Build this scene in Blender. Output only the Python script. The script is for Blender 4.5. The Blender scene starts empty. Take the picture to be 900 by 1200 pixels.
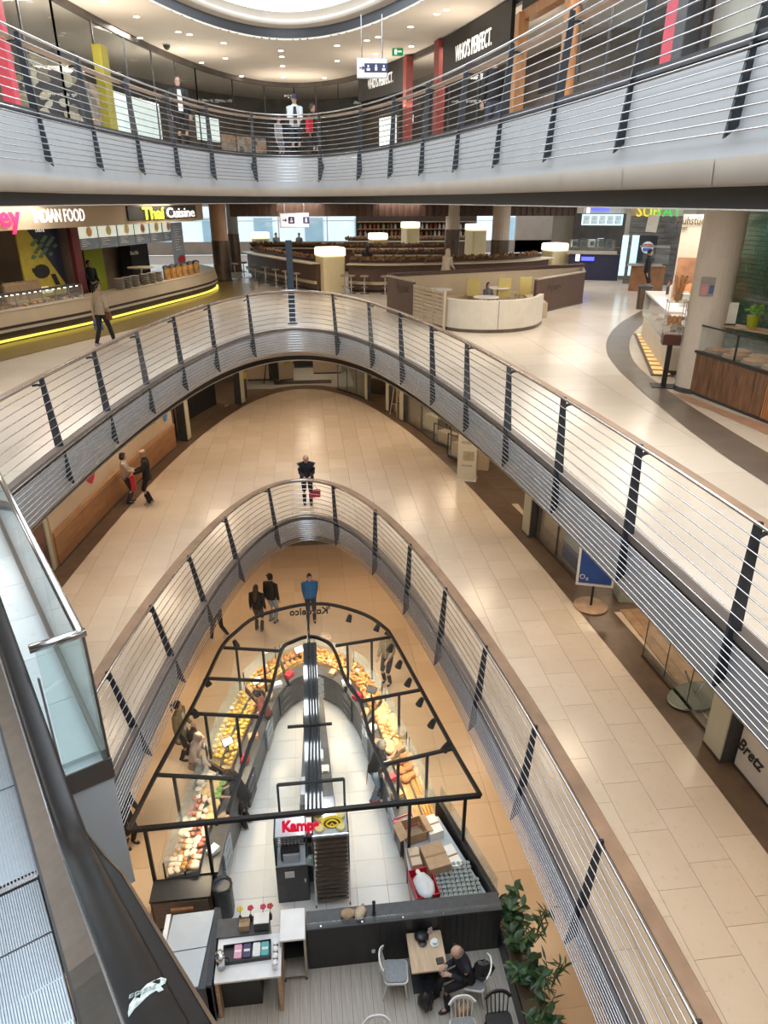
import bpy, bmesh, math, random
from mathutils import Vector, Matrix
random.seed(7)
SC = bpy.context.scene
COL = SC.collection
PI = math.pi
R = math.radians
# levels of the mall: ground, middle, food court, top; eye height of the photographer on the escalator
L0, L1, L2, L3, EYE = 0.0, 4.2, 8.9, 13.8, 12.6
CEIL3 = 17.0
# ---------------------------------------------------------------- camera
PITCH, YAW, FPX = math.atan(365 / 810), R(6.4), 810.0
cam_d = bpy.data.cameras.new('camera'); cam = bpy.data.objects.new('camera', cam_d); COL.objects.link(cam)
cam.location = (0, 0, EYE); cam.rotation_euler = (PI / 2 - PITCH, 0, -YAW)
cam_d.sensor_fit = 'VERTICAL'; cam_d.sensor_height = 36; cam_d.sensor_width = 27; cam_d.lens = FPX / 1200 * 36
cam_d.clip_start = 0.05; cam_d.clip_end = 400
SC.camera = cam
# ---------------------------------------------------------------- view, world
SC.view_settings.view_transform = 'Standard'; SC.view_settings.look = 'None'
SC.view_settings.gamma = 1.0; SC.view_settings.use_curve_mapping = False
SC.view_settings.exposure = -0.10
wd = bpy.data.worlds.new('sky'); SC.world = wd; wd.use_nodes = True
wn = wd.node_tree.nodes; wl = wd.node_tree.links
bg = wn['Background']
tc = wn.new('ShaderNodeTexCoord'); ns = wn.new('ShaderNodeTexNoise'); ns.inputs['Scale'].default_value = 2.5
cr = wn.new('ShaderNodeValToRGB'); cr.color_ramp.elements[0].color = (0.62, 0.78, 0.95, 1); cr.color_ramp.elements[1].color = (0.95, 0.98, 1, 1)
wl.new(tc.outputs['Generated'], ns.inputs['Vector']); wl.new(ns.outputs['Fac'], cr.inputs['Fac']); wl.new(cr.outputs['Color'], bg.inputs['Color'])
bg.inputs['Strength'].default_value = 2.4
SC.cycles.max_bounces = 6; SC.cycles.diffuse_bounces = 4; SC.cycles.glossy_bounces = 3
SC.cycles.transparent_max_bounces = 12; SC.cycles.transmission_bounces = 4
SC.cycles.caustics_reflective = False; SC.cycles.caustics_refractive = False
SC.cycles.sample_clamp_indirect = 4.0
SC.cycles.use_denoising = True
# ---------------------------------------------------------------- lights of the building and added fill lamps
def area(name, loc, sx, sy, power, color, rot=(0, 0, 0), shape='RECTANGLE', spread=180):
    l = bpy.data.lights.new(name, 'AREA'); l.shape = shape; l.size = sx; l.size_y = sy
    l.energy = power; l.color = color; l.spread = R(spread)
    o = bpy.data.objects.new(name, l); COL.objects.link(o); o.location = loc; o.rotation_euler = rot
    return o
def spot(name, loc, target, power, color, angle=70, blend=0.6, rad=0.06):
    l = bpy.data.lights.new(name, 'SPOT'); l.energy = power; l.color = color; l.spot_size = R(angle); l.spot_blend = blend
    l.shadow_soft_size = rad
    o = bpy.data.objects.new(name, l); COL.objects.link(o); o.location = loc
    d = Vector(target) - Vector(loc); o.rotation_euler = d.to_track_quat('-Z', 'Y').to_euler()
    return o
DAY = (0.90, 0.96, 1.0); WARM = (1.0, 0.79, 0.57); WARM0 = (1.0, 0.74, 0.48); SOFT = (1.0, 0.90, 0.78)
# daylight that falls through the glazed roof of the atrium
area('daylight_roof', (-0.3, 6, 18.6), 9.4, 38, 2050, DAY, shape='ELLIPSE')
# unseen uplights added over the upper shop fronts to brighten the ceiling
for x, y in ((-5.4, 15), (-5.0, 21), (-3.6, 27), (0, 31.5), (3.5, 27), (5.0, 21), (5.5, 14), (5.8, 6)):
    area('added_uplight', (x, y, CEIL3 - 1.5), 2.4, .8, 58, (1, .88, .74), (PI, 0, 0))
for x, y in ((-8, 16), (-7, 25), (-3, 34.5), (3, 34.5), (7, 25), (8.2, 14)):  # unseen lamps added inside the upper shops to lift their dark interiors
    area('added_shop_lamp', (x, y, CEIL3 - .2), 1.0, 1.0, 50, (1, .90, .78))
# recessed panels in the ceilings
for x, y in ((-6.5, 14), (6.5, 14), (-5, 24), (5.2, 24), (0, 29.5), (7, 4)):
    area('ceiling_lamp', (x, y, CEIL3 - 0.03), 1.2, 1.2, 140, SOFT)
for x, y in ((-7.2, 14), (-7.6, 22), (-4.5, 29), (1, 28), (6.0, 20), (5.6, 10), (5.8, 4), (9.5, 25), (0, 37), (5, 38), (13, 33), (12, 21), (9.3, 16.8), (-7, 6)):  # the one near the tall banner is added to brighten it
    area('ceiling_lamp', (x, y, 12.50), 2.2, 2.2, 118, SOFT)
for x, y in ((-5.6, 14), (-5.0, 20), (-3.8, 26), (0.2, 28.5), (4.0, 26), (5.2, 19), (5.6, 12), (5.4, 5), (0, 23.6), (5.6, -1), (0, 36.5), (-5.5, 31), (6, 27), (8.6, 17), (8.8, 11)):  # the last ones are added to brighten the back and right shops
    area('ceiling_lamp', (x, y, 7.82), 1.0, 1.0, 56, WARM)
for x, y in ((-4.6, 10), (-4.6, 16), (-2.5, 20.5), (2.2, 20.5), (4.6, 16), (4.6, 10), (4.6, 4), (-4.6, 4)):
    area('ceiling_lamp', (x, y, 3.24), 0.8, 0.8, 48, WARM0)

# ================================================================ helpers
MATS = {}
def mat(name, col, rough=0.6, metal=0.0, var=0.12, scale=6.0, bump=0.0, emit=0.0, alpha=None, trans=0.0, stretch=None, spec=0.5, coat=0.0):
    if name in MATS: return MATS[name]
    m = bpy.data.materials.new(name); MATS[name] = m; m.use_nodes = True
    nt = m.node_tree; b = nt.nodes['Principled BSDF']
    c = (col[0], col[1], col[2], 1.0)
    b.inputs['Roughness'].default_value = rough; b.inputs['Metallic'].default_value = metal
    b.inputs['Specular IOR Level'].default_value = spec
    if coat: b.inputs['Coat Weight'].default_value = coat; b.inputs['Coat Roughness'].default_value = 0.12
    tcn = nt.nodes.new('ShaderNodeTexCoord'); nz = nt.nodes.new('ShaderNodeTexNoise')
    nz.inputs['Scale'].default_value = scale; nz.inputs['Detail'].default_value = 4
    mp = nt.nodes.new('ShaderNodeMapping')
    if stretch: mp.inputs['Scale'].default_value = stretch
    nt.links.new(tcn.outputs['Object'], mp.inputs['Vector']); nt.links.new(mp.outputs['Vector'], nz.inputs['Vector'])
    rp = nt.nodes.new('ShaderNodeValToRGB')
    lo = tuple(max(0, x * (1 - var)) for x in col) + (1,); hi = tuple(min(1, x * (1 + var)) for x in col) + (1,)
    rp.color_ramp.elements[0].position = 0.3; rp.color_ramp.elements[1].position = 0.7
    rp.color_ramp.elements[0].color = lo; rp.color_ramp.elements[1].color = hi
    nt.links.new(nz.outputs['Fac'], rp.inputs['Fac']); nt.links.new(rp.outputs['Color'], b.inputs['Base Color'])
    if bump:
        bp = nt.nodes.new('ShaderNodeBump'); bp.inputs['Strength'].default_value = bump; bp.inputs['Distance'].default_value = 0.02
        nt.links.new(nz.outputs['Fac'], bp.inputs['Height']); nt.links.new(bp.outputs['Normal'], b.inputs['Normal'])
    if emit:
        nt.links.new(rp.outputs['Color'], b.inputs['Emission Color']); b.inputs['Emission Strength'].default_value = emit
    if trans: b.inputs['Transmission Weight'].default_value = trans
    if alpha is not None: b.inputs['Alpha'].default_value = alpha
    return m
def glass_mat(name, tint=(0.9, 0.97, 0.97), op=0.12, rough=0.03, sheen=0.85):
    """thin sheet glass: mostly clear, tinted, with a mirror-like sheen"""
    if name in MATS: return MATS[name]
    m = bpy.data.materials.new(name); MATS[name] = m; m.use_nodes = True
    nt = m.node_tree; nt.nodes.clear()
    out = nt.nodes.new('ShaderNodeOutputMaterial'); t = nt.nodes.new('ShaderNodeBsdfTransparent'); t.inputs['Color'].default_value = tint + (1,)
    g = nt.nodes.new('ShaderNodeBsdfGlossy'); g.inputs['Roughness'].default_value = rough
    d = nt.nodes.new('ShaderNodeBsdfDiffuse'); d.inputs['Color'].default_value = tint + (1,)
    lw = nt.nodes.new('ShaderNodeLayerWeight'); pw = nt.nodes.new('ShaderNodeMath'); pw.operation = 'POWER'; pw.inputs[1].default_value = 4.5
    fr = nt.nodes.new('ShaderNodeMath'); fr.operation = 'MULTIPLY_ADD'; fr.inputs[1].default_value = sheen; fr.inputs[2].default_value = 0.04 * sheen
    nt.links.new(lw.outputs['Facing'], pw.inputs[0]); nt.links.new(pw.outputs[0], fr.inputs[0])
    m1 = nt.nodes.new('ShaderNodeMixShader'); m2 = nt.nodes.new('ShaderNodeMixShader')
    m1.inputs[0].default_value = op
    nt.links.new(t.outputs[0], m1.inputs[1]); nt.links.new(d.outputs[0], m1.inputs[2])
    nt.links.new(fr.outputs[0], m2.inputs[0]); nt.links.new(m1.outputs[0], m2.inputs[1]); nt.links.new(g.outputs[0], m2.inputs[2])
    nt.links.new(m2.outputs[0], out.inputs['Surface'])
    return m
def stone_mat(name, cols, rough=0.25, scale=1.6, vein=0.5):
    """pale limestone: tone differs a little from tile to tile, faint veins"""
    m = bpy.data.materials.new(name); MATS[name] = m; m.use_nodes = True
    nt = m.node_tree; b = nt.nodes['Principled BSDF']; L = nt.links
    geo = nt.nodes.new('ShaderNodeNewGeometry'); oi = nt.nodes.new('ShaderNodeObjectInfo')
    n1 = nt.nodes.new('ShaderNodeTexNoise'); n1.inputs['Scale'].default_value = scale; n1.inputs['Detail'].default_value = 6; n1.inputs['Distortion'].default_value = 0.8
    L.new(geo.outputs['Position'], n1.inputs['Vector'])
    rp = nt.nodes.new('ShaderNodeValToRGB'); e = rp.color_ramp.elements
    e[0].position = 0.25; e[1].position = 0.75; e[0].color = cols[0] + (1,); e[1].color = cols[1] + (1,)
    mixv = nt.nodes.new('ShaderNodeMath'); mixv.operation = 'MULTIPLY_ADD'; mixv.inputs[1].default_value = 0.55
    rnd = nt.nodes.new('ShaderNodeMath'); rnd.operation = 'MULTIPLY'; rnd.inputs[1].default_value = 0.45
    isl = nt.nodes.new('ShaderNodeMath'); isl.operation = 'ADD'
    fr = nt.nodes.new('ShaderNodeMath'); fr.operation = 'FRACT'
    L.new(oi.outputs['Random'], isl.inputs[0]); L.new(geo.outputs['Random Per Island'], isl.inputs[1]); L.new(isl.outputs[0], fr.inputs[0])
    L.new(fr.outputs[0], rnd.inputs[0]); L.new(n1.outputs['Fac'], mixv.inputs[0]); L.new(rnd.outputs[0], mixv.inputs[2])
    L.new(mixv.outputs[0], rp.inputs['Fac'])
    n2 = nt.nodes.new('ShaderNodeTexNoise'); n2.inputs['Scale'].default_value = 9; n2.inputs['Detail'].default_value = 8; n2.inputs['Roughness'].default_value = 0.7
    L.new(geo.outputs['Position'], n2.inputs['Vector'])
    r2 = nt.nodes.new('ShaderNodeValToRGB'); r2.color_ramp.elements[0].position = 0.33; r2.color_ramp.elements[1].position = 0.43
    v = 1 - 0.18 * vein
    r2.color_ramp.elements[0].color = (v, v * 0.98, v * 0.95, 1); r2.color_ramp.elements[1].color = (1, 1, 1, 1)
    L.new(n2.outputs['Fac'], r2.inputs['Fac'])
    mx = nt.nodes.new('ShaderNodeMix'); mx.data_type = 'RGBA'; mx.blend_type = 'MULTIPLY'; mx.inputs['Factor'].default_value = 1
    L.new(rp.outputs['Color'], mx.inputs['A']); L.new(r2.outputs['Color'], mx.inputs['B']); L.new(mx.outputs['Result'], b.inputs['Base Color'])
    b.inputs['Roughness'].default_value = rough
    return m

class MB:
    """collects shapes; build() links them as one mesh object"""
    def __init__(s): s.v = []; s.f = []; s.mi = []; s.m = 0; s.sm = []; s.smooth = False
    def add(s, vs, fs):
        o = len(s.v); s.v += [tuple(v) for v in vs]
        for f in fs: s.f.append([i + o for i in f]); s.mi.append(s.m); s.sm.append(s.smooth)
        return s
    def box(s, c, d, rz=0, rx=0, ry=0):
        hx, hy, hz = d[0] / 2, d[1] / 2, d[2] / 2
        M = Matrix.Rotation(rz, 3, 'Z') @ Matrix.Rotation(ry, 3, 'Y') @ Matrix.Rotation(rx, 3, 'X')
        vs = [M @ Vector((x, y, z)) + Vector(c) for z in (-hz, hz) for x, y in ((-hx, -hy), (hx, -hy), (hx, hy), (-hx, hy))]
        return s.add(vs, [(3, 2, 1, 0), (4, 5, 6, 7), (0, 1, 5, 4), (1, 2, 6, 5), (2, 3, 7, 6), (3, 0, 4, 7)])
    def bbox(s, x0, x1, y0, y1, z0, z1): return s.box(((x0 + x1) / 2, (y0 + y1) / 2, (z0 + z1) / 2), (x1 - x0, y1 - y0, z1 - z0))
    def rbox(s, c, d, r=0.02, rz=0, n=3):
        """upright box with rounded vertical corners and a chamfered top"""
        hx, hy, hz = d[0] / 2, d[1] / 2, d[2] / 2; r = min(r, hx * .98, hy * .98)
        def ring(ins, z):
            o = []
            for sx, sy, a0 in ((1, 1, 0), (-1, 1, 90), (-1, -1, 180), (1, -1, 270)):
                for k in range(n + 1):
                    a = R(a0 + 90 * k / n); o.append((sx * (hx - r) + (r - ins) * math.cos(a), sy * (hy - r) + (r - ins) * math.sin(a), z))
            return o
        ch = min(r * .4, hz * .5); rings = [ring(0, -hz), ring(0, hz - ch), ring(ch, hz)]
        M = Matrix.Rotation(rz, 3, 'Z'); N = len(rings[0])
        vs = [M @ Vector(p) + Vector(c) for q in rings for p in q]; fs = [list(range(N))[::-1], list(range(2 * N, 3 * N))]
        for q in range(2):
            for k in range(N): k2 = (k + 1) % N; fs.append((q * N + k, q * N + k2, (q + 1) * N + k2, (q + 1) * N + k))
        return s.add(vs, fs)
    def prism(s, poly, z0, z1):
        n = len(poly); vs = [(p[0], p[1], z0) for p in poly] + [(p[0], p[1], z1) for p in poly]
        a = sum(poly[i][0] * poly[(i + 1) % n][1] - poly[(i + 1) % n][0] * poly[i][1] for i in range(n))
        fs = [list(range(n))[::-1], list(range(n, 2 * n))] + [(i, (i + 1) % n, n + (i + 1) % n, n + i) for i in range(n)]
        if a < 0: fs = [f[::-1] for f in fs]
        return s.add(vs, fs)
    def tube(s, path, r, n=6, caps=True, closed=False):
        P = [Vector(p) for p in path]; N = len(P); rs = r if isinstance(r, (list, tuple)) else [r] * N
        vs = []; up = Vector((0, 0, 1))
        for i, p in enumerate(P):
            t = (P[(i + 1) % N] - P[i - 1]) if closed or 0 < i < N - 1 else (P[1] - P[0] if i == 0 else P[-1] - P[-2])
            t = t.normalized() if t.length > 1e-9 else Vector((0, 0, 1))
            a = t.cross(up)
            if a.length < 0.05: a = t.cross(Vector((0, 1, 0)))
            a.normalize(); b = a.cross(t).normalized()
            vs += [p + (a * math.cos(2 * PI * (k + .5) / n) + b * math.sin(2 * PI * (k + .5) / n)) * rs[i] for k in range(n)]
        fs = []
        for i in range(N if closed else N - 1):
            j = (i + 1) % N
            for k in range(n): k2 = (k + 1) % n; fs.append((i * n + k, j * n + k, j * n + k2, i * n + k2))
        if caps and not closed: fs += [tuple(range(n)), tuple(range((N - 1) * n, N * n))[::-1]]
        return s.add(vs, fs)
    def bar(s, a, b, w, h=None):
        """square bar from a to b"""
        return s.tube([a, b], (w / 2) * 1.414, 4) if h is None else s.sweep([a, b], [(-w / 2, -h / 2), (w / 2, -h / 2), (w / 2, h / 2), (-w / 2, h / 2)])
    def sweep(s, path, prof, closed=False, caps=True):
        """profile (side, up) swept along a near-horizontal path; side is to the right of travel"""
        P = [Vector(p) for p in path]; N = len(P); n = len(prof); vs = []
        for i, p in enumerate(P):
            t = (P[(i + 1) % N] - P[i - 1]) if closed or 0 < i < N - 1 else (P[1] - P[0] if i == 0 else P[-1] - P[-2])
            h = Vector((t.x, t.y, 0))
            sd = Vector((h.y, -h.x, 0)).normalized() if h.length > 1e-6 else Vector((1, 0, 0))
            up = sd.cross(t).normalized()
            vs += [p + sd * q[0] + up * q[1] for q in prof]
        fs = []
        for i in range(N if closed else N - 1):
            j = (i + 1) % N
            for k in range(n): k2 = (k + 1) % n; fs.append((i * n + k, i * n + k2, j * n + k2, j * n + k))
        if caps and not closed: fs += [tuple(range(n))[::-1], tuple(range((N - 1) * n, N * n))]
        return s.add(vs, fs)
    def lathe(s, prof, c=(0, 0, 0), n=12, sx=1, sy=1):
        vs = [(c[0] + r * sx * math.cos(2 * PI * k / n), c[1] + r * sy * math.sin(2 * PI * k / n), c[2] + z) for r, z in prof for k in range(n)]
        fs = []
        for i in range(len(prof) - 1):
            for k in range(n): k2 = (k + 1) % n; fs.append((i * n + k, i * n + k2, (i + 1) * n + k2, (i + 1) * n + k))
        fs += [tuple(range(n))[::-1], tuple(range((len(prof) - 1) * n, len(prof) * n))]
        return s.add(vs, fs)
    def blob(s, c, rad, n=8, m=5, rz=0, jit=0.0):
        M = Matrix.Rotation(rz, 3, 'Z'); vs = []
        for i in range(m + 1):
            th = PI * i / m; q = max(math.sin(th), 0.02)
            for k in range(n):
                a = 2 * PI * k / n; j = 1 + random.uniform(-jit, jit)
                vs.append(M @ Vector((rad[0] * q * math.cos(a) * j, rad[1] * q * math.sin(a) * j, -rad[2] * math.cos(th) * j)) + Vector(c))
        fs = []
        for i in range(m):
            for k in range(n): k2 = (k + 1) % n; fs.append((i * n + k, i * n + k2, (i + 1) * n + k2, (i + 1) * n + k))
        fs += [tuple(range(n))[::-1], tuple(range(m * n, (m + 1) * n))]
        return s.add(vs, fs)
    def mesh(s, name, mats):
        me = bpy.data.meshes.new(name); me.from_pydata(s.v, [], s.f)
        for m in (mats if isinstance(mats, (list, tuple)) else [mats]): me.materials.append(m)
        if len(set(s.mi)) > 1: me.polygons.foreach_set('material_index', s.mi)
        if any(s.sm): me.polygons.foreach_set('use_smooth', s.sm)
        me.update(); return me
    def build(s, name, mats, parent=None, world=False, kind=None):
        if world and parent is not None:
            l = parent.location; s.v = [(a - l.x, b - l.y, c - l.z) for a, b, c in s.v]
        return link(name, s.mesh(name, mats), parent, kind)
def link(name, me, parent=None, kind=None):
    o = bpy.data.objects.new(name, me); COL.objects.link(o)
    if parent is not None: o.parent = parent
    if kind: o['kind'] = kind
    return o
def tag(o, label, cat, group=None, kind=None):
    o['label'] = label; o['category'] = cat
    if group: o['group'] = group
    if kind: o['kind'] = kind
    return o
def thing(name, label, cat, loc=(0, 0, 0), rz=0, group=None):
    o = bpy.data.objects.new(name, None); COL.objects.link(o); o.empty_display_size = 0.1
    o.location = loc; o.rotation_euler = (0, 0, rz); return tag(o, label, cat, group)
def struct(o, label=None):
    o['kind'] = 'structure'
    if label: o['label'] = label
    return o
def dup(root, loc, rz=None, label=None, scale=None):
    """a copy of a thing with copies of its parts and sub-parts"""
    def cp(o, par):
        c = o.copy(); COL.objects.link(c)
        if par is not None: c.parent = par
        for ch in KIDS.get(o.name, ()): cp(ch, c)
        return c
    KIDS = {}
    todo = [root]
    while todo:
        o = todo.pop(); KIDS[o.name] = list(o.children); todo += KIDS[o.name]
    c = cp(root, None); c.location = loc
    if rz is not None: c.rotation_euler = (0, 0, rz)
    if label: c['label'] = label
    if scale: c.scale = scale
    return c
def text_mesh(txt, size, depth=0.01, bold=0.0, shear=0.0, space=1.0):
    cu = bpy.data.curves.new('lettering', 'FONT'); cu.body = txt; cu.size = size; cu.extrude = depth / 2; cu.offset = bold
    cu.align_x = 'CENTER'; cu.align_y = 'CENTER'; cu.resolution_u = 2; cu.shear = shear; cu.space_character = space
    o = bpy.data.objects.new('lettering', cu); COL.objects.link(o)
    dg = bpy.context.evaluated_depsgraph_get(); me = bpy.data.meshes.new_from_object(o.evaluated_get(dg))
    bpy.data.objects.remove(o); return me
def text(txt, size, m, parent, loc, rz=0, tilt=90, depth=0.02, bold=0.0, sx=1.0, name='lettering', shear=0.0, space=1.0):
    """raised lettering, upright by default; its reading side faces rz - 90 degrees"""
    me = text_mesh(txt, size, depth, bold, shear, space); me.materials.clear(); me.materials.append(m)
    M = Matrix.Translation(loc) @ Matrix.Rotation(rz, 4, 'Z') @ Matrix.Rotation(R(tilt), 4, 'X') @ Matrix.Diagonal((sx, 1, 1, 1))
    me.transform(M); o = link(name, me, parent); return o
def at(px, py, z):
    """the place at height z that the photograph shows at pixel (px, py)"""
    a, b = px - 450.0, 600.0 - py; cp, sp = math.cos(PITCH), math.sin(PITCH)
    f, u = FPX * cp + b * sp, -FPX * sp + b * cp; cy, sy = math.cos(YAW), math.sin(YAW)
    t = (z - EYE) / u
    return Vector(((a * cy + f * sy) * t, (f * cy - a * sy) * t, z))
def ray_pt(px, py, d):
    """the place at plan distance d from the photographer in the direction of a pixel"""
    p = at(px, py, EYE + (1 if py < 235 else -1)) - cam.location; return cam.location + p * (d / math.hypot(p.x, p.y))
def smooth_path(pts, n=6):
    """Catmull-Rom through points"""
    P = [Vector(p) for p in pts]; out = []
    for i in range(len(P) - 1):
        a, b, c, d = P[max(i - 1, 0)], P[i], P[i + 1], P[min(i + 2, len(P) - 1)]
        for k in range(n):
            t = k / n; out.append(0.5 * ((2 * b) + (c - a) * t + (2 * a - 5 * b + 4 * c - d) * t * t + (3 * b - a - 3 * c + d) * t ** 3))
    out.append(P[-1]); return out
def offset(path, d):
    """shift a plan path sideways (to the right of travel)"""
    out = []
    for i, p in enumerate(path):
        t = path[min(i + 1, len(path) - 1)] - path[max(i - 1, 0)]; s = Vector((t.y, -t.x, 0)).normalized(); out.append(p + s * d)
    return out
def resample(path, step):
    """points every `step` metres along a path, with tangents"""
    out = []; acc = 0.0; nxt = 0.0
    for i in range(len(path) - 1):
        a, b = path[i], path[i + 1]; l = (b - a).length
        while l > 0 and nxt <= acc + l: out.append((a.lerp(b, (nxt - acc) / l), (b - a).normalized())); nxt += step
        acc += l
    return out
# ================================================================ materials used all over
M = {}
M['steel'] = mat('brushed_steel', (0.66, 0.67, 0.70), 0.2, 1.0, 0.06, 30)
M['chrome'] = mat('polished_steel', (0.72, 0.74, 0.77), 0.12, 1.0, 0.04, 20)
M['iron'] = mat('anthracite_paint', (0.035, 0.042, 0.052), 0.45, 0.2, 0.2, 12)
M['black'] = mat('black_lacquer', (0.018, 0.018, 0.02), 0.4, 0, 0.2, 8)
M['dark'] = mat('dark_grey_laminate', (0.06, 0.062, 0.068), 0.45, 0, 0.15, 8)
M['oak'] = mat('oiled_oak', (0.46, 0.30, 0.18), 0.45, 0, 0.22, 5, 0.05, stretch=(1, 1, 6))
M['handwood'] = mat('handrail_wood', (0.30, 0.19, 0.12), 0.5, 0, 0.22, 2.2)
M['fascia'] = mat('grey_sheet_fascia', (0.50, 0.50, 0.51), 0.5, 0.0, 0.05, 3)
M['cream'] = mat('cream_plaster', (0.62, 0.55, 0.47), 0.6, 0, 0.04, 2)
M['white'] = mat('white_laminate', (0.78, 0.79, 0.80), 0.4, 0, 0.04, 5)
M['offwhite'] = mat('off_white_paint', (0.70, 0.66, 0.58), 0.6, 0, 0.05, 3)
M['ceiling'] = mat('ceiling_plaster', (0.70, 0.63, 0.54), 0.75, 0, 0.03, 1)
M['brownfloor'] = mat('brown_stone', (0.13, 0.085, 0.055), 0.35, 0, 0.22, 3)
M['ledge'] = mat('kerb_bronze_grey', (0.20, 0.17, 0.155), 0.4, 0.2, 0.12, 4)
M['glass'] = glass_mat('clear_glass', (0.95, 0.98, 0.98), 0.05)
M['greenglass'] = glass_mat('greenish_glass', (0.91, 0.97, 0.965), 0.10)
M['bed'] = mat('tile_bed_mortar', (0.27, 0.21, 0.16), 0.8, 0, 0.1, 4)
M['shopglass'] = glass_mat('shop_glass', (.90, .92, .92), .01, .02, .14)
M['walnut'] = mat('walnut_slats', (0.095, 0.052, 0.038), 0.45, 0, 0.25, 7, stretch=(4, 4, 0.6))
M['lamp'] = mat('lit_lamp', (1.0, 0.93, 0.80), 0.5, 0, 0.02, 3, emit=9)
M['glow'] = mat('lit_sign_white', (1.0, 0.98, 0.95), 0.5, 0, 0.01, 3, emit=0.9)
M['paper'] = mat('white_paper', (0.80, 0.79, 0.76), 0.7, 0, 0.05, 9)
M['red'] = mat('red_plastic', (0.55, 0.02, 0.04), 0.4, 0, 0.1, 6)
M['card'] = mat('brown_cardboard', (0.42, 0.29, 0.18), 0.8, 0, 0.1, 10)
stone1 = stone_mat('beige_limestone', ((0.66, 0.535, 0.40), (0.74, 0.62, 0.485)), 0.22, 1.3, 0.5)
stone2 = stone_mat('pale_limestone', ((0.70, 0.62, 0.52), (0.77, 0.70, 0.61)), 0.2, 0.8, 0.25)
stone0 = stone_mat('sand_limestone', ((0.62, 0.45, 0.29), (0.70, 0.53, 0.36)), 0.3, 1.0, 0.35)
stone3 = stone_mat('bakery_tile_stone', ((0.66, 0.64, 0.60), (0.74, 0.73, 0.70)), 0.25, 1.0, 0.3)
stone4 = stone_mat('landing_tile_stone', ((0.58, 0.62, 0.64), (0.68, 0.72, 0.74)), 0.2, 1.2, 0.6)

# ================================================================ the atrium: rings of slabs
class Ring:
    def __init__(s, w, a, yc, xc): s.w, s.a, s.yc, s.xc = w, a, yc, xc
    def p(s, t, z, off=0.0):
        n = Vector((math.cos(t) / s.w, math.sin(t) / s.a, 0)).normalized()
        return Vector((s.xc + s.w * math.cos(t) + n.x * -off, s.yc + s.a * math.sin(t) + n.y * -off, z))   # off > 0: into the void
    def normal(s, t): return Vector((math.cos(t) / s.w, math.sin(t) / s.a, 0)).normalized()
    def ts(s, n=120, ymin=-4.0):
        t0 = math.asin(max(-1, min(1, (ymin - s.yc) / s.a)))
        # more points near the tight end
        out = []
        for i in range(n + 1):
            q = i / n; out.append(t0 + (PI - 2 * t0) * q)
        return out
    def inside(s, x, y, m=0.0): return ((x - s.xc) / (s.w + m)) ** 2 + ((y - s.yc) / (s.a + m)) ** 2 < 1
    def yedge(s, x, m=0.0):
        q = 1 - ((x - s.xc) / (s.w + m)) ** 2
        return s.yc + (s.a + m) * math.sqrt(q) if q > 0 else None
RF = {1: Ring(3.58, 18.4, 0, -0.18), 2: Ring(4.18, 20.3, 2, -0.28), 3: Ring(4.12, 20.1, 3.3, -0.28)}   # edge of the floor
RT = {1: Ring(3.88, 18.6, 0, -0.32), 2: Ring(4.35, 21.1, 2, -0.40), 3: Ring(4.25, 20.3, 3.3, -0.28)}   # top of the railing
RP = {1: Ring(3.38, 17.95, 0, -0.18), 2: Ring(4.02, 19.55, 2, -0.28), 3: Ring(3.93, 19.5, 3.3, -0.28)}  # tips of the posts
LZ = {1: L1, 2: L2, 3: L3}
OUT = {1: (-15, 15, -8, 46), 2: (-17, 22, -8, 56), 3: (-15, 15, -8, 46)}

def slab(level, z0, z1, ring, name, m, off=0.0):
    """floor plate round the void: inner edge follows the ring, outer edge is the building's"""
    x0, x1, y0, y1 = OUT[level]; mb = MB(); ts = ring.ts(100, -7.9); inner, outer = [], []
    for t in ts:
        p = ring.p(t, 0, off); inner.append(p); d = Vector((math.cos(t), max(math.sin(t), 0), 0))
        k = min((x1 - p.x) / d.x if d.x > 1e-6 else 1e9, (x0 - p.x) / d.x if d.x < -1e-6 else 1e9, (y1 - p.y) / d.y if d.y > 1e-6 else 1e9)
        outer.append(p + d * k)
    # corners
    n = len(ts); vs = []
    for z in (z0, z1): vs += [(p.x, p.y, z) for p in inner] + [(p.x, p.y, z) for p in outer]
    fs = []
    for i in range(n - 1):
        fs += [(i, i + 1, n + i + 1, n + i)[::1], (2 * n + i, 3 * n + i, 3 * n + i + 1, 2 * n + i + 1), (i, 2 * n + i, 2 * n + i + 1, i + 1)]
    for cx in (x1, x0):    # the far corners
        js = [i for i in range(n - 1) if abs(outer[i].x - cx) < 1e-3 and abs(outer[i + 1].y - y1) < 1e-3 or abs(outer[i + 1].x - cx) < 1e-3 and abs(outer[i].y - y1) < 1e-3]
        for j in js:
            b = len(vs); vs += [(cx, y1, z0), (cx, y1, z1)]; fs += [(n + j, n + j + 1, b), (3 * n + j, b + 1, 3 * n + j + 1)]
    mb.add(vs, fs); return struct(mb.build(name, m))

def band(ring, rows, name, m, parent=None, ts=None, smooth=True):
    """a skin round the void through rows of (offset into the void, z)"""
    ts = ts or ring.ts(120); mb = MB(); n = len(ts); vs = []
    for o, z in rows: vs += [ring.p(t, z, o) for t in ts]
    fs = [(r * n + i, r * n + i + 1, (r + 1) * n + i + 1, (r + 1) * n + i) for r in range(len(rows) - 1) for i in range(n - 1)]
    mb.smooth = smooth
    mb.add(vs, fs); return mb.build(name, m, parent)

def arc(ring, z, t0, t1, n=400):
    P = [ring.p(t0 + (t1 - t0) * i / n, z) for i in range(n + 1)]; return P

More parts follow.
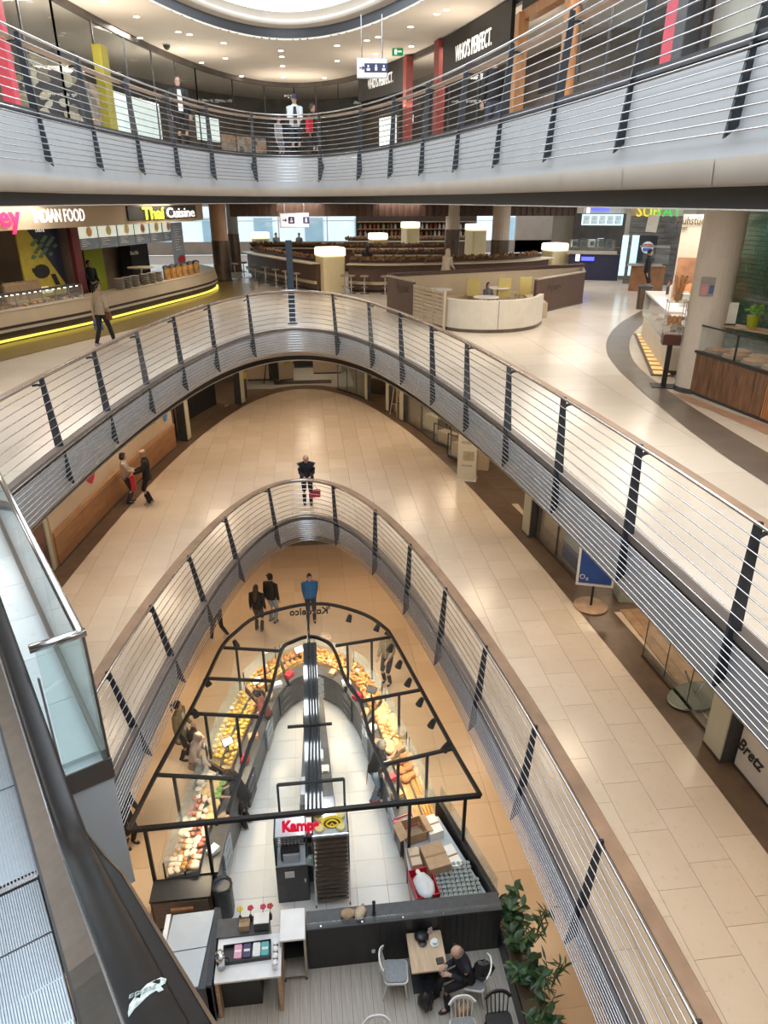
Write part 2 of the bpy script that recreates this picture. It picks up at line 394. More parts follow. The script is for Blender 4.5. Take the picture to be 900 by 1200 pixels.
def make_railing(level, label, first, step, count_l, count_r, railw, kerbm, rods_low):
    z = LZ[level]; f, tp, pt = RF[level], RT[level], RP[level]; ZT, ZP = 1.10, (-0.52 if level < 3 else -0.72)
    root = thing('railing', label, 'railing', (f.xc, f.yc + f.a, z), group=None)
    # places of the posts: measured along the rail from its far end, both ways
    n = 3000; ts = [tp.p(PI / 2 + (PI / 2) * 1.1 * i / n, 0) for i in range(n)]
    def place(d):
        acc = 0
        for i in range(n - 1):
            acc += (ts[i + 1] - ts[i]).length
            if acc >= d: return PI / 2 * 1.1 * i / n
        return None
    for sgn, cnt in ((1, count_l), (-1, count_r)):
        for k in range(cnt):
            a = place(first + step * k)
            if a is None: continue
            t = PI / 2 + sgn * a; T = tp.p(t, z + ZT); P = pt.p(t, z + ZP); u = -f.normal(t); tan = Vector((-u.y, u.x, 0))
            ax = (P - T); L = ax.length; ax.normalize(); bk = ax.cross(tan).normalized()
            if bk.dot(u) > 0: bk = -bk
            out = [(0.0, 0.0), (0.0, 0.075), (0.18, 0.085), (0.18 * L, 0.095), (0.62 * L, 0.135), (0.68 * L, 0.15), (0.70 * L, 0.22), (0.76 * L, 0.22), (0.80 * L, 0.17), (0.92 * L, 0.12), (0.965 * L, 0.06), (L, 0.0)]
            out = [(0.0, 0.0)] + sorted(set(out[1:-1])) + [(L, 0.0)]
            mb = MB(); vs = []
            for h in (-0.018, 0.018): vs += [T + ax * s + bk * w + tan * h for s, w in out]
            N = len(out); fs = [list(range(N)), list(range(N, 2 * N))[::-1]] + [(i, N + i, N + (i + 1) % N, (i + 1) % N) for i in range(N)]
            mb.add(vs, fs); pst = mb.build('post', M['iron'], root, world=True)
            # bracket that carries the wooden handrail
            q = T + ax * 0.14 + bk * 0.06; e = T + bk * (0.17 + railw * .3) + Vector((0, 0, -0.10))
            b2 = MB(); b2.tube([q, q.lerp(e, .45) + Vector((0, 0, .015)), e], [0.028, 0.022, 0.02], 5); b2.build('bracket', M['iron'], pst, world=False)
            pst.children[0].location = -root.location
    tt = tp.ts(150, -4)
    zs = [ZT - 0.122 * i for i in range(10)] + rods_low
    for i, h in enumerate(zs):
        s = (ZT - h) / (ZT - ZP); mb = MB(); mb.smooth = True
        path = [tp.p(t, z + h).lerp(pt.p(t, z + h), s) + (-f.normal(t)) * 0.012 for t in tt]
        mb.tube(path, 0.019 if i == 0 else 0.0088, 6 if i == 0 else 5); mb.build('top_rod' if i == 0 else 'rod', M['steel'], root, world=True)
    mb = MB(); path = [tp.p(t, z + ZT - 0.075, -0.17) for t in tt]; h = 0.022
    mb.sweep(path, [(-railw / 2, -h), (railw / 2, -h), (railw / 2, h * .6), (railw / 2 - .015, h), (-railw / 2 + .015, h), (-railw / 2, h * .6)])
    mb.build('handrail', M['handwood'], root, world=True)
    mb = MB(); path = [f.p(t, z + 0.03, -0.06) for t in f.ts(150, -4)]
    mb.sweep(path, [(-.09, -.05), (.09, -.09), (.09, .0), (-.09, .03)]); mb.build('kerb', kerbm, root, world=True)
    return root
low = [-0.05, -0.115, -0.18, -0.245, -0.31, -0.375, -0.44, -0.505]
low1 = [-0.04 - 0.052 * i for i in range(10)]
make_railing(1, 'lowest railing, a small loop with broad wooden handrail above the bakery', 1.02, 2.12, 9, 10, 0.21, M['ledge'], low1)
make_railing(2, 'middle railing along the food court edge, sweeping across the whole picture', 1.62, 2.18, 9, 10, 0.13, M['ledge'], low)
make_railing(3, 'topmost railing seen from below, in front of the upper shops', 1.10, 2.15, 8, 9, 0.14, M['dark'], [-0.06 - 0.088 * i for i in range(8)])

# slabs, skins of their edges, ceilings
for l, rows, cr_rows, bk_rows in (
        (1, [(0.02, -0.06), (0.05, -0.54), (0.02, -0.58), (-0.80, -0.60)], [(-0.78, -0.60), (-0.80, -0.72)], [(-0.80, -0.72), (-0.82, -0.86)]),
        (2, [(0.02, -0.06), (0.06, -0.62), (0.02, -0.70), (-0.30, -0.72)], [(-0.28, -0.70), (-0.30, -0.86)], [(-0.30, -0.86), (-0.32, -1.0)]),
        (3, [(0.02, -0.06), (0.10, -0.86)], [(0.13, -0.86), (0.12, -1.07), (0.08, -1.09)], [(0.02, -1.09), (-0.02, -1.27)])):
    z = LZ[l]; f = RF[l]
    slab(l, z - 0.06, z - 0.03, f, 'floor_%d' % l, M['bed'], 0.0)
    slab(l, z - (0.90, 1.04, 1.26)[l - 1], z - (0.86, 1.0, 1.2)[l - 1], f, 'ceiling_%d' % l, M['ceiling'], -0.34 if l > 1 else -.84)
    fm = M['fascia'] if l < 3 else mat('pale_sheet_fascia', (0.54, 0.55, 0.56), 0.5, 0.1, 0.03, 2)
    struct(band(f, [(o, z + h) for o, h in rows], 'trim_%d' % (3 * l), fm))
    cr_o = struct(band(f, [(o - .02, z + h) for o, h in cr_rows], 'trim_%d' % (3 * l + 1), M['cream']))
    struct(band(f, [(o, z + h) for o, h in bk_rows], 'trim_%d' % (3 * l + 2), M['black']))
    # the cream edge is made of panels with open joints
    ts = f.ts(44); zz = z
    for i in range(44):
        a, b = ts[i], ts[i + 1]; e = (b - a) * 0.004
        if l < 3 or True:
            o = band(f, [(q, zz + h) for q, h in cr_rows], 'panel', M['cream'], cr_o, [a + e + (b - a - 2 * e) * k / 4 for k in range(5)])
    mb = MB(); mb.sweep([f.p(t, z + bk_rows[1][1] - .004, bk_rows[1][0] + .02) for t in f.ts(120)], [(-.03, -.006), (.03, -.006), (.03, .006), (-.03, .006)])
    struct(mb.build('trim_%d' % (20 + l), M['cream']))

# ---- tiles: single stones as parts of the floors
def tiles(level, tx, ty, x0, x1, y0, y1, ring, outer, m, stagger, floor, limit=300, thick=0.03, keep=None, jit=0.0):
    z = LZ.get(level, 0.0); g = 0.003; cells = []; full = MB().bbox(g - tx / 2, tx / 2 - g, g - ty / 2, ty / 2 - g, -thick, 0).mesh('tile', m)
    nx = int((x1 - x0) / tx) + 1
    for i in range(nx):
        X = x0 + i * tx; off = (ty * stagger * (i * 0.37 % 1.0 if stagger < 1 else (i * 0.618 % 1.0))); j = -1
        Y = y0 - off
        while Y < y1:
            cx, cy = X + tx / 2, Y + ty / 2
            c4 = [(X, Y), (X + tx, Y), (X, Y + ty), (X + tx, Y + ty)]
            ok = (outer is None or outer.inside(cx, cy, 0.7)) and (keep is None or keep(cx, cy))
            if ok:
                ins = [ring.inside(*c, 0.05) for c in c4] if ring else [False]
                mid = ring is not None and any(ring.inside(X + tx * a, Y + ty * b, .05) for a in (0, .5, 1) for b in (0, .5, 1))
                if not mid: cells.append((cx, cy, None))
                elif not all(ins):
                    mb = MB(); k = 8
                    for s in range(k):
                        xa, xb = X + g + (tx - 2 * g) * s / k, X + g + (tx - 2 * g) * (s + 1) / k
                        ya, yb = ring.yedge(xa, .05), ring.yedge(xb, .05)
                        ya = Y + g if ya is None else max(Y + g, ya); yb = Y + g if yb is None else max(Y + g, yb); T = Y + ty - g
                        if ya >= T and yb >= T: continue
                        ya, yb = min(ya, T), min(yb, T)
                        mb.add([(xa - cx, ya - cy, 0), (xb - cx, yb - cy, 0), (xb - cx, T - cy, 0), (xa - cx, T - cy, 0)], [(0, 1, 2, 3)])
                    if mb.v: cells.append((cx, cy, mb))
            Y += ty
    vis = []
    for cx, cy, mb in cells:
        d = Vector((cx, cy, z)) - cam.location; cyw, syw = math.cos(YAW), math.sin(YAW); r = d.x * cyw - d.y * syw; f = d.x * syw + d.y * cyw
        cp, sp = math.cos(PITCH), math.sin(PITCH); dep = f * cp - d.z * sp; u = f * sp + d.z * cp
        seen = dep > .3 and abs(r / dep) < 0.62 and abs(u / dep) < 0.80
        vis.append((dep if seen else dep + 1000, cx, cy, mb))
    vis.sort(key=lambda q: q[0]); rest = MB()
    for k, (d, cx, cy, mb) in enumerate(vis):
        zz = z + random.uniform(-1, 1) * jit
        if k < limit and d < 900:
            o = link('tile', full if mb is None else mb.mesh('tile', m), floor); o.location = (cx - floor.location.x, cy - floor.location.y, zz - floor.location.z)
        else:
            if mb is None: rest.box((cx, cy, z - thick / 2), (tx - 2 * g, ty - 2 * g, thick))
            else: rest.add([(a + cx, b + cy, c + z) for a, b, c in mb.v], mb.f)
    if rest.v:
        o = rest.build('tile', m, floor); o['kind'] = 'stuff'
D1 = Ring(6.4, 31.5, 2.0, -0.2)      # inner edge of the dark border of the middle floor
floor1 = bpy.data.objects['floor_1']; floor2 = bpy.data.objects['floor_2']
tiles(1, 0.62, 0.93, -8.06, 8.0, 2.5, 36, RF[1], D1, stone1, 1, floor1, 300)
tiles(2, 1.25, 1.25, -13.5, 19, 4.0, 47, RF[2], None, stone2, 0, floor2, 300, keep=lambda x, y: abs(x) < 9 or y > 8)
# dark stone border of the middle floor, shop floors behind it
ts = D1.ts(120, -4)
struct(band(D1, [(0.0, L1 + 0.006), (-0.75, L1 + 0.006)], 'floor_4', M['brownfloor'], None, ts, False))
# ground floor
gf = struct(MB().bbox(-14, 14, -8, 40, -0.1, -0.032).build('floor', M['bed']))
tiles(0, 0.9, 0.9, -8, 8, 1.5, 24, None, None, stone0, 0, gf, 300, keep=lambda x, y: not (-3.3 < x < 2.9 and y < 9.4))
# top ceiling with the glazed oval, its drum
OC = Ring(5.35, 21.5, 3.5, -0.2)
struct(band(RF[3], [(-.1, L3 + .002), (-2.6, L3 + .002)], 'floor_13', stone2, None, RF[3].ts(100, -4), False))
slab(3, CEIL3, CEIL3 + 0.05, OC, 'ceiling', M['ceiling'])
struct(band(OC, [(0.0, CEIL3), (-0.02, CEIL3 + 0.30)], 'trim_30', M['black'], None, OC.ts(120, -7.5)))
struct(band(OC, [(0.16, CEIL3 + 0.36), (0.22, CEIL3 + 0.42), (0.1, CEIL3 + 0.5), (0.1, CEIL3 + 0.52), (0.22, CEIL3 + 0.66)], 'trim_31', M['cream'], None, OC.ts(120, -7.5)))
struct(band(OC, [(-0.02, CEIL3 + 0.30), (0.16, CEIL3 + 0.36)], 'trim_32', M['cream'], None, OC.ts(120, -7.5)))
# ================================================================ escalator and its landing (the photographer stands on it)
ED = Vector((-0.476, 0.8794, 0)); EN = Vector((0.8794, 0.476, 0))     # along the escalator (down), to its right
def ep(s, l, z): return ED * s + EN * l + Vector((0, 0, z))
ERZ = math.atan2(ED.y, ED.x)
def eframe(mb, s0, s1, l0, l1, z0, z1):
    v = [ep(s, l, z) for z in (z0, z1) for s, l in ((s0, l0), (s0, l1), (s1, l1), (s1, l0))]
    mb.add(v, [(0, 1, 2, 3), (7, 6, 5, 4), (4, 5, 1, 0), (5, 6, 2, 1), (6, 7, 3, 2), (7, 4, 0, 3)][::1])
    return mb
M['ribs'] = mat('ribbed_aluminium', (0.42, 0.48, 0.54), 0.35, 0.75, 0.08, 40)
M['plate'] = mat('floor_plate_steel', (0.48, 0.53, 0.58), 0.35, 0.6, 0.06, 20)
M['deck'] = mat('stainless_deck', (0.20, 0.18, 0.165), 0.42, 0.8, 0.08, 14, stretch=(1, 1, .2))
M['rubber'] = mat('black_rubber', (0.010, 0.010, 0.011), 0.33, 0, 0.3, 9, spec=0.32); M['bronze_edge'] = mat('bronze_edge', (.16, .11, .075), .4, .6, .1)
M['landpaint'] = mat('landing_end_panel', (0.52, 0.55, 0.58), 0.45, 0.1, 0.03, 2)
# landing slab
lp = thing('escalator_landing', 'pale tiled landing at the foot of the escalator, edged in steel', 'landing', ep(4.4, 0.0, L2))
mb = MB(); eframe(mb, 4.30, 11.0, -3.6, 0.556, L2 - 1.29, L2 - 0.03); eframe(mb, 3.56, 4.30, -1.3, 0.22, L2 - .9, L2 - .03); mb.build('slab', M['landpaint'], lp, world=True)
mb = MB(); eframe(mb, 4.285, 4.30, 0.16, 0.57, L2 - 0.17, L2 + 0.01); mb.build('edge_strip', M['deck'], lp, world=True)
for i in range(9):
    for j in range(6):
        s0, l1 = 4.42 + i * 0.75, 0.53 - j * 0.75
        if l1 < -3.4: continue
        mb = MB(); eframe(mb, s0 + .003, s0 + .747, max(l1 - .747, -3.6), l1 - .003, L2 - .03, L2 + .004 + random.uniform(0, .001)); mb.build('tile', stone4, lp, world=True)
mb = MB(); eframe(mb, 3.56, 5.25, -1.3, 0.0, L2 - .03, L2 + .0065); fp = mb.build('floor_plate', M['plate'], lp, world=True)
mb = MB()
for k in range(66): l = -1.28 + k * .0193; eframe(mb, 3.58, 5.22, l, l + .010, L2 + .006, L2 + .011)
o = mb.build('rib', M['ribs'], fp, world=False); o['kind'] = 'stuff'; o.location = -lp.location
mb = MB(); eframe(mb, 4.4, 4.408, -1.28, -.02, L2 + .010, L2 + .0125); o = mb.build('joint', M['iron'], fp); o.location = -lp.location
# glass balustrade of the landing
bal = thing('glass_balustrade', 'greenish glass balustrade with steel tube rail along the escalator landing', 'balustrade', ep(4.3, .556, L2))
mb = MB(); mb.smooth = True
mb.tube([ep(11, .54, L2 + 1.10), ep(4.27, .54, L2 + 1.10)], .030, 10); mb.tube([ep(4.28, .575, L2 + 1.10), ep(4.28, .23, L2 + 1.10)], .030, 10); mb.build('rail', M['steel'], bal, world=True)
for k in range(5):
    mb = MB(); eframe(mb, 4.31 + 1.35 * k, 4.31 + 1.35 * k + 1.335, .532, .548, L2 + .05, L2 + 1.08); mb.build('pane', M['greenglass'], bal, world=True)
mb = MB(); eframe(mb, 4.295, 4.31, .26, .55, L2 + .02, L2 + 1.08); mb.build('pane', M['greenglass'], bal, world=True)
mb = MB(); eframe(mb, 4.31, 11, .515, .565, L2, L2 + .085); mb.build('channel', M['deck'], bal, world=True)
mb = MB(); eframe(mb, 4.29, 4.31, .546, .566, L2, L2 + 1.09); eframe(mb, 4.29, 4.31, .235, .25, L2 + .02, L2 + .86); mb.build('upright', M['steel'], bal, world=True)
# the escalator itself
esc = thing('escalator', 'escalator descending to the pale landing, ribbed steel steps, black handrail', 'escalator', ep(3.4, -.5, L2))
SL = math.tan(R(30)); run = 0.4; rise = run * SL
def stepz(s): return L2 if s > 2.75 else L2 + (2.75 - s) * SL
HZ = 0.99
for k in range(14):
    s1 = 3.54 - k * run; s0 = s1 - run; z = L2 if k < 2 else L2 + (k - 1.35) * rise
    mb = MB(); mb.m = 0; eframe(mb, s0 + .004, s1 - .004, -1.02, -.06, z - .24, z - .012); st = mb.build('step', M['deck'], esc, world=True)
    mb = MB()
    for q in range(74): l = -1.015 + q * .0129; eframe(mb, s0 + .006, s1 - .006, l, l + .009, z - .013, z)
    o = mb.build('rib', M['ribs'], st); o['kind'] = 'stuff'; o.location = -esc.location
mb = MB(); eframe(mb, 3.545, 3.60, -1.02, -.06, L2 - .02, L2 + .011); mb.build('comb', M['steel'], esc, world=True)
# side: skirt, inner deck, panel, handrail; drawn as runs of a section along the bent path
bend = [(-3.2, None), (-1.5, None), (0, None), (1.2, None), (2.2, None), (2.6, None), (2.85, None), (3.1, None), (3.5, None), (4.15, None)]
def hz(s):    # height of the handrail line above the level of the landing
    q = max(0.0, 2.95 - s); w = .5; return (q - w / 2) * SL if q > w else q * q / (2 * w) * SL
def runs(mb, prof, s_list=(-3.2, -2, -1, 0, .6, 1.2, 1.7, 2.1, 2.4, 2.55, 2.7, 2.85, 3.0, 3.3, 3.7, 4.12, 5, 6)):
    vs = []; n = len(prof)
    for s in s_list: vs += [ep(s, l, L2 + hz(s) + h) for l, h in prof]
    fs = []
    for i in range(len(s_list) - 1):
        for k in range(n): k2 = (k + 1) % n; fs.append((i * n + k, (i + 1) * n + k, (i + 1) * n + k2, i * n + k2))
    fs += [tuple(range(n)), tuple(range((len(s_list) - 1) * n, len(s_list) * n))[::-1]]
    mb.add(vs, fs); return mb
for sd, nm in ((1, ''), (-1, '')):
    q = (lambda l: l) if sd == 1 else (lambda l: -1.08 - l)
    hr = [(q(.130 + .060 * math.cos(a) * 1.0), HZ + .022 * math.sin(a)) for a in [2 * PI * k / 14 for k in range(14)]]
    mb = MB(); mb.smooth = True; runs(mb, hr if sd == 1 else hr[::-1]); hb = mb.build('handrail', M['rubber'], esc, world=True)
    def sec(l0, l1, h0, h1): return [(q(l0), h0), (q(l1), h0), (q(l1), h1), (q(l0), h1)][::sd]
    mb = MB(); runs(mb, sec(.065, .16, HZ - .10, HZ - .015)); mb.build('handrail_guide', M['steel'], esc, world=True)
    mb = MB(); runs(mb, sec(.115, .135, .20, HZ - .09)); mb.build('balustrade_pane', M['greenglass'], esc, world=True)
    if sd == 1:
        for nm_, m_, l0, l1, dz in (('outer_cladding', M['rubber'], .15, .232, 0), ('cladding_edge', M['bronze_edge'], .230, .240, .002)):
            vs = []; sl = (-3.2, -2, -1, 0, .6, 1.2, 1.7, 2.1, 2.4, 2.7, 2.95, 3.2)
            for s in sl:
                w = min(1.0, max(0.0, (3.2 - s) / 1.1)); vs += [ep(s, .15 + (l - .15) * w, L2 + hz(s) + h) for l, h in ((l0, HZ - .045), (l1, HZ - .045), (l1, HZ - .008 + dz), (l0, HZ - .004 + dz))]
            mb = MB(); mb.add(vs, [(i * 4 + k, i * 4 + 4 + k, i * 4 + 4 + (k + 1) % 4, i * 4 + (k + 1) % 4) for i in range(len(sl) - 1) for k in range(4)] + [(0, 1, 2, 3)]); mb.build(nm_, m_, esc, world=True)
    mb = MB(); runs(mb, [(q(-.035), .16), (q(.17), .22), (q(.17), .10), (q(-.035), .10)][::sd]); mb.build('inner_deck', M['deck'], esc, world=True)
    mb = MB(); runs(mb, sec(-.05, -.035, -.2, .16)); mb.build('skirt', M['dark'], esc, world=True)
    mb = MB(); runs(mb, sec(.155, .175, -.75, .22)); mb.build('outer_panel', M['landpaint'], esc, world=True)
# torn sticker on the handrail
st = thing('sticker', 'torn whitish sticker on the black escalator handrail', 'sticker', ep(1.27, .13, L2 + hz(1.27) + HZ))
mb = MB(); pts = [(-.062, .020), (-.064, .030), (-.045, .024), (.0, .014), (.022, .012), (.026, .020), (.040, .018), (.038, .006), (.052, .002), (.062, -.012), (.050, -.018), (.010, -.016), (-.030, -.004), (-.052, .006)]
vs = []
for dz in (.0, .0012):
    for a, b in pts:
        s = 1.27 - b * 1.7; l = .136 + a * .9
        vs.append(ep(s, l, L2 + hz(s) + HZ + .022 * math.sqrt(max(0.02, 1 - ((l - .13) / .060) ** 2)) + .0008 + dz))
n = len(pts); mb.add(vs, [tuple(range(n, 2 * n)), tuple(range(n))[::-1]] + [(i, (i + 1) % n, n + (i + 1) % n, n + i) for i in range(n)])
sp = mb.build('paper', mat('worn_sticker', (0.45, 0.50, 0.48), .6, 0, .35, 60), st, world=True)
tx = text('EDEX', .026, mat('faded_print', (.28, .34, .33), .6, 0, .3, 60), sp, (0, 0, 0), 0, 0, .001, .0, 1.1); tx.location = ep(1.274, .126, L2 + hz(1.27) + HZ + .0235) - st.location
ua = EN; ub = ED * math.cos(R(30)) - Vector((0, 0, math.sin(R(30)))); q = ua * .88 + ub * -.30; q.normalize(); n_ = ub.cross(ua) * -1; n_ = n_ if n_.z > 0 else -n_; tx.rotation_euler = Matrix((q, n_.cross(q), n_)).transposed().to_euler()
# ================================================================ top floor: shop fronts, ceiling lights, signs
S3 = Ring(6.35, 28.3, 5.0, -0.1)
def az_t(ring, px, py, z=None):
    """angle on a ring where it crosses the direction of a pixel"""
    d = at(px, py, EYE + (1 if py < 235 else -1)); a0 = math.atan2(d.x, d.y)
    lo, hi = 0.0, PI
    for _ in range(50):
        m = (lo + hi) / 2; p = ring.p(m, 0)
        if math.atan2(p.x, p.y) > a0: lo = m
        else: hi = m
    return lo
def curtain(ring, t0, t1, z0, z1, thick, n=6, off=0.0):
    """a curved upright slab between two angles"""
    mb = MB(); vs = []
    for i in range(n + 1):
        t = t0 + (t1 - t0) * i / n
        for o, z in ((off, z0), (off - thick, z0), (off - thick, z1), (off, z1)): vs.append(ring.p(t, z, o))
    fs = []
    for i in range(n):
        a, b = i * 4, i * 4 + 4
        for k in range(4): k2 = (k + 1) % 4; fs.append((a + k, b + k, b + k2, a + k2))
    fs += [(0, 1, 2, 3), tuple(4 * n + k for k in (3, 2, 1, 0))]
    mb.add(vs, fs); return mb
M['shopdark'] = mat('shop_back_brown', (0.10, 0.085, 0.072), 0.6, 0, 0.25, 2)
M['signblack'] = mat('black_sign_board', (0.022, 0.020, 0.020), 0.5, 0, 0.1, 5)
M['rust'] = mat('rust_red_column', (0.30, 0.06, 0.05), 0.5, 0, 0.12, 5)
M['redstripe'] = mat('crimson_column', (0.52, 0.06, 0.09), 0.5, 0, 0.08, 5)
M['goldwood'] = mat('honey_wood', (0.46, 0.22, 0.09), 0.45, 0, 0.2, 5, stretch=(2, 2, .4))
M['letter'] = mat('ivory_lettering', (0.85, 0.82, 0.76), 0.5, 0, 0.02, 5, emit=0.9)
M['shopfloor'] = mat('shop_floor_grey', (0.30, 0.27, 0.24), 0.4, 0, 0.1, 3)
M['olive'] = mat('olive_panel', (0.34, 0.30, 0.04), 0.5, 0, 0.1, 4)
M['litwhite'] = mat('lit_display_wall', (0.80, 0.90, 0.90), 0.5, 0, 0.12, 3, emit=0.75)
M['greige'] = mat('greige_wall', (0.42, 0.37, 0.31), 0.6, 0, 0.06, 2)
# back wall of the shops
S3B = Ring(10.5, 33.5, 5.0, -0.1)
struct(curtain(S3B, 0.02, PI - 0.02, L3, CEIL3, 0.1, 60).build('wall_top', M['shopdark']))
struct(curtain(Ring(6.35, 28.3, 5, -.1), 0.02, PI - .02, CEIL3 - .16, CEIL3, .12, 80, 0.03).build('trim_40', M['shopdark']))
struct(band(RF[3], [(-2.5, L3 - .001), (-3.6, L3 - .001)], 'floor_14', M['shopfloor']))
struct(band(RF[3], [(-3.5, L3 - .005), (-12, L3 - .005)], 'floor_15', M['shopfloor']))
# glazed fronts: one thing per shop, each pane and mullion its own part
def shopfront(px0, px1, label, n, mull, z1=CEIL3 - .16, py=120, panem=None, foot=M['dark']):
    a, b = az_t(S3, px0, py), az_t(S3, px1, py); t = (a + b) / 2; c = S3.p(t, L3)
    root = thing('storefront', label, 'shop front', c)
    for i in range(n):
        p, q = a + (b - a) * i / n, a + (b - a) * (i + 1) / n; e = (q - p) * .015
        curtain(S3, p + e, q - e, L3 + .12, z1, .012, 3).build('pane', panem or M['shopglass'], root, world=True)
    for i in range(n + 1):
        p = a + (b - a) * i / n; P = S3.p(p, 0); mb = MB(); mb.bbox(P.x - .02, P.x + .02, P.y - .03, P.y + .03, L3, z1); mb.build('mullion', mull, root, world=True)
    curtain(S3, a, b, L3, L3 + .12, .06, 10, .02).build('foot_rail', foot, root, world=True)
    return root
def on3(px, py, off=0.0): return az_t(S3, px, py)
shopfront(-60, 78, 'clear glass shop front at the far left with grey beams inside', 3, M['dark'])
shopfront(78, 232, 'glass shop front with pictures and a yellow column behind it', 5, M['dark'])
shopfront(232, 345, 'dark glass shop front behind the woman in the white shirt', 3, M['black'])
shopfront(345, 424, 'dark glass shop front behind the man in the blue cap', 3, M['black'])
shopfront(478, 512, 'narrow shop window between two rust-coloured columns', 1, M['dark'], CEIL3 - .75)
shopfront(526, 600, 'shop window under the larger black sign', 2, M['dark'], CEIL3 - 1.25)
shopfront(672, 790, 'wide shop window to the right of the honey wood portal', 3, M['dark'], CEIL3 - .2)
shopfront(812, 960, 'shop window at the far right edge with a light blind', 2, M['dark'], CEIL3 - .2)
# black sign boards with the shop name
def board(px0, px1, z0, z1, label, size, sxx):
    a, b = on3(px0, 90), on3(px1, 90); root = thing('sign_board', label, 'sign', S3.p((a + b) / 2, z0))
    curtain(S3, a, b, z0, z1, .10, 8, .16).build('board', M['signblack'], root, world=True)
    t = (a + b) / 2; p = S3.p(t, (z0 + z1) / 2, .175); nn = -S3.normal(t)
    rz = math.atan2(nn.y, nn.x) + PI / 2
    o = text("WHO'S PERFECT.", size, M['letter'], root, (0, 0, 0), 0, 90, .02, .0, sxx); o.location = p - root.location; o.rotation_euler = (0, 0, rz)
    return root
board(424, 479, CEIL3 - .95, CEIL3 - .02, "smaller black sign board with ivory capitals above the dark shop door", .46, .62)
board(524, 602, CEIL3 - 1.2, CEIL3 - .03, "larger black sign board with ivory capitals, right of the rust columns", .56, .60)
# columns between the shops
def column3(px, w, m, label, z1=CEIL3 - .02, d=.25):
    t = on3(px, 90); c = S3.p(t, L3, .12); root = thing('column', label, 'column', c, math.atan2(-S3.normal(t).y, -S3.normal(t).x))
    MB().rbox((0, 0, (z1 - L3) / 2), (d, w, z1 - L3), .02).build('shaft', m, root)
    MB().bbox(-d / 2 - .01, d / 2 + .01, -w / 2 - .01, w / 2 + .01, 0, .1).build('foot', M['dark'], root)
column3(482, .30, M['rust'], 'rust-coloured column right of the smaller black sign', CEIL3 - .05)
column3(519, .36, M['rust'], 'rust-coloured column left of the larger black sign', CEIL3 - .03)
column3(793, .34, M['redstripe'], 'crimson column between two shop windows high on the right')
column3(805, .30, M['dark'], 'grey column beside the crimson one')
column3(2, .24, M['redstripe'], 'crimson column at the far left edge')
column3(116, .45, M['olive'], 'olive yellow column behind the left shop glass', CEIL3 - .7)
# honey wood portal
a, b = on3(614, 60), on3(672, 60); root = thing('shop_portal', 'honey-coloured wooden shop portal with a dark doorway', 'portal', S3.p((a + b) / 2, L3))
for t in (a, b):
    P = S3.p(t, 0, .1); mb = MB(); mb.bbox(P.x - .12, P.x + .12, P.y - .16, P.y + .16, L3, CEIL3 - .45); mb.build('jamb', M['goldwood'], root, world=True)
curtain(S3, a, b, CEIL3 - .6, CEIL3 - .40, .25, 4, .12).build('lintel', M['goldwood'], root, world=True)
curtain(S3, a, b, CEIL3 - .40, CEIL3 - .05, .1, 4, .12).build('fascia_board', M['signblack'], root, world=True)
mb = curtain(S3, a + (b - a) * .12, b + (a - b) * .12, L3 + 1.1, L3 + 1.6, .05, 2, -.3); mb.build('name_plate', M['signblack'], root, world=True)
# goods and lights behind the left glass
def boxrow(name, label, cat, px0, px1, off, z0, z1, m, n, gap=.06, group=None, depth=.5):
    a, b = on3(px0, 120), on3(px1, 120); out = []
    for i in range(n):
        p, q = a + (b - a) * (i + gap) / n, a + (b - a) * (i + 1 - gap) / n
        out.append(curtain(S3, p, q, z0, z1, depth, 2, off))
    return out
POST = [((0.13, 0.12, 0.10), (0.52, 0.48, 0.38)), ((0.30, 0.16, 0.08), (0.62, 0.30, 0.12)), ((0.05, 0.05, 0.06), (0.5, 0.45, 0.35))]
def picture_mat(name, c0, c1, sc=3.0, c2=None):
    m = bpy.data.materials.new(name); m.use_nodes = True; nt = m.node_tree; b = nt.nodes['Principled BSDF']
    tcn = nt.nodes.new('ShaderNodeTexCoord'); vz = nt.nodes.new('ShaderNodeTexVoronoi'); vz.inputs['Scale'].default_value = sc
    rp = nt.nodes.new('ShaderNodeValToRGB'); e = rp.color_ramp.elements; e[0].color = c0 + (1,); e[1].color = c1 + (1,)
    if c2: x = e.new(0.55); x.color = c2 + (1,)
    nt.links.new(tcn.outputs['Object'], vz.inputs['Vector']); nt.links.new(vz.outputs['Color'], rp.inputs['Fac']); nt.links.new(rp.outputs['Color'], b.inputs['Base Color'])
    b.inputs['Roughness'].default_value = .5; return m
pm1 = picture_mat('poster_ovals', (0.05, 0.05, 0.06), (0.55, 0.50, 0.40), 2.2, (0.12, 0.10, 0.09)); pm2 = picture_mat('poster_orange', (0.07, 0.05, 0.05), (0.75, 0.30, 0.10), 4, (0.55, 0.5, 0.45))
pm3 = picture_mat('poster_pale', (0.55, 0.72, 0.74), (0.85, 0.92, 0.92), 2.5, (0.25, 0.3, 0.3))
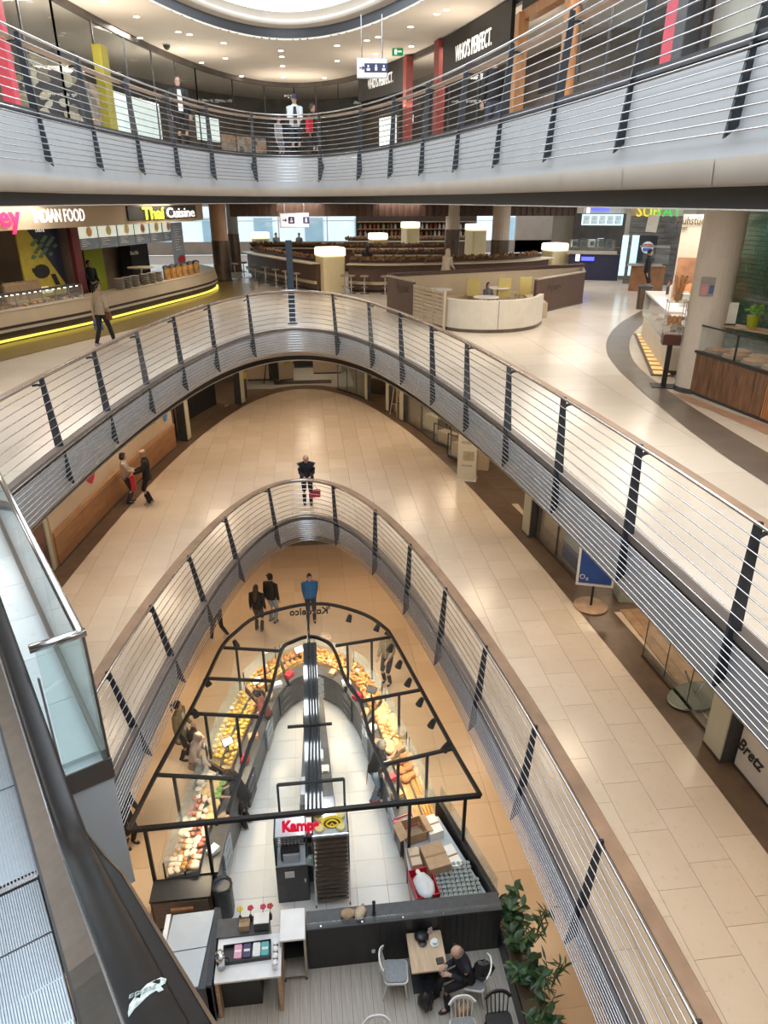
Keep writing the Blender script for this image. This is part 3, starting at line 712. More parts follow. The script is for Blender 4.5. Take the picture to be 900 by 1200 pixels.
for k, (px0, px1, z0, z1, m, lab) in enumerate(((124, 152, .15, 1.75, pm2, 'shelf wall of orange and white goods behind the glass'), (156, 206, .1, 1.75, M['litwhite'], 'bright lit display wall behind the shop glass on the left'),
        (246, 270, .9, 1.7, M['litwhite'], 'bright poster between the dark shop fronts'), (272, 318, .05, 1.2, pm2, 'reddish display of goods behind the railing'),
        (430, 448, .1, 1.7, M['litwhite'], 'narrow bright shop opening under the smaller black sign'), (452, 474, .2, 2.0, M['signblack'], 'black hanging banner with pale letters'))):
    a, b = on3(px0, 140), on3(px1, 140); o = curtain(S3, a, b, L3 + z0, L3 + z1, .05, 4, -.55).build('shop_display' if 'display' in lab or 'shelf' in lab else 'wall_picture' if 'picture' in lab else 'banner', m)
    tag(o, lab, 'display' if 'display' in lab or 'shelf' in lab or 'opening' in lab else 'picture')
t = on3(463, 140); nn = -S3.normal(t); o = bpy.data.objects['banner.002'] if 'banner.002' in bpy.data.objects else None
bn = [o for o in bpy.data.objects if o.get('label', '').startswith('black hanging banner')][0]
for h, w in ((1.45, 'DESIGN'), (.70, 'PREIS')):
    q = text(w, .34, M['letter'], bn, (0, 0, 0), 0, 90, .012, .004, .7); q.location = S3.p(t, L3 + h, -.53); q.rotation_euler = (0, 0, math.atan2(nn.y, nn.x) + PI / 2)
struct(curtain(S3, on3(812, 60), on3(960, 60), L3 + .4, CEIL3 - .3, .03, 4, -.25).build('window_blind_1', M['cream'])).name = 'window_1'
# low black furniture in the shops behind
for k, px in enumerate((300, 395, 560, 590, 690, 730, 765)):
    t = az_t(S3, px, 140); p = S3.p(t, L3, -1.4 - .3 * (k % 2)); root = thing('sofa', 'dark low sofa shown in the shop, %s' % ('left of the woman with the bag', 'behind the man in the cap', 'left one under the larger sign', 'right one under the larger sign', 'left one in the wide right window', 'middle one in the wide right window', 'right one in the wide right window')[k], 'sofa', p, math.atan2(-S3.normal(t).y, -S3.normal(t).x) - PI / 2)
    MB().rbox((0, 0, .22), (1.5, .8, .36), .08).build('seat', M['dark'], root); MB().rbox((0, .33, .55), (1.5, .2, .5), .08).build('backrest', M['dark'], root)
    for s in (-1, 1): MB().rbox((s * .72, 0, .36), (.16, .8, .5), .06).build('armrest', M['dark'], root)
# recessed downlights in the top ceiling
for k, (px, py) in enumerate(((122, 1), (160, 19), (164, 44), (213, 56), (209, 37), (222, 40), (236, 73), (264, 68), (262, 50), (283, 89), (329, 59), (330, 66), (331, 77), (332, 90), (333, 98), (380, 91), (395, 53), (395, 71), (430, 47), (443, 43), (440, 63), (481, 31), (482, 54), (512, 16), (523, 11))):
    p = at(px, py, CEIL3); o = MB().lathe([(0.10, 0), (0.10, -.006), (.085, -.012)], n=14).build('downlight_rim', M['white'])
    o.location = p; o.name = 'ceiling_downlight'; tag(o, 'small round recessed downlight in the upper ceiling', 'ceiling light', 'recessed downlights of the upper ceiling')
    MB().lathe([(0.08, -.010), (0.08, -.016)], n=12).build('lens', M['lamp'], o)
o = thing('ceiling_speaker', 'dark dome camera under the upper ceiling', 'camera', at(195, 52, CEIL3 - .0)); MB().lathe([(.11, 0), (.11, -.05), (.07, -.12), (.02, -.15)], n=12).build('dome', M['dark'], o); MB().lathe([(.13, 0), (.13, -.02)], n=12).build('base', M['white'], o)
# hanging direction sign
def hanging_sign(p, w, h, hang, label, marks, arrow=True, rz=None):
    rz = -math.atan2(p.x, p.y) if rz is None else rz
    root = thing('hanging_sign', label, 'sign', p, rz)
    bd = MB().rbox((0, 0, 0), (w, .10, h), .01).build('panel', mat('sign_frame_grey', (.5, .5, .52), .4, .3), root); MB().box((0, -.052, 0), (w - .06, .006, h - .06)).build('face', mat('lit_sign_lilac', (.80, .80, .90), .5, 0, .02, emit=.45), bd)
    for s in (-1, 1): MB().tube([(s * w * .33, 0, h / 2), (s * w * .33, 0, h / 2 + hang)], .018, 6).build('rod', M['steel'], root)
    navy = mat('navy_symbol', (.03, .03, .09), .5); n = marks
    for k in range(n):
        x = w * (-.06 + .5 * (k / max(n - 1, 1)) - .02 * n) if n > 1 else .1
        b = MB().box((x, -.058, 0), (h * .46, .006, h * .46)).build('pictogram', navy, bd)
        f = MB()
        if k % 3 == 1: f.lathe([(h * .05, -.002), (h * .05, .002)], (0, 0, 0), 8); f.v = [(x + a, -.063 - c, h * .12 + bb) for a, bb, c in f.v]; f.box((x, -.063, -.03 * h), (h * .14, .003, h * .2))
        else: f.box((x, -.063, h * .08), (h * .1, .003, h * .12)); f.box((x, -.063, -h * .08), (h * .2, .003, h * .12))
        f.build('figure', M['white'], bd)
    f = MB(); x = -w * .34; f.box((x, -.06, 0), (h * .28, .005, h * .07)); f.box((x + h * .1, -.06, h * .05), (h * .16, .005, h * .06), 0, 0, R(45)); f.box((x + h * .1, -.06, -h * .05), (h * .16, .005, h * .06), 0, 0, R(-45)); f.build('arrow', navy, bd)
    return root
p = at(436, 80, EYE + 3.0); k = 21.5 / p.y; P = cam.location + (p - cam.location) * k
hanging_sign(P, .82, .46, max(.2, CEIL3 - P.z - .23), 'lit lilac hanging sign with arrow and three toilet symbols under the upper ceiling', 3)
p = at(466, 61, CEIL3 - .25); root = thing('exit_sign', 'small green emergency exit sign under the upper ceiling', 'sign', p, -math.atan2(p.x, p.y))
bd = MB().box((0, 0, 0), (.34, .05, .2)).build('panel', mat('exit_green', (.01, .30, .10), .5, 0, .05, emit=.5), root); MB().box((-.06, -.028, 0), (.07, .004, .13)).build('door_symbol', M['glow'], bd); MB().box((.06, -.028, .01), (.12, .004, .035)).build('arrow', M['glow'], bd)
MB().bbox(-.01, .01, -.01, .01, .1, .25).build('hanger', M['white'], root)
# ================================================================ food court floor
M['beige'] = mat('beige_counter_front', (0.52, 0.43, 0.31), 0.45, 0, 0.05, 2)
M['board2'] = mat('tan_sign_band', (0.50, 0.40, 0.28), 0.6, 0, 0.04, 1)
M['yellowlit'] = mat('yellow_light_strip', (0.95, 0.80, 0.12), 0.5, 0, 0.03, 4, emit=1.4)
M['olivefloor'] = mat('olive_stone_border', (0.24, 0.17, 0.05), 0.3, 0, 0.12, 3)
M['chocolate'] = mat('chocolate_band', (0.05, 0.032, 0.026), 0.5, 0, 0.12, 4)
M['lime'] = mat('lime_wall', (0.36, 0.42, 0.02), 0.5, 0, 0.06, 2)
M['maroon'] = mat('maroon_post', (0.15, 0.018, 0.025), 0.5, 0, 0.1, 3)
M['foliage'] = mat('dried_planting', (0.22, 0.12, 0.055), 0.8, 0, 0.8, 7)
M['bronze'] = mat('bronze_column_sleeve', (0.16, 0.125, 0.10), 0.3, 0.7, 0.2, 3)
M['lampcream'] = mat('cream_lamp_body', (0.70, 0.60, 0.36), 0.5, 0, 0.04, 2)
M['plates'] = mat('stacked_plates_grey', (0.34, 0.31, 0.27), 0.5, 0, 0.12, 10)
M['hotfood'] = mat('hot_food', (0.55, 0.26, 0.08), 0.6, 0, 0.6, 18)
M['skylight'] = mat('lit_menu_white', (0.85, 0.92, 0.80), 0.5, 0, 0.05, 3, emit=0.55)
M['slate'] = mat('slate_menu_panel', (0.15, 0.17, 0.19), 0.5, 0, 0.1, 4, emit=0.35)
TH = smooth_path([(-11.2, 13.5, L2), (-9.9, 17.4, L2), (-8.5, 20.62, L2), (-7.0, 23.6, L2), (-6.0, 26.2, L2), (-5.16, 28.6, L2), (-4.35, 31, L2), (-3.95, 32.8, L2), (-4.0, 34.6, L2), (-4.9, 36.6, L2)], 6)
def strip(name, path, prof, m, parent, z=0.0):
    mb = MB(); mb.sweep([p + Vector((0, 0, z)) for p in path], prof); return mb.build(name, m, parent, world=parent is not None)
ORD = ['first', 'second', 'third', 'fourth', 'fifth', 'sixth', 'seventh', 'eighth', 'ninth', 'tenth', 'eleventh', 'twelfth']
rect = lambda a, b, c, d: [(a, c), (b, c), (b, d), (a, d)]
ct = thing('food_counter', 'long curved beige food counter with dark bands and a yellow light strip', 'counter', (-6.0, 26.2, L2))
strip('plinth', TH, rect(-.5, -.06, 0, .24), M['chocolate'], ct); strip('light_strip', TH, rect(-.06, 0.03, .06, .11), M['yellowlit'], ct)
strip('lower_band', TH, rect(-.05, .02, .24, .31), M['chocolate'], ct); strip('white_band', TH, rect(-.05, .025, .31, .39), M['offwhite'], ct)
strip('upper_band', TH, rect(-.05, .03, .39, .47), M['chocolate'], ct); strip('front_panel', TH, [(-.1, .47), (.03, .47), (-.06, .84), (-.12, .84)], M['beige'], ct)
strip('worktop', TH, rect(-.75, -.05, .82, .86), M['beige'], ct); strip('back_body', TH, rect(-.75, -.70, 0, .82), M['chocolate'], ct)
strip('floor_4', TH, rect(0.04, 1.7, .0, .012), M['olivefloor'], None).name = 'floor_5'; struct(bpy.data.objects['floor_5'])
# stall walls and sign band
BK = offset(TH, -3.2); SG = offset(TH, -.35)
struct(strip('wall_left', BK, rect(-.1, 0, 0, 3.6), mat('stall_back_wall', (0.26, 0.20, 0.15), .6, 0, .15, 1.5), None))
sb = thing('sign_band', 'tan sign band over the food counters with stall names', 'sign', (-6, 26, L2 + 3))
strip('band', SG, rect(-.12, 0, 2.93, 3.62), M['board2'], sb); strip('underside', SG, rect(-1.4, -.12, 2.93, 2.98), M['board2'], sb)
def on_path(path, px, py, z):
    """index of the path point nearest to a pixel's direction"""
    d = at(px, py, EYE + (1 if py < 235 else -1)); a = math.atan2(d.x, d.y)
    return min(range(len(path) - 1), key=lambda i: abs(math.atan2(path[i].x, path[i].y) - a) + (0 if path[i].y < 33 else 1))
def path_pt(path, px, py):
    i = on_path(path, px, py, 0); best = None
    d = at(px, py, EYE + (1 if py < 235 else -1)); a = math.atan2(d.x, d.y)
    for j in range(max(0, i - 1), min(len(path) - 1, i + 1)):
        for k in range(20):
            p = path[j].lerp(path[j + 1], k / 20); e = abs(math.atan2(p.x, p.y) - a)
            if best is None or e < best[0]: t = path[j + 1] - path[j]; best = (e, p, math.atan2(t.y, t.x))
    return best[1], best[2]
def letters_on(path, px, py, txt, size, m, parent, h, sx=.75, out=.02, bold=.004, flip=PI):
    p, a = path_pt(path, px, py); o = text(txt, size, m, parent, (0, 0, 0), 0, 90, .03, bold, sx)
    o.location = p + Vector((math.sin(a), -math.cos(a), 0)) * out + Vector((0, 0, h)) - parent.location
    o.rotation_euler = (0, 0, a); return o
M['magentalit'] = mat('lit_magenta_lettering', (0.9, 0.02, 0.12), .5, 0, .03, emit=.9)
M['yellowgreen'] = mat('lit_lime_lettering', (0.85, 0.9, 0.05), .5, 0, .03, emit=1.0)
letters_on(SG, 64, 252, 'INDIAN FOOD', .52, M['glow'], sb, 3.27, .62, out=.2, bold=0)
letters_on(SG, 7, 256, 'ey', .78, M['magentalit'], sb, 3.27, 1.0, out=.12, bold=.02)
p0, a0 = path_pt(SG, 148, 248); p1, a1 = path_pt(SG, 228, 248); tb = [p0.lerp(p1, k / 4) for k in range(5)]
tb = [path_pt(SG, 148 + 80 * k / 6, 248)[0] for k in range(7)]
strip('name_board', [q + Vector((0, 0, 0)) for q in tb], rect(0, .06, 3.05, 3.52), M['signblack'], sb)
letters_on(SG, 176, 247, 'Thaí', .58, M['yellowgreen'], sb, 3.25, 1.5, out=.12, bold=.01); letters_on(SG, 208, 247, 'Cuisine', .50, M['glow'], sb, 3.25, 1.6, out=.14)
# menu boards: six lit panels, picture half above, text half below
MN = offset(TH, -1.3); xs = [90, 114, 137, 157, 175, 190, 203]
mroot = thing('menu_board', 'row of lit menu panels with round dishes under the sign band', 'menu board', (-6, 27, L2 + 2.5))
foodcols = [(.75, .30, .08), (.55, .45, .10), (.80, .50, .15), (.50, .16, .08), (.75, .42, .10), (.6, .2, .08)]
for k in range(6):
    a, _ = path_pt(MN, xs[k] + .5, 270); b, _ = path_pt(MN, xs[k + 1] - .5, 270); d = (b - a).normalized(); nrm = Vector((d.y, -d.x, 0))
    mb = MB(); mb.sweep([a, b], rect(-.04, 0, 2.16, 2.92)); f = mb.build('panel', M['slate'], mroot, world=True)
    mb = MB(); mb.sweep([a + nrm * .004 + d * .02, b + nrm * .004 - d * .02], rect(-.01, .008, 2.52, 2.90)); g = mb.build('picture', M['skylight'], f); g.location = -mroot.location
    c = a.lerp(b, .55) + nrm * .016; r = min(.17, (b - a).length * .3)
    def disc(rr, m, off, nm):
        mb = MB(); vs = [c + nrm * off + d * rr * math.cos(2 * PI * q / 14) + Vector((0, 0, 2.72 + rr * math.sin(2 * PI * q / 14))) for q in range(14)]
        mb.add(vs, [tuple(range(14))]); g = mb.build(nm, m, f); g.location = -mroot.location
    disc(r, M['white'], 0, 'dish'); disc(r * .72, mat('dish_food_%d' % k, foodcols[k], .6, 0, .4, 22, emit=.25), .004, 'food')
    mb = MB()
    for q in range(4): mb.sweep([a.lerp(b, .12) + nrm * .006, a.lerp(b, .12 + .25 + .3 * ((q * 7 + k) % 3) / 3) + nrm * .006], rect(0, .003, 2.45 - q * .06, 2.47 - q * .06))
    g = mb.build('print', M['paper'], f); g.location = -mroot.location
# poster, posts, lime wall, black screens at the back of the stalls
def wall_card(name, label, cat, path, px0, px1, py, z0, z1, m, d=.05, parent=None):
    a, _ = path_pt(path, px0, py); b, _ = path_pt(path, px1, py)
    mb = MB(); mb.sweep([a, b], rect(-d / 2, d / 2, z0, z1))
    if parent is not None: return mb.build(name, m, parent, world=True)
    mid = (a + b) / 2; o = mb.build(name, m); o.location = (mid.x, mid.y, 0); o.data.transform(Matrix.Translation((-mid.x, -mid.y, 0))); tag(o, label, cat); return o
B2 = offset(TH, -1.6)
po = wall_card('poster', 'yellow and navy poster with dark leaves and pans at the left stall', 'poster', B2, 25, 74, 310, .85, 2.92, mat('poster_mustard', (.62, .50, .06), .5, 0, .08, 5))
a, ang = path_pt(B2, 25, 310); b, _ = path_pt(B2, 74, 310); d = (b - a).normalized(); nrm = Vector((d.y, -d.x, 0))
def on_card(pts, m, nm, o, off=.03, base=None):
    mb = MB(); vs = [a.lerp(b, u) + nrm * off + Vector((0, 0, h)) - o.location for u, h in pts]; mb.add(vs, [tuple(range(len(pts)))]); return mb.build(nm, m, o)
on_card([(.25, 2.9), (1, 2.9), (1, 1.05)], mat('poster_navy', (.02, .025, .06), .5), 'navy_field', po)
lf = mat('poster_leaf', (.10, .22, .14), .6, 0, .3, 9)
for q in range(16):
    u, h = .3 + .6 * ((q * 37) % 17) / 17, 2.05 + .6 * ((q * 23) % 13) / 13; s = .07
    on_card([(u - s, h), (u, h + .10), (u + s, h + .03), (u, h - .05)], lf, 'leaf', po, .035)
pan = mat('poster_pan', (.012, .012, .015), .4)
on_card([(.42 + .2 * math.cos(k * PI / 6), 1.62 + .22 * math.sin(k * PI / 6)) for k in range(12)], pan, 'pan', po, .037); on_card([(.2, 1.75), (.36, 1.72), (.36, 1.6), (.2, 1.62)], pan, 'pan', po, .037); on_card([(.62, 1.5), (.74, 1.5), (.82, 1.15), (.7, 1.15)], pan, 'pan', po, .037)
o = text('TASTE', .16, M['letter'], po, (0, 0, 0), 0, 90, .004, .002, .9); o.location = a.lerp(b, .55) + nrm * .04 + Vector((0, 0, 2.84)) - po.location; o.rotation_euler = (0, 0, ang)
o = text('INDIAN\nSTREET FOOD', .12, M['letter'], po, (0, 0, 0), 0, 90, .004, .002, .9); o.location = a.lerp(b, .4) + nrm * .04 + Vector((0, 0, 1.05)) - po.location; o.rotation_euler = (0, 0, ang)
wall_card('cladding', 'dark brown wall panel between the poster and the maroon post', 'panel', B2, 72, 90, 310, .8, 2.92, M['walnut'])
wall_card('post', 'maroon post between the two food stalls', 'post', offset(TH, -1.2), 87, 96, 310, .86, 2.92, M['maroon'], .14)
wall_card('backdrop_board', 'lime green back wall of the second stall', 'panel', offset(TH, -2.8), 100, 122, 310, .5, 2.6, M['lime'])
wall_card('cooler', 'tall black drinks cooler at the back of the second stall', 'cooler', offset(TH, -2.6), 147, 168, 300, 0, 2.1, M['signblack'], .5)
letters_on(offset(TH, -2.33), 157, 297, 'Coca-Cola', .20, M['paper'], bpy.data.objects['cooler'], 1.75, .7)
mo = wall_card('menu_board', 'grey written menu panel with a red round badge at the end of the stall', 'menu board', offset(TH, -1.2), 204, 221, 300, 1.05, 2.85, M['slate'], .06)
a, ang = path_pt(offset(TH, -1.2), 204, 300); b, _ = path_pt(offset(TH, -1.2), 221, 300); d = (b - a).normalized(); nrm = Vector((d.y, -d.x, 0))
on_card([(.6 + .36 * math.cos(k * PI / 7), 1.38 + .17 * math.sin(k * PI / 7)) for k in range(14)], M['red'], 'badge', mo, .04)
for q in range(10): on_card([(.15, 2.7 - q * .1), (.45 + .4 * ((q * 5) % 7) / 7, 2.7 - q * .1), (.45 + .4 * ((q * 5) % 7) / 7, 2.68 - q * .1), (.15, 2.68 - q * .1)], M['paper'], 'writing', mo, .036)
# goods on the counters: heaps of plates, glass guard with lamps, trays
def counter_pt(px, py, off, h): p, a = path_pt(offset(TH, off), px, py); return p + Vector((0, 0, h)), a
for px in (142, 151, 160, 172, 180, 188):
    p, a = counter_pt(px, 345, -.35, .86); root = thing('plate_stack', 'tall stack of grey plates on the food counter, %s from the left' % ORD[(142, 151, 160, 172, 180, 188).index(px)], 'plates', p, a, 'stacks of plates on the food counter')
    n = 6
    for k in range(n): MB().lathe([(.10, 0), (.17, .03), (.175, .055), (.16, .06)], (0, 0, k * .062), 12).build('plate', M['plates'], root)
gu = thing('food_guard', 'glass food guard with small lit lamps over the hot trays at left', 'food guard', counter_pt(30, 360, -.3, .86)[0])
gp = [path_pt(offset(TH, -.28), x, 360)[0] for x in (-10, 4, 20, 36, 52, 68, 84, 100)]
strip('pane', [p + Vector((0, 0, .86)) for p in gp], rect(-.006, .006, .05, .38), M['glass'], gu); strip('shelf', [p + Vector((0, 0, .86)) for p in gp], rect(-.35, .02, .38, .40), M['dark'], gu)
for p in gp: mb = MB(); mb.bbox(p.x - .012, p.x + .012, p.y - .012, p.y + .012, L2 + .86, L2 + 1.25); mb.build('post', M['steel'], gu, world=True)
for k, x in enumerate(range(-4, 98, 7)):
    p, a = path_pt(offset(TH, -.42), x, 360); mb = MB(); mb.lathe([(.03, L2 + 1.235 - 0), (.035, L2 + 1.20)], (p.x, p.y, 0), 8); mb.build('lamp', M['lamp'], gu, world=True)
for k in range(9):
    px = -2 + k * 11.5; p, a = counter_pt(px, 368, -.36, .86); root = thing('food_tray', 'metal tray of orange-brown hot food under the glass guard, %s from the left' % ORD[k], 'tray', p, a, 'hot food trays of the left stall')
    MB().bbox(-.2, .2, -.16, .16, 0, .05).build('tray', M['steel'], root); mb = MB(); random.seed(k)
    for q in range(7): mb.blob((random.uniform(-.15, .15), random.uniform(-.11, .11), .06), (.06, .05, .03), 6, 4)
    mb.build('food', M['hotfood'], root)['kind'] = 'stuff'
for k in range(8):
    px = 4 + k * 5.5; p, a = path_pt(offset(TH, -1.5), px, 330); root = thing('paper_sack', 'upright brown sack behind the left food trays, %s in the row from the left' % ORD[k], 'sack', p + Vector((0, 0, .86)), a, 'brown sacks behind the left counter')
    MB().rbox((0, 0, .25), (.2, .18, .5), .05).build('sack', M['card'], root); MB().bbox(-.08, .08, -.02, .02, .5, .56).build('fold', M['card'], root)
strip('shelf_board', [path_pt(offset(TH, -1.5), x, 330)[0] for x in (0, 15, 30, 48)], rect(-.25, .25, .80, .86), M['beige'], ct)
for k, px in enumerate((196, 203, 210, 217, 224, 231)):
    p, a = counter_pt(px, 325, -.4, .86); root = thing('glass_jar', 'lit glass food dispenser on the curved counter end, %s from the left' % ORD[k], 'dispenser', p, a, 'glass dispensers on the counter end')
    MB().lathe([(.13, 0), (.13, .42)], n=10).build('vessel', mat('amber_liquid', (.55, .30, .10), .2, 0, .3, 6), root); MB().lathe([(.14, .42), (.14, .5), (.03, .54)], n=10).build('lid', M['steel'], root)
p, a = counter_pt(166, 320, -.9, .86); root = thing('bistro_table', 'small pale raised round tray table on the counter', 'stand', p); MB().lathe([(.5, .5), (.5, .54)], n=16).build('top', M['beige'], root); MB().tube([(0, 0, 0), (0, 0, .5)], .04, 8).build('stem', M['steel'], root)
# outer walls of the food court, windows to the bright street
wallm = mat('food_court_wall', (0.34, 0.27, 0.21), .6, 0, .1, 1)
def wseg(name, x0, x1, y0, y1, z0, z1, m=wallm): return struct(MB().bbox(x0, x1, y0, y1, z0, z1).build(name, m))
wseg('wall_back', -17, 22, 56, 56.2, L2, L2 + .9); wseg('wall_back_1', -17, 22, 56, 56.2, L2 + 3.3, 13); wseg('wall_back_2', 4.5, 13, 56, 56.3, L2, 13, M['greige']); wseg('wall_back_3', 16.5, 22, 56, 56.3, L2, 13)
wseg('wall_entrance', -22, 22, -8.3, -8.1, 0, 19)
for z0_, z1_ in ((0, L2 - .8), (L3 - .8, 19)): wseg('wall_side', -15.3, -15.1, -8, 46, z0_, z1_); wseg('wall_side', 15.1, 15.3, -8, 46, z0_, z1_); wseg('wall_side', -15, 15, 46, 46.2, z0_, z1_)
wseg('wall_left_1', -17.2, -17, -8, 56, L2, 13); wseg('wall_right', 22, 22.2, -8, 56, L2, 13)
for k in range(9):
    x = -16 + k * 3.6
    if 4 < x + 1.8 < 12: continue
    w = struct(MB().bbox(x, x + 3.5, 55.98, 56.0, L2 + .9, L2 + 3.3).build('window_%d' % (k + 2), M['glass'])); MB().bbox(x - .05, x + .05, 55.9, 56.1, L2 + .9, L2 + 3.3).build('frame', M['white'], w); MB().bbox(x, x + 3.5, 55.9, 56.1, L2 + 2.3, L2 + 2.36).build('transom', M['white'], w)
ob = thing('building', 'pale office building across the street seen through the back windows', 'building', (0, 66, 0)); MB().bbox(-30, 30, 66, 70, 0, 22).build('facade', mat('pale_facade', (.86, .90, .90), .7, 0, .03, 1), ob, world=True)
fw = mat('facade_window', (.30, .42, .48), .2, 0, .1, 1)
for i in range(12):
    for j in range(2): x = -26 + i * 4.4; mb = MB(); mb.bbox(x, x + 1.6, 65.9, 66.05, 8.6 + j * 4, 11.2 + j * 4); mb.build('window', fw, ob, world=True)
# brown slatted pelmet under the ceiling
pel = thing('pelmet', 'dark brown slatted pelmet hanging under the food court ceiling', 'pelmet', (2, 36, 12)); mb = MB(); mb.bbox(-3.4, 15.5, 37.6, 37.8, L2 + 2.98, 12.45); mb.build('board', M['walnut'], pel, world=True)
for k in range(60): x = -3.35 + k * .318; mb = MB(); mb.bbox(x, x + .16, 37.54, 37.6, L2 + 2.98, 12.45); mb.build('slat', M['walnut'], pel, world=True)
# round columns
def pillar(px, py, r, zs, label, top=M['cream'], low_=M['bronze']):
    p = at(px, py, L2); root = thing('pillar', label, 'column', p); MB().lathe([(r, zs), (r, 3.58)], n=20).build('shaft', top, root); MB().lathe([(r + .02, 0), (r + .02, zs)], n=20).build('sleeve', low_, root); MB().lathe([(r + .06, 0), (r + .06, .08)], n=20).build('base_ring', M['dark'], root)
pillar(583, 330, .42, 1.95, 'round cream column with a bronze sleeve behind the booth')
pillar(528, 325, .36, 2.35, 'round column with tall bronze sleeve, left of the bigger one')
pillar(262, 329, .40, 1.9, 'salmon column with a dark sleeve beyond the food counter', mat('salmon_paint', (.55, .36, .25), .5, 0, .05), M['bronze'])
pillar(277, 318, .30, 2.0, 'thin grey column beyond the left islands', mat('grey_paint', (.4, .42, .45), .5))
pillar(655, 312, .40, 3.0, 'grey column at the right end of the islands', M['dark'], M['bronze'])
# islands with stools, planting and lamps
def island(label, pts, h, topm, depth, plant=None, rail=True, n=5):
    path = smooth_path([(x, y, L2) for x, y in pts], n); root = thing('island_counter', label, 'counter', path[len(path) // 2])
    strip('body', path, rect(-depth, -.30, .12, h - .05), M['walnut'], root); strip('plinth', path, rect(-depth, -.45, 0, .12), M['chocolate'], root); strip('top', path, rect(-depth, 0, h - .05, h), topm, root)
    if rail: strip('foot_rail', path, rect(-.30, -.18, .34, .46), M['beige'], root)
    if plant:
        strip('planter', path, rect(-depth + .02, -depth + .5, h, h + .12), M['chocolate'], root); mb = MB(); random.seed(len(pts))
        for p, t in resample(offset(path, -depth + .26), .16):
            for q in range(4): mb.blob((p.x + random.uniform(-.12, .12), p.y + random.uniform(-.2, .2), L2 + h + .10 + random.uniform(0, .09)), (.10, .10, random.uniform(.06, .13)), 5, 3, random.random() * 3, .25)
        mb.build('planting', M['foliage'], root, world=True)['kind'] = 'stuff'
    return root, path
cream_top = mat('cream_worktop', (.62, .52, .38), .3, 0, .05, 2)
i1, p1 = island('dark slatted bar island with a row of stools, left of the tall lamp', [(-3.2, 40.2), (-2.75, 38.6), (-1.2, 35), (.35, 31.9)], 1.22, cream_top, 1.1, True)
i2, p2 = island('dark curved bar island right of the tall lamp with four stools', [(1.9, 31.7), (3.4, 31.2), (5.5, 31.3), (8, 31.8), (10.5, 32.8), (12.2, 34.5)], 1.2, cream_top, 1.2, True)
i3, p3 = island('second dark bar island further back, left half', [(-3, 43), (0.5, 42), (4, 41), (8.5, 41)], 1.25, cream_top, 1.0, True, False)
i4, p4 = island('third dark bar island far back with planting', [(2.6, 36.2), (5, 35.7), (7.2, 35.6)], 1.25, cream_top, .9, True, False)
i5, p5 = island('farthest dark bar island near the back shelves', [(3, 48), (8, 47.5), (12, 48)], 1.3, cream_top, .9, True, False)
stool0 = None
def stool(p, label, group='bar stools'):
    global stool0
    if stool0 is None:
        stool0 = thing('bar_stool', label, 'stool', p, 0, group)
        mb = MB(); mb.smooth = True; mb.lathe([(.17, .70), (.19, .72), (.19, .76), (.15, .78)], n=14); mb.build('seat', mat('taupe_leather', (.30, .24, .19), .5, 0, .1), stool0)
        MB().tube([(0, 0, .02), (0, 0, .72)], .03, 8).build('column', M['steel'], stool0); MB().lathe([(.21, 0), (.21, .02), (.05, .04)], n=16).build('base_disc', M['steel'], stool0)
        mb = MB(); mb.tube([(.14 * math.cos(a), .14 * math.sin(a), .28) for a in [k * PI / 6 for k in range(12)]], .012, 5, closed=True); mb.build('foot_ring', M['steel'], stool0); return stool0
    return dup(stool0, p, label=label)
names = ['first', 'second', 'third', 'fourth', 'fifth', 'sixth', 'seventh']
for k, px in enumerate((286, 299, 311, 323, 335, 347)):
    q, a = path_pt(p1, px, 325) if False else (None, None)
    o = offset(p1, .18); d = at(px, 320, EYE - 1); ang = math.atan2(d.x, d.y); q = min(resample(o, .1), key=lambda w: abs(math.atan2(w[0].x, w[0].y) - ang))[0]
    stool(q, 'taupe bar stool at the left island, %s from its left end' % names[k])
for k, px in enumerate((399, 411, 428, 451)):
    o = offset(p2, .25); d = at(px, 335, EYE - 1); ang = math.atan2(d.x, d.y); q = min(resample(o, .1), key=lambda w: abs(math.atan2(w[0].x, w[0].y) - ang))[0]
    stool(q, 'taupe bar stool between the tall lamp and the booth, %s from the lamp' % names[k])
for k, (px, py) in enumerate(((267, 326), (276, 327))): stool(at(px, py, L2), 'dark bar stool standing free at the left end of the islands, %s of two' % names[k])
def lamp_pillar(px, py, w, h, label, Y=None):
    p = at(px, py, L2)
    if Y: p = Vector((p.x * Y / p.y, Y, L2))
    root = thing('lamp_pillar', label, 'lamp', p, R(20) if w > .8 else R(10)); MB().rbox((0, 0, (h - .34) / 2), (w, w, h - .34), .12).build('body', M['lampcream'], root); MB().rbox((0, 0, h - .17), (w * 1.06, w * 1.06, .34), .14).build('light_box', mat('lit_lamp_shade', (1.0, .90, .70), .5, 0, .02, emit=1.5), root)
    return root
lamp_pillar(388, 341, 1.05, 1.85, 'big cream lamp pillar with a glowing cap between the two front islands')
lamp_pillar(647, 325, 1.0, 1.7, 'cream lamp pillar with a glowing cap behind the right wall of the booth')
lamp_pillar(443, 330, .9, 1.95, 'small glowing lamp pillar right behind the person in black', 44)
lamp_pillar(480, 325, .9, 2.5, 'glowing lamp pillar near the back shelves, left of the columns', 46)
lamp_pillar(555, 325, 1.0, 2.4, 'glowing lamp pillar between the two columns', 45)
lamp_pillar(308, 320, .9, 1.95, 'cream lamp pillar in front of the back window', 46)
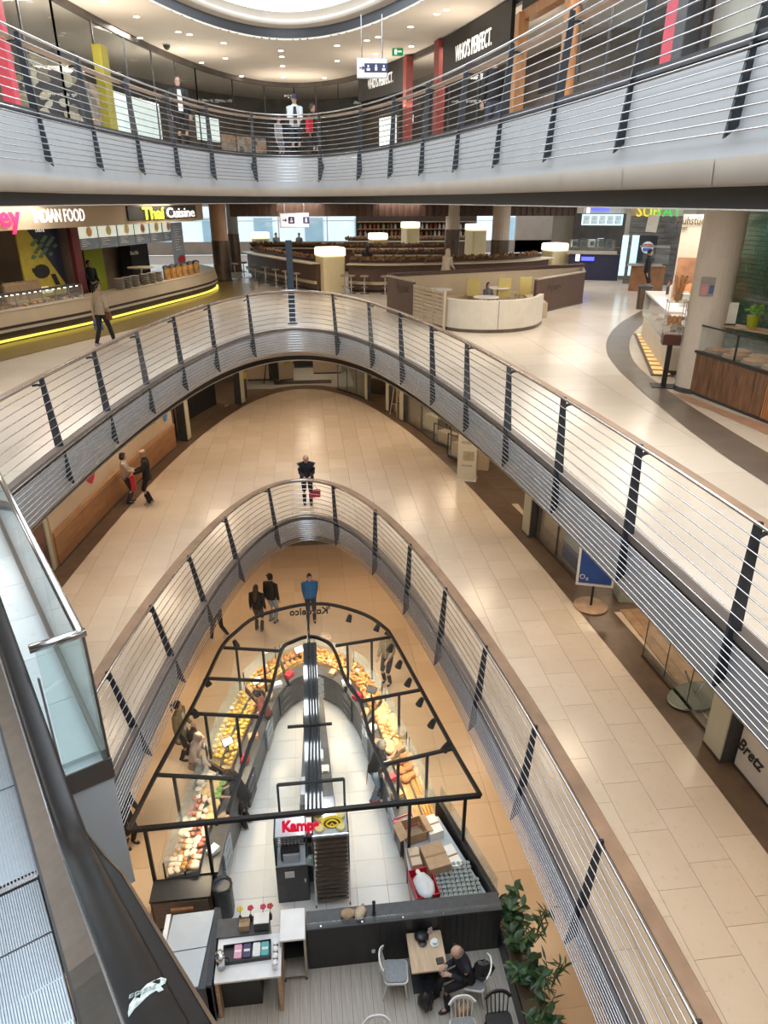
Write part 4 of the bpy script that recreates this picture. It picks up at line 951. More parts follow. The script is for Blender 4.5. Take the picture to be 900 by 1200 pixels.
# back shelves with bottles
bs = thing('back_bar', 'dark back bar with shelves of bottles and jars below the lit lettering', 'bar', (7, 50.5, L2)); mb = MB(); mb.bbox(3.8, 12.2, 51, 51.2, L2, L2 + 3.1); mb.build('back_panel', M['chocolate'], bs, world=True)
for k in range(4): mb = MB(); mb.bbox(3.9, 12.1, 50.4, 51, L2 + 1.0 + k * .45, L2 + 1.04 + k * .45); mb.build('shelf', M['oak'], bs, world=True)
bcols = [mat('bottle_%d' % k, c, .25) for k, c in enumerate(((.35, .10, .04), (.6, .45, .2), (.7, .66, .6), (.12, .2, .1), (.55, .2, .12)))]
bm = [MB().lathe([(.09, 0), (.09, .22), (.03, .28), (.03, .34)], n=7).mesh('bottle', m) for m in bcols]; random.seed(3)
for k in range(3):
    for q in range(27):
        o = link('bottle', bm[random.randrange(5)]); o.location = (4.1 + q * .3 + random.uniform(-.05, .05), 50.62, L2 + 1.04 + k * .45); tag(o, 'small bottle on the shelves of the back bar', 'bottle', 'bottles on the back bar')
o = text('FOOD LOUNGE', .72, M['glow'], bs, (5.6 - 7, 50.9 - 50.5 - .9, 3.06), 0, 90, .04, .0, 1.0)
# person-high direction totem and hanging sign over the food court
p = at(343, 381, L2); root = thing('totem', 'dark blue-grey direction post standing behind the middle railing', 'post', p + Vector((0, .35, 0))); MB().rbox((0, 0, 1.28), (.20, .12, 2.56), .015).build('shaft', mat('navy_grey_paint', (.035, .055, .08), .45), root); MB().bbox(-.16, .16, -.12, .12, 0, .02).build('base_plate', M['iron'], root)
P = at(345, 258, EYE - 1); P = cam.location + (P - cam.location) * (29.0 / P.y); hanging_sign(P, 1.12, .52, 12.54 - P.z - .26, 'lit hanging sign with arrow and two symbols in front of the food court windows', 2)
# ================================================================ food court, right side: booth, shops, counters
def facing(name, label, cat, px0, px1, py0, py1, d, depth, m, parent=None):
    """an upright box facing the atrium, spanning a picture width at plan distance d"""
    a, b = ray_pt(px0, py1, d), ray_pt(px1, py1, d); top = ray_pt((px0 + px1) / 2, py0, d).z; bot = ray_pt((px0 + px1) / 2, py1, d).z
    u = Vector((b.x - a.x, b.y - a.y, 0)); w = u.length; rz = math.atan2(u.y, u.x); c = Vector(((a.x + b.x) / 2, (a.y + b.y) / 2, 0)) + Vector((-u.y, u.x, 0)).normalized() * depth / 2
    mb = MB()
    if parent is None:
        mb.box((0, 0, (top - bot) / 2), (w, depth, top - bot)); o = mb.build(name, m); o.location = (c.x, c.y, bot); o.rotation_euler = (0, 0, rz)
        if cat: tag(o, label, cat)
        return o
    mb.box((c.x, c.y, (top + bot) / 2), (w, depth, top - bot), rz); return mb.build(name, m, parent, world=True)
def facing_text(txt, px, py, d, size, m, parent, sx=.8, name='lettering', bold=.003):
    p = ray_pt(px, py, d); o = text(txt, size, m, parent, (0, 0, 0), 0, 90, .02, bold, sx, name); o.location = p - parent.location if not parent.rotation_euler.z else Matrix.Rotation(-parent.rotation_euler.z, 3, 'Z') @ (p - parent.location)
    a = -math.atan2(p.x, p.y); o.rotation_euler = (0, 0, a - parent.rotation_euler.z); return o
V = lambda x, y, z=0.0: Vector((x, y, L2 + z))
bA, bB, bC, bD, bE = V(3.06, 25.9), V(4.32, 21.75), V(8.1, 24.6), V(10.9, 27.3), V(11.6, 29.2)
bo = thing('booth', 'walnut walled seating booth with a curved cream bench front', 'booth', (6.8, 25, L2))
def wallrun(nm, a, b, z0, z1, m, th=.10, par=bo): mb = MB(); mb.sweep([a, b], rect(-th / 2, th / 2, z0, z1)); return mb.build(nm, m, par, world=True)
m1 = bA.lerp(bB, .50)
wallrun('side_wall', bA, m1, .06, 1.22, M['walnut']); wallrun('cap', bA, m1, 1.22, 1.27, M['greige'], .14)
for k in range(9):   # slatted part of the left wall
    wallrun('slat', m1, bB, .12 + k * .118, .19 + k * .118, M['beige'], .06)
for q in (0, .33, .66, 1): p = m1.lerp(bB, q); mb = MB(); mb.bbox(p.x - .04, p.x + .04, p.y - .04, p.y + .04, L2, L2 + 1.16); mb.build('post', M['beige'], bo, world=True)
wallrun('plinth', bA, bB, 0, .08, M['bronze'], .14)
wallrun('side_wall', bC, bD, .06, 1.16, M['walnut']); wallrun('cap', bC, bD, 1.16, 1.21, M['greige'], .14); wallrun('plinth', bC, bD, 0, .08, M['bronze'], .14)
wallrun('side_wall', bD, bE, .06, 1.16, M['walnut']); wallrun('back_wall', bE, bA, .05, 1.2, M['beige'], .12); wallrun('cap', bE, bA, 1.2, 1.32, M['walnut'], .16)
arcp = smooth_path([(4.35, 21.85, L2), (4.75, 21.35, L2), (5.5, 21.05, L2), (6.4, 21.15, L2), (7.2, 21.7, L2), (7.75, 22.6, L2)], 5)
mb = MB(); mb.sweep(arcp, rect(-.14, 0, .1, .95)); mb.build('bench_front', M['offwhite'], bo, world=True)
mb = MB(); mb.sweep(arcp, rect(-.12, .01, 0, .1)); mb.build('bench_plinth', M['bronze'], bo, world=True)
mb = MB(); mb.sweep(arcp, rect(-.6, -.14, .1, .45)); mb.build('bench_seat', M['beige'], bo, world=True)
p = arcp[12]; t = (arcp[13] - arcp[11]).normalized(); mb = MB(); mb.box((p.x + t.y * .002, p.y - t.x * .002, L2 + .52), (.008, .02, .84), math.atan2(t.y, t.x)); mb.build('joint', M['dark'], bo, world=True)
mb = MB(); mb.sweep([bC + V(.2, -.9) - V(0, 0), bC + V(.6, 1.5) - V(0, 0)], rect(-.5, 0, 0, .5)); mb.build('bench_end', M['beige'], bo, world=True)
mb = MB(); mb.sweep([bE + V(-.6, -.5) - V(0, 0), bA + V(.6, -.1) - V(0, 0)], rect(0, .5, 0, .45)); mb.build('back_bench', M['beige'], bo, world=True)
o = text('Lagrnco', .40, M['bronze'], bo, (0, 0, 0), 0, 90, .01, .002, .8); d = (m1 - bA); o.location = bA.lerp(m1, .62) + Vector((d.y, -d.x, 0)).normalized() * .06 + Vector((0, 0, .95)) - bo.location; o.rotation_euler = (0, 0, math.atan2(d.y, d.x))
o = text('Lagrnco', .40, M['bronze'], bo, (0, 0, 0), 0, 90, .01, .002, .8); d = (bD - bC); o.location = bC.lerp(bD, .35) + Vector((d.y, -d.x, 0)).normalized() * .06 + Vector((0, 0, .85)) - bo.location; o.rotation_euler = (0, 0, math.atan2(d.y, d.x))
ych = mat('pale_yellow_plastic', (.66, .56, .22), .45, 0, .04)
for k, (px, py) in enumerate(((553, 356), (588, 357), (611, 355))):
    p = at(px, py + 4, L2) ; root = thing('dining_chair', ('left', 'middle', 'right')[k] + ' one of the three pale yellow chairs in the booth', 'chair', p, R(-10 + 8 * k), 'yellow chairs in the booth')
    MB().rbox((0, 0, .45), (.46, .44, .04), .04).build('seat', ych, root); MB().rbox((0, -.22, .78), (.48, .05, .62), .02).build('backrest', ych, root)
    for sx in (-1, 1):
        for sy in (-1, 1): MB().tube([(sx * .2, sy * .18, .44), (sx * .22, sy * .2, 0)], .016, 6).build('leg', M['steel'], root)
for k, (x, y) in enumerate(((6.1, 23.6), (7.2, 26.2), (5.0, 26.0))):
    root = thing('table', ('white round table between the yellow chairs', 'white table at the back bench of the booth, right one', 'white table at the back bench of the booth, left one')[k], 'table', V(x, y)); MB().lathe([(.42, .72), (.44, .74), (.42, .76)], n=18).build('top', M['white'], root); MB().tube([(0, 0, .02), (0, 0, .72)], .04, 8).build('column', M['steel'], root); MB().lathe([(.26, 0), (.26, .02), (.04, .04)], n=16).build('base', M['steel'], root)
# dark curved band in the floor, pale stone inside it
edge = smooth_path([at(x, y, L2) for x, y in ((756, 362), (728, 378), (713, 395), (711, 412), (722, 430), (748, 455), (792, 492), (842, 530), (905, 572), (960, 612), (1150, 760))], 5)
inner = smooth_path([at(x, y, L2) for x, y in ((760, 376), (746, 386), (738, 400), (739, 416), (750, 432), (772, 450), (806, 474), (856, 505), (905, 534), (965, 566), (1150, 665))], 5)
mb = MB(); n = len(edge); mb.add([(p.x, p.y, L2 + .010) for p in edge] + [(p.x, p.y, L2 + .010) for p in inner], [(i, i + 1, n + i + 1, n + i) for i in range(n - 1)]); struct(mb.build('floor_6', mat('dark_grey_stone_band', (.17, .14, .115), .3, 0, .15, 2)))
e2 = [at(x, y, L2) for x, y in ((780, 462), (830, 480), (905, 512), (990, 548))]; e3 = [at(x, y, L2) for x, y in ((800, 462), (850, 482), (905, 500), (980, 528))]
mb = MB(); mb.add([(p.x, p.y, L2 + .008) for p in e2 + e3], [(i, i + 1, 5 + i, 4 + i) for i in range(3)]); struct(mb.build('floor_7', mat('salmon_stone', (.52, .32, .22), .35, 0, .1, 3)))
# white round column on the right
p = at(813, 457, L2); root = thing('pillar', 'thick white column beside the bread counter on the right', 'column', p); MB().lathe([(.40, .1), (.40, 3.6)], n=28).build('shaft', mat('white_column_paint', (.66, .62, .56), .6, 0, .03), root); MB().lathe([(.42, 0), (.42, .1)], n=28).build('base_ring', M['dark'], root)
q = ray_pt(829, 336, math.hypot(p.x, p.y) - .415) ; nt = thing('notice', 'small notice with pink and blue fields on the white column', 'notice', q, -math.atan2(q.x, q.y))
MB().box((0, 0, 0), (.26, .015, .36)).build('sheet', mat('notice_grey', (.35, .33, .32), .6), nt); MB().box((-.05, -.012, -.05), (.12, .01, .2)).build('field', mat('notice_pink', (.62, .30, .34), .6), nt); MB().box((.08, -.012, -.05), (.08, .01, .16)).build('field', mat('notice_blue', (.10, .14, .35), .6), nt)
# bread counter with plank front at the right edge
c0, c1 = V(7.95, 13.5), V(8.35, 10.2); dd = (c1 - c0).normalized(); nn = Vector((dd.y, -dd.x, 0))    # nn points to the atrium
rc = thing('bread_counter', 'bread counter with rustic plank front and glass case at the right edge', 'counter', c0.lerp(c1, .4))
pl = mat('rustic_planks', (.17, .09, .048), .55, 0, .4, 5, .1, stretch=(3, 3, .5))
wp = (c1 - c0).length
for k in range(7):
    a, b = c0 + dd * (k * .30), c0 + dd * (k * .30 + .292); mb = MB(); mb.sweep([a, b], rect(-.04, random.uniform(0, .01), .08, .86)); mb.build('plank', pl, rc, world=True)
for k in range(22): a = c0 + dd * (2.12 + k * .055); mb = MB(); mb.sweep([a, a + dd * .032], rect(-.04, .01, .08, .86)); mb.build('slat', M['goldwood'], rc, world=True)
mb = MB(); mb.sweep([c0, c1], rect(-1.05, -.05, 0, .86)); mb.build('body', M['dark'], rc, world=True); mb = MB(); mb.sweep([c0 - dd * .03, c1], rect(-1.1, .03, .86, .91)); mb.build('worktop', M['black'], rc, world=True)
for s in (0.02, 1.15, 2.3): a = c0 + dd * s; mb = MB(); mb.box((a.x, a.y, L2 + 1.16), (.03, .03, .5)); mb.build('post', M['black'], rc, world=True)
mb = MB(); mb.sweep([c0, c1], rect(-.02, .0, 1.39, 1.42)); mb.build('top_bar', M['black'], rc, world=True); mb = MB(); mb.sweep([c0, c1], rect(-.012, -.004, .91, 1.39)); mb.build('pane', M['glass'], rc, world=True); mb = MB(); mb.sweep([c0 , c0 - nn * .9], rect(-.006, .006, .91, 1.39)); mb.build('pane', M['glass'], rc, world=True)
crumb = mat('baked_crust_pale', (.62, .34, .16), .6, 0, .25, 20)
for k in range(10):
    p = c0 + dd * (.3 + .27 * k) - nn * (.28 + .32 * (k % 2)); root = thing('flat_bread', 'round flat bread on a board in the right glass case, %s from its far end' % ORD[k], 'bread', p + Vector((0, 0, .91)), 0, 'flat breads in the right glass case'); mb = MB(); mb.smooth = True; mb.lathe([(.10, .03), (.21, .035), (.22, .06), (.14, .08)], n=14); mb.build('crust', crumb, root); MB().lathe([(.24, 0), (.24, .03)], n=14).build('board', M['oak'], root)
b = thing('herb_pot', 'green herb in a lime pot on the bread counter', 'plant', c0 + dd * .55 - nn * .75 + Vector((0, 0, 1.42))); MB().lathe([(.09, 0), (.12, .22), (.10, .22)], n=12).build('pot', M['lime'], b)
mb = MB(); random.seed(5)
for k in range(26): mb.blob((random.uniform(-.13, .13), random.uniform(-.13, .13), .25 + random.uniform(0, .17)), (.045, .045, .03), 6, 3, random.random(), .2)
mb.build('leaves', mat('herb_green', (.16, .36, .05), .6, 0, .4, 20), b)['kind'] = 'stuff'
mb = MB(); mb.sweep([c0 + dd * .2 - nn * .55, c0 + dd * 1.6 - nn * .9], rect(-.2, .2, 1.39, 1.42)); mb.build('shelf', M['oak'], rc, world=True)
o = thing('menu_stand', 'white sheet in an upright stand on the bread counter', 'menu', c0 + dd * .15 - nn * .5 + Vector((0, 0, 1.42)), R(-25)); MB().box((0, 0, .22), (.30, .02, .42)).build('sheet', M['paper'], o); MB().bbox(-.16, .16, -.05, .05, 0, .02).build('foot', M['black'], o)
# green tile wall behind it
gt = mat('dark_green_glazed_tile', (.012, .035, .022), .15, 0, .35, 3); grout = mat('tile_grout', (.10, .13, .11), .8)
gw = struct(MB().bbox(10.75, 10.95, 8.5, 17.2, L2, 12.5).build('wall_right_1', grout)); mb = MB()
for i in range(42):
    for j in range(34): y = 8.52 + i * .206 + (.103 if j % 2 else 0); mb.bbox(10.73, 10.76, y, y + .196, L2 + j * .105, L2 + j * .105 + .095)
mb.build('tile', gt, gw)['kind'] = 'stuff'
bl = thing('drinks_cooler', 'black drinks cooler with white script in front of the green tiles', 'cooler', (10.35, 12.4, L2)); MB().rbox((0, 0, 1.0), (.65, .8, 2.0), .04).build('body', M['black'], bl); o = text('Coffee', .22, M['paper'], bl, (-.34, 0, 1.62), R(-90), 90, .01, .002)
# tall breakfast banner
o = facing('banner', 'tall cream banner with a croissant picture and the word Fruehstueck', 'banner', 781, 836, 251, 376, 20.5, .05, mat('banner_cream', (.62, .55, .45), .6, 0, .03))
facing_text('Frühstück', 811, 259, 20.4, .26, M['chocolate'], o, .75); facing_text('Toast', 800, 267, 20.4, .12, M['chocolate'], o, .8)
q = facing('picture', '', '', 783, 834, 302, 374, 20.46, .03, mat('picture_ground', (.40, .20, .11), .6, 0, .3, 3)); q.parent = o; q.matrix_parent_inverse = Matrix.Identity(4); q.matrix_basis = o.matrix_basis.inverted() @ q.matrix_basis
mb = MB(); mb.smooth = True; random.seed(2)
for k in range(7): mb.blob((-.42 + .14 * k, -.13, .42 + .30 * math.sin(k / 6 * PI)), (.16, .05, .20 + .10 * math.sin(k / 6 * PI)), 8, 5, 0, .05)
mb.build('croissant', mat('croissant_print', (.62, .26, .10), .6, 0, .35, 8), o); facing_text('3,95 €', 803, 366, 20.35, .34, M['paper'], o, .8)
# glass pastry case further back
g0, g1 = V(9.85, 19.9), V(8.25, 15.2); gc = thing('pastry_case', 'pale glass pastry case in front of the tall banner', 'display case', g0.lerp(g1, .5)); d2 = (g1 - g0).normalized()
def run2(nm, a, b, prof, m): mb = MB(); mb.sweep([a, b], prof); return mb.build(nm, m, gc, world=True)
run2('base', g0, g1, rect(-.9, -.06, 0, .62), M['offwhite']); run2('plinth', g0, g1, rect(-.9, -.1, 0, .1), M['dark']); run2('deck', g0, g1, rect(-.9, -.02, .62, .68), M['white']); run2('pane', g0, g1, rect(-.012, .0, .66, 1.28), M['glass']); run2('top', g0, g1, rect(-.9, 0, 1.28, 1.32), M['white']); run2('end_pane', g1, g1 + Vector((d2.y, -d2.x, 0)) * -.9, rect(-.006, .006, .66, 1.28), M['glass'])
for k in range(9):
    p = g0.lerp(g1, .08 + .1 * k) + Vector((d2.y, -d2.x, 0)) * -(.3 + .3 * (k % 2)); root = thing('pastry', 'pastry on a white plate in the pale glass case, %s from its far end' % ORD[k], 'pastry', p + Vector((0, 0, .68)), 0, 'pastries in the pale glass case'); MB().lathe([(.16, 0), (.18, .02)], n=12).build('plate', M['white'], root); mb = MB(); mb.smooth = True; mb.blob((0, 0, .06), (.12, .09, .05), 8, 5); mb.build('dough', crumb, root)
for k in range(5):
    p = g0.lerp(g1, .15 + .17 * k) + Vector((d2.y, -d2.x, 0)) * -.5; root = thing('paper_bag' if k % 2 else 'bottle', ('pale bag standing on the pastry case, %s from its far end', 'bottle standing on the pastry case, %s from its far end')[1 - k % 2] % names[k], 'bag' if k % 2 else 'bottle', p + Vector((0, 0, 1.32)))
    if k % 2: MB().rbox((0, 0, .16), (.2, .14, .32), .03).build('sack', M['paper'], root); MB().bbox(-.08, .08, -.01, .01, .32, .36).build('fold', M['paper'], root)
    else: MB().lathe([(.06, 0), (.06, .22), (.025, .3)], n=8).build('glass_body', M['bronze'], root); MB().lathe([(.03, .3), (.03, .34)], n=8).build('cap', M['red'], root)
gs = thing('light_grate', 'strip of amber lit floor boxes beside the pastry case', 'floor light', at(764, 420, L2)); amber = mat('amber_light', (.85, .55, .22), .5, 0, .1, 5, emit=.6); A, B = at(753, 392, L2), at(776, 441, L2)
mb = MB(); mb.sweep([A, B], rect(-.25, .25, .0, .03)); mb.build('frame', M['bronze'], gs, world=True)
for k in range(11): mb = MB(); mb.sweep([A.lerp(B, (k + .15) / 11), A.lerp(B, (k + .85) / 11)], rect(-.18, .18, .03, .036)); mb.build('lamp', amber, gs, world=True)
# black sanitizer-like stand with glass top
ls = thing('display_stand', 'black display stand with a glass box on its post beside the column', 'stand', at(777, 453, L2), R(-20)); MB().bbox(-.26, .26, -.2, .2, 0, .025).build('foot_plate', M['black'], ls); MB().bbox(-.05, .05, -.04, .04, .02, .95).build('post', M['black'], ls); MB().rbox((0, 0, 1.03), (.36, .34, .22), .02).build('box', mat('oxblood_box', (.10, .03, .025), .5), ls)
for z in (1.32, 1.55): MB().bbox(-.17, .17, -.16, .16, z, z + .012).build('shelf', M['glass'], ls)
for sx in (-1, 1):
    for sy in (-1, 1): MB().bbox(sx * .17 - .008, sx * .17 + .008, sy * .16 - .008, sy * .16 + .008, 1.12, 1.8).build('upright', M['steel'], ls)
MB().bbox(-.2, .2, -.18, .18, 1.78, 1.82).build('lid', M['greenglass'], ls)
for k in range(6):
    c = link('loaf', bpy.data.meshes.get('stand_loaf') or MB().blob((0, 0, 0), (.05, .04, .09), 7, 4).mesh('stand_loaf', crumb), ls); c.location = (-.1 + .1 * (k % 3), -.06 + .1 * (k // 3), 1.42)
br = thing('baguette_basket', 'bundle of baguettes upright on the display stand', 'bread', ls.location + Vector((0, 0, 1.82)), R(-20)); MB().lathe([(.08, 0), (.10, .12)], n=10).build('basket', M['oak'], br)
for k in range(5): MB().tube([(.03 * math.cos(k * 1.26), .03 * math.sin(k * 1.26), .02), (.12 * math.cos(k * 1.26), .12 * math.sin(k * 1.26), .48)], [.03, .025], 6).build('baguette', crumb, br)
# far right shops
for k, (px0, px1, d, mm) in enumerate(((640, 668, 41, M['greige']), (664, 735, 40.5, M['shopdark']), (722, 800, 37, M['greige']))):
    o = facing('wall_shop_%d' % k, None, None, px0, px1, 236, 345, d + 2.2, .15, mm); struct(o)
lk = mat('navy_counter', (.02, .022, .06), .4); blu = mat('lit_blue', (.10, .12, .95), .5, 0, .02, emit=1.6); paleblue = mat('lit_pale_blue', (.55, .80, .95), .5, 0, .03, emit=1.1)
ks = thing('kiosk', 'navy kiosk counter with lit blue emblem and sloping glass', 'kiosk', ray_pt(693, 318, 38.5)); facing('body', '', '', 664, 723, 298, 330, 38.5, .7, lk, ks); facing('worktop', '', '', 664, 723, 295, 298, 38.4, .8, M['greige'], ks); facing('pane', '', '', 666, 720, 281, 295, 38.9, .02, M['glass'], ks); facing('back_counter', '', '', 664, 723, 290, 325, 39.5, .7, M['bronze'], ks); facing('emblem', '', '', 674, 679, 298, 306, 38.4, .04, M['glow'], ks); facing('lit_name', '', '', 681, 696, 301, 305.5, 38.35, .03, blu, ks)
for k in range(5): root = thing('appliance', 'appliance on the back counter of the navy kiosk, %s from the left' % names[k], 'appliance', ray_pt(672 + k * 10, 290, 39.8)); MB().rbox((0, 0, .2), (.35, .3, .4 + .1 * (k % 2)), .04).build('body', (M['steel'], M['dark'], M['offwhite'])[k % 3], root); MB().bbox(-.1, .1, -.16, -.15, .1, .3).build('panel', M['black'], root)
kl = facing('lightbox', 'long pale blue lit menu box above the navy kiosk', 'light box', 681, 729, 251, 264, 39, .12, paleblue); [MB().bbox(x - .015, x + .015, -.01, .01, kl.dimensions.z, 12.54 - kl.location.z).build('hanger', M['steel'], kl) for x in (-.9, .9)]
for k in range(5): facing('picture', '', '', 683 + k * 9.2, 690.5 + k * 9.2, 252.5, 262.5, 38.93, .01, mat('kiosk_print', (.5, .62, .68), .5, 0, .3, 6, emit=.4)).name = 'print'
for o in [o for o in bpy.data.objects if o.name.startswith('print') and o.parent is None]: w = o.matrix_basis.copy(); o.parent = kl; o.matrix_basis = kl.matrix_basis.inverted() @ w
kp = facing('sign_band', 'cream band with a blue emblem and lettering above the kiosk', 'sign', 676, 738, 237, 250, 39.4, .1, M['cream']); facing('lit_name', '', '', 693, 714, 242.5, 247, 39.3, .04, blu).name = 'lit_bar'; facing('emblem', '', '', 687, 691, 240, 250, 39.3, .05, M['glow']).name = 'emblem_plate'
for nm in ('emblem_plate', 'lit_bar'): o = bpy.data.objects[nm]; w = o.matrix_basis.copy(); o.parent = kp; o.matrix_basis = kp.matrix_basis.inverted() @ w
lt = thing('leaning_board', 'white board leaning at the navy kiosk', 'board', at(695, 326, L2), R(-15)); mb = MB(); mb.box((0, 0, .55), (.5, .03, 1.1), 0, R(-14)); mb.build('panel', M['paper'], lt); MB().tube([(0, .12, .9), (0, .45, 0)], .015, 5).build('prop', M['steel'], lt)
for k, (px0, px1) in enumerate(((724, 731), (735, 743))): facing('light_column', ('left', 'right')[k] + ' one of the two pale blue lit columns beside the dark machine', 'light', px0, px1, 276, 323, 35.2, .25, paleblue)
mc = facing('drinks_machine', 'black drinks machine with a round blue and red emblem', 'machine', 744, 765, 276, 319, 36.0, .5, M['black'])
w_, h_ = mc.dimensions.x, mc.dimensions.z
MB().lathe([(.26, -.01), (.26, .01)], n=20).build('emblem_ring', M['paper'], mc); e = mc.children[0]; e.rotation_euler = (PI / 2, 0, 0); e.location = (-.0, -.27, h_ * .68)
for k, (c, z) in enumerate((((.5, .03, .05), .09), ((.04, .10, .45), -.09))): x = MB().box((0, -.285, h_ * .68 + z), (.38, .01, .13)).build('emblem_field', mat('emblem_%d' % k, c, .5), mc)
sk = thing('sandwich_counter', 'brown sandwich counter with sloping glass near the dark machine', 'counter', ray_pt(757, 335, 34.2)); facing('body', '', '', 735, 775, 312, 346, 34.2, .8, mat('chestnut_panel', (.30, .14, .06), .5, 0, .2, 3), sk); facing('worktop', '', '', 735, 776, 309, 312, 34.1, .9, M['steel'], sk); facing('pane', '', '', 752, 783, 290, 309, 34.5, .02, M['glass'], sk); facing('guard_top', '', '', 750, 785, 288, 290, 34.5, .5, M['steel'], sk)
sw = thing('sign_board', 'sign with yellow and green capital letters above the slate wall', 'sign', ray_pt(768, 246, 33.2)); facing('board', '', '', 738, 800, 236, 253, 33.3, .1, M['cream'], sw); facing_text('SUB', 760, 248, 33.1, .62, mat('lit_yellow', (.95, .75, .05), .5, 0, .02, emit=.9), sw, .9); facing_text('WAY', 779, 248, 33.1, .62, mat('lit_green', (.05, .55, .12), .5, 0, .02, emit=.9), sw, .9)
sl = struct(facing('wall_slate', None, None, 728, 800, 253, 340, 37.3, .1, mat('slate_wall', (.13, .125, .115), .6, 0, .35, 1.5, stretch=(1, 1, 4)))); mb = MB(); random.seed(11)
w_, h_ = sl.dimensions.x, sl.dimensions.z
for j in range(14):
    x = -w_ / 2
    while x < w_ / 2 - .3: L = random.uniform(.3, .7); mb.box((x + L / 2, -.06, .1 + j * h_ / 14), (L - .02, .03 + random.uniform(0, .02), h_ / 14 - .02)); x += L
mb.build('stone', bpy.data.materials['slate_wall'], sl)['kind'] = 'stuff'
hp = facing('hanging_poster', 'white sheet hanging crookedly under the yellow and green sign', 'poster', 756, 769, 252, 272, 32.2, .02, M['paper']); hp.rotation_euler[1] = R(4); MB().bbox(-.01, .01, -.01, .01, hp.dimensions.z, 12.5 - hp.location.z).build('string', M['paper'], hp)
bn = thing('waste_bin', 'tall dark waste bin at the start of the curved floor band', 'bin', at(753, 362, L2)); MB().lathe([(.24, 0), (.26, .75)], n=14).build('body', M['bronze'], bn); MB().lathe([(.27, .75), (.27, .82), (.15, .86)], n=14).build('lid', M['dark'], bn)

# picture wall with pale ovals inside the upper left shop
ov = facing('wall_picture', 'big dark picture wall of pale ovals inside the upper left shop', 'picture', 16, 101, 58, 150, 21.5, .08, mat('picture_dark', (.045, .042, .045), .6)); random.seed(4)
w_, h_ = ov.dimensions.x, ov.dimensions.z; om = [mat('oval_%d' % k, c, .6, 0, .15, 5) for k, c in enumerate(((.50, .44, .32), (.30, .27, .17), (.58, .52, .42), (.20, .17, .13)))]
for k in range(46):
    x, z = random.uniform(-w_ / 2 + .12, w_ / 2 - .12), random.uniform(.1, h_ - .1); r1, r2, a_ = random.uniform(.10, .2), random.uniform(.06, .13), random.uniform(0, PI); n = 12; mb = MB()
    mb.add([(x + r1 * math.cos(q) * math.cos(a_) - r2 * math.sin(q) * math.sin(a_), -.045 - .0008 * k - hh, z + r1 * math.cos(q) * math.sin(a_) + r2 * math.sin(q) * math.cos(a_)) for hh in (0, .01) for q in [2 * PI * m / n for m in range(n)]], [tuple(range(n))[::-1], tuple(range(n, 2 * n))]); mb.build('oval_print', om[k % 4], ov)
MB().box((0, -.06, h_ / 2), (w_ + .1, .03, .03)).build('rail', M['dark'], ov); area('added_shop_lamp', ray_pt(60, 60, 19.5) + Vector((0, 0, 1.0)), .8, .8, 60, (1, .9, .78))  # added shop lamp shining on the picture wall
# ================================================================ middle floor: shop fronts behind the dark border
S1 = Ring(6.95, 32.15, 2.0, -0.2); H1 = L1 + 3.34
def t1(px, py):
    """angle on the shop line under a pixel of the middle floor"""
    p = at(px, py, L1); a0 = math.atan2(p.x, p.y); lo, hi = 0.0, PI
    for _ in range(50):
        m = (lo + hi) / 2; q = S1.p(m, 0)
        if math.atan2(q.x, q.y) > a0: lo = m
        else: hi = m
    return lo
M['woodpanel'] = mat('cinnamon_wood_panel', (.34, .165, .07), .45, 0, .2, 2.5, stretch=(.5, .5, 4))
M['creamwall'] = mat('cream_wall_panel', (.60, .48, .36), .6, 0, .03, 1)
M['sage'] = mat('sage_cream_pillar', (.52, .50, .38), .5, 0, .04, 2)
M['taupefloor'] = mat('taupe_shop_floor', (.16, .115, .08), .35, 0, .2, 3, stretch=(.4, 3, 1))
M['palefloor'] = mat('pale_shop_floor', (.46, .45, .41), .4, 0, .05, 2)
struct(band(S1, [(0.1, L1 - .002), (-9, L1 - .002)], 'floor_8', M['taupefloor'], None, S1.ts(120, -7), False))
S1B = Ring(10.5, 37.0, 2.0, -0.2); struct(curtain(S1B, 0.0, PI, L1, H1 + .3, .1, 60).build('wall_middle', mat('shop_wall_umber', (.22, .18, .14), .6, 0, .15, 1)))
def c1(nm, label, cat, a, b, z0, z1, m, th=.1, off=0.0, n=6, parent=None):
    mb = curtain(S1, a, b, L1 + z0, L1 + z1, th, n, off)
    if parent is not None: return mb.build(nm, m, parent, world=True)
    c = S1.p((a + b) / 2, L1 + z0); mb.v = [(x - c.x, y - c.y, z - c.z) for x, y, z in mb.v]; o = mb.build(nm, m); o.location = c
    return tag(o, label, cat) if cat else struct(o)
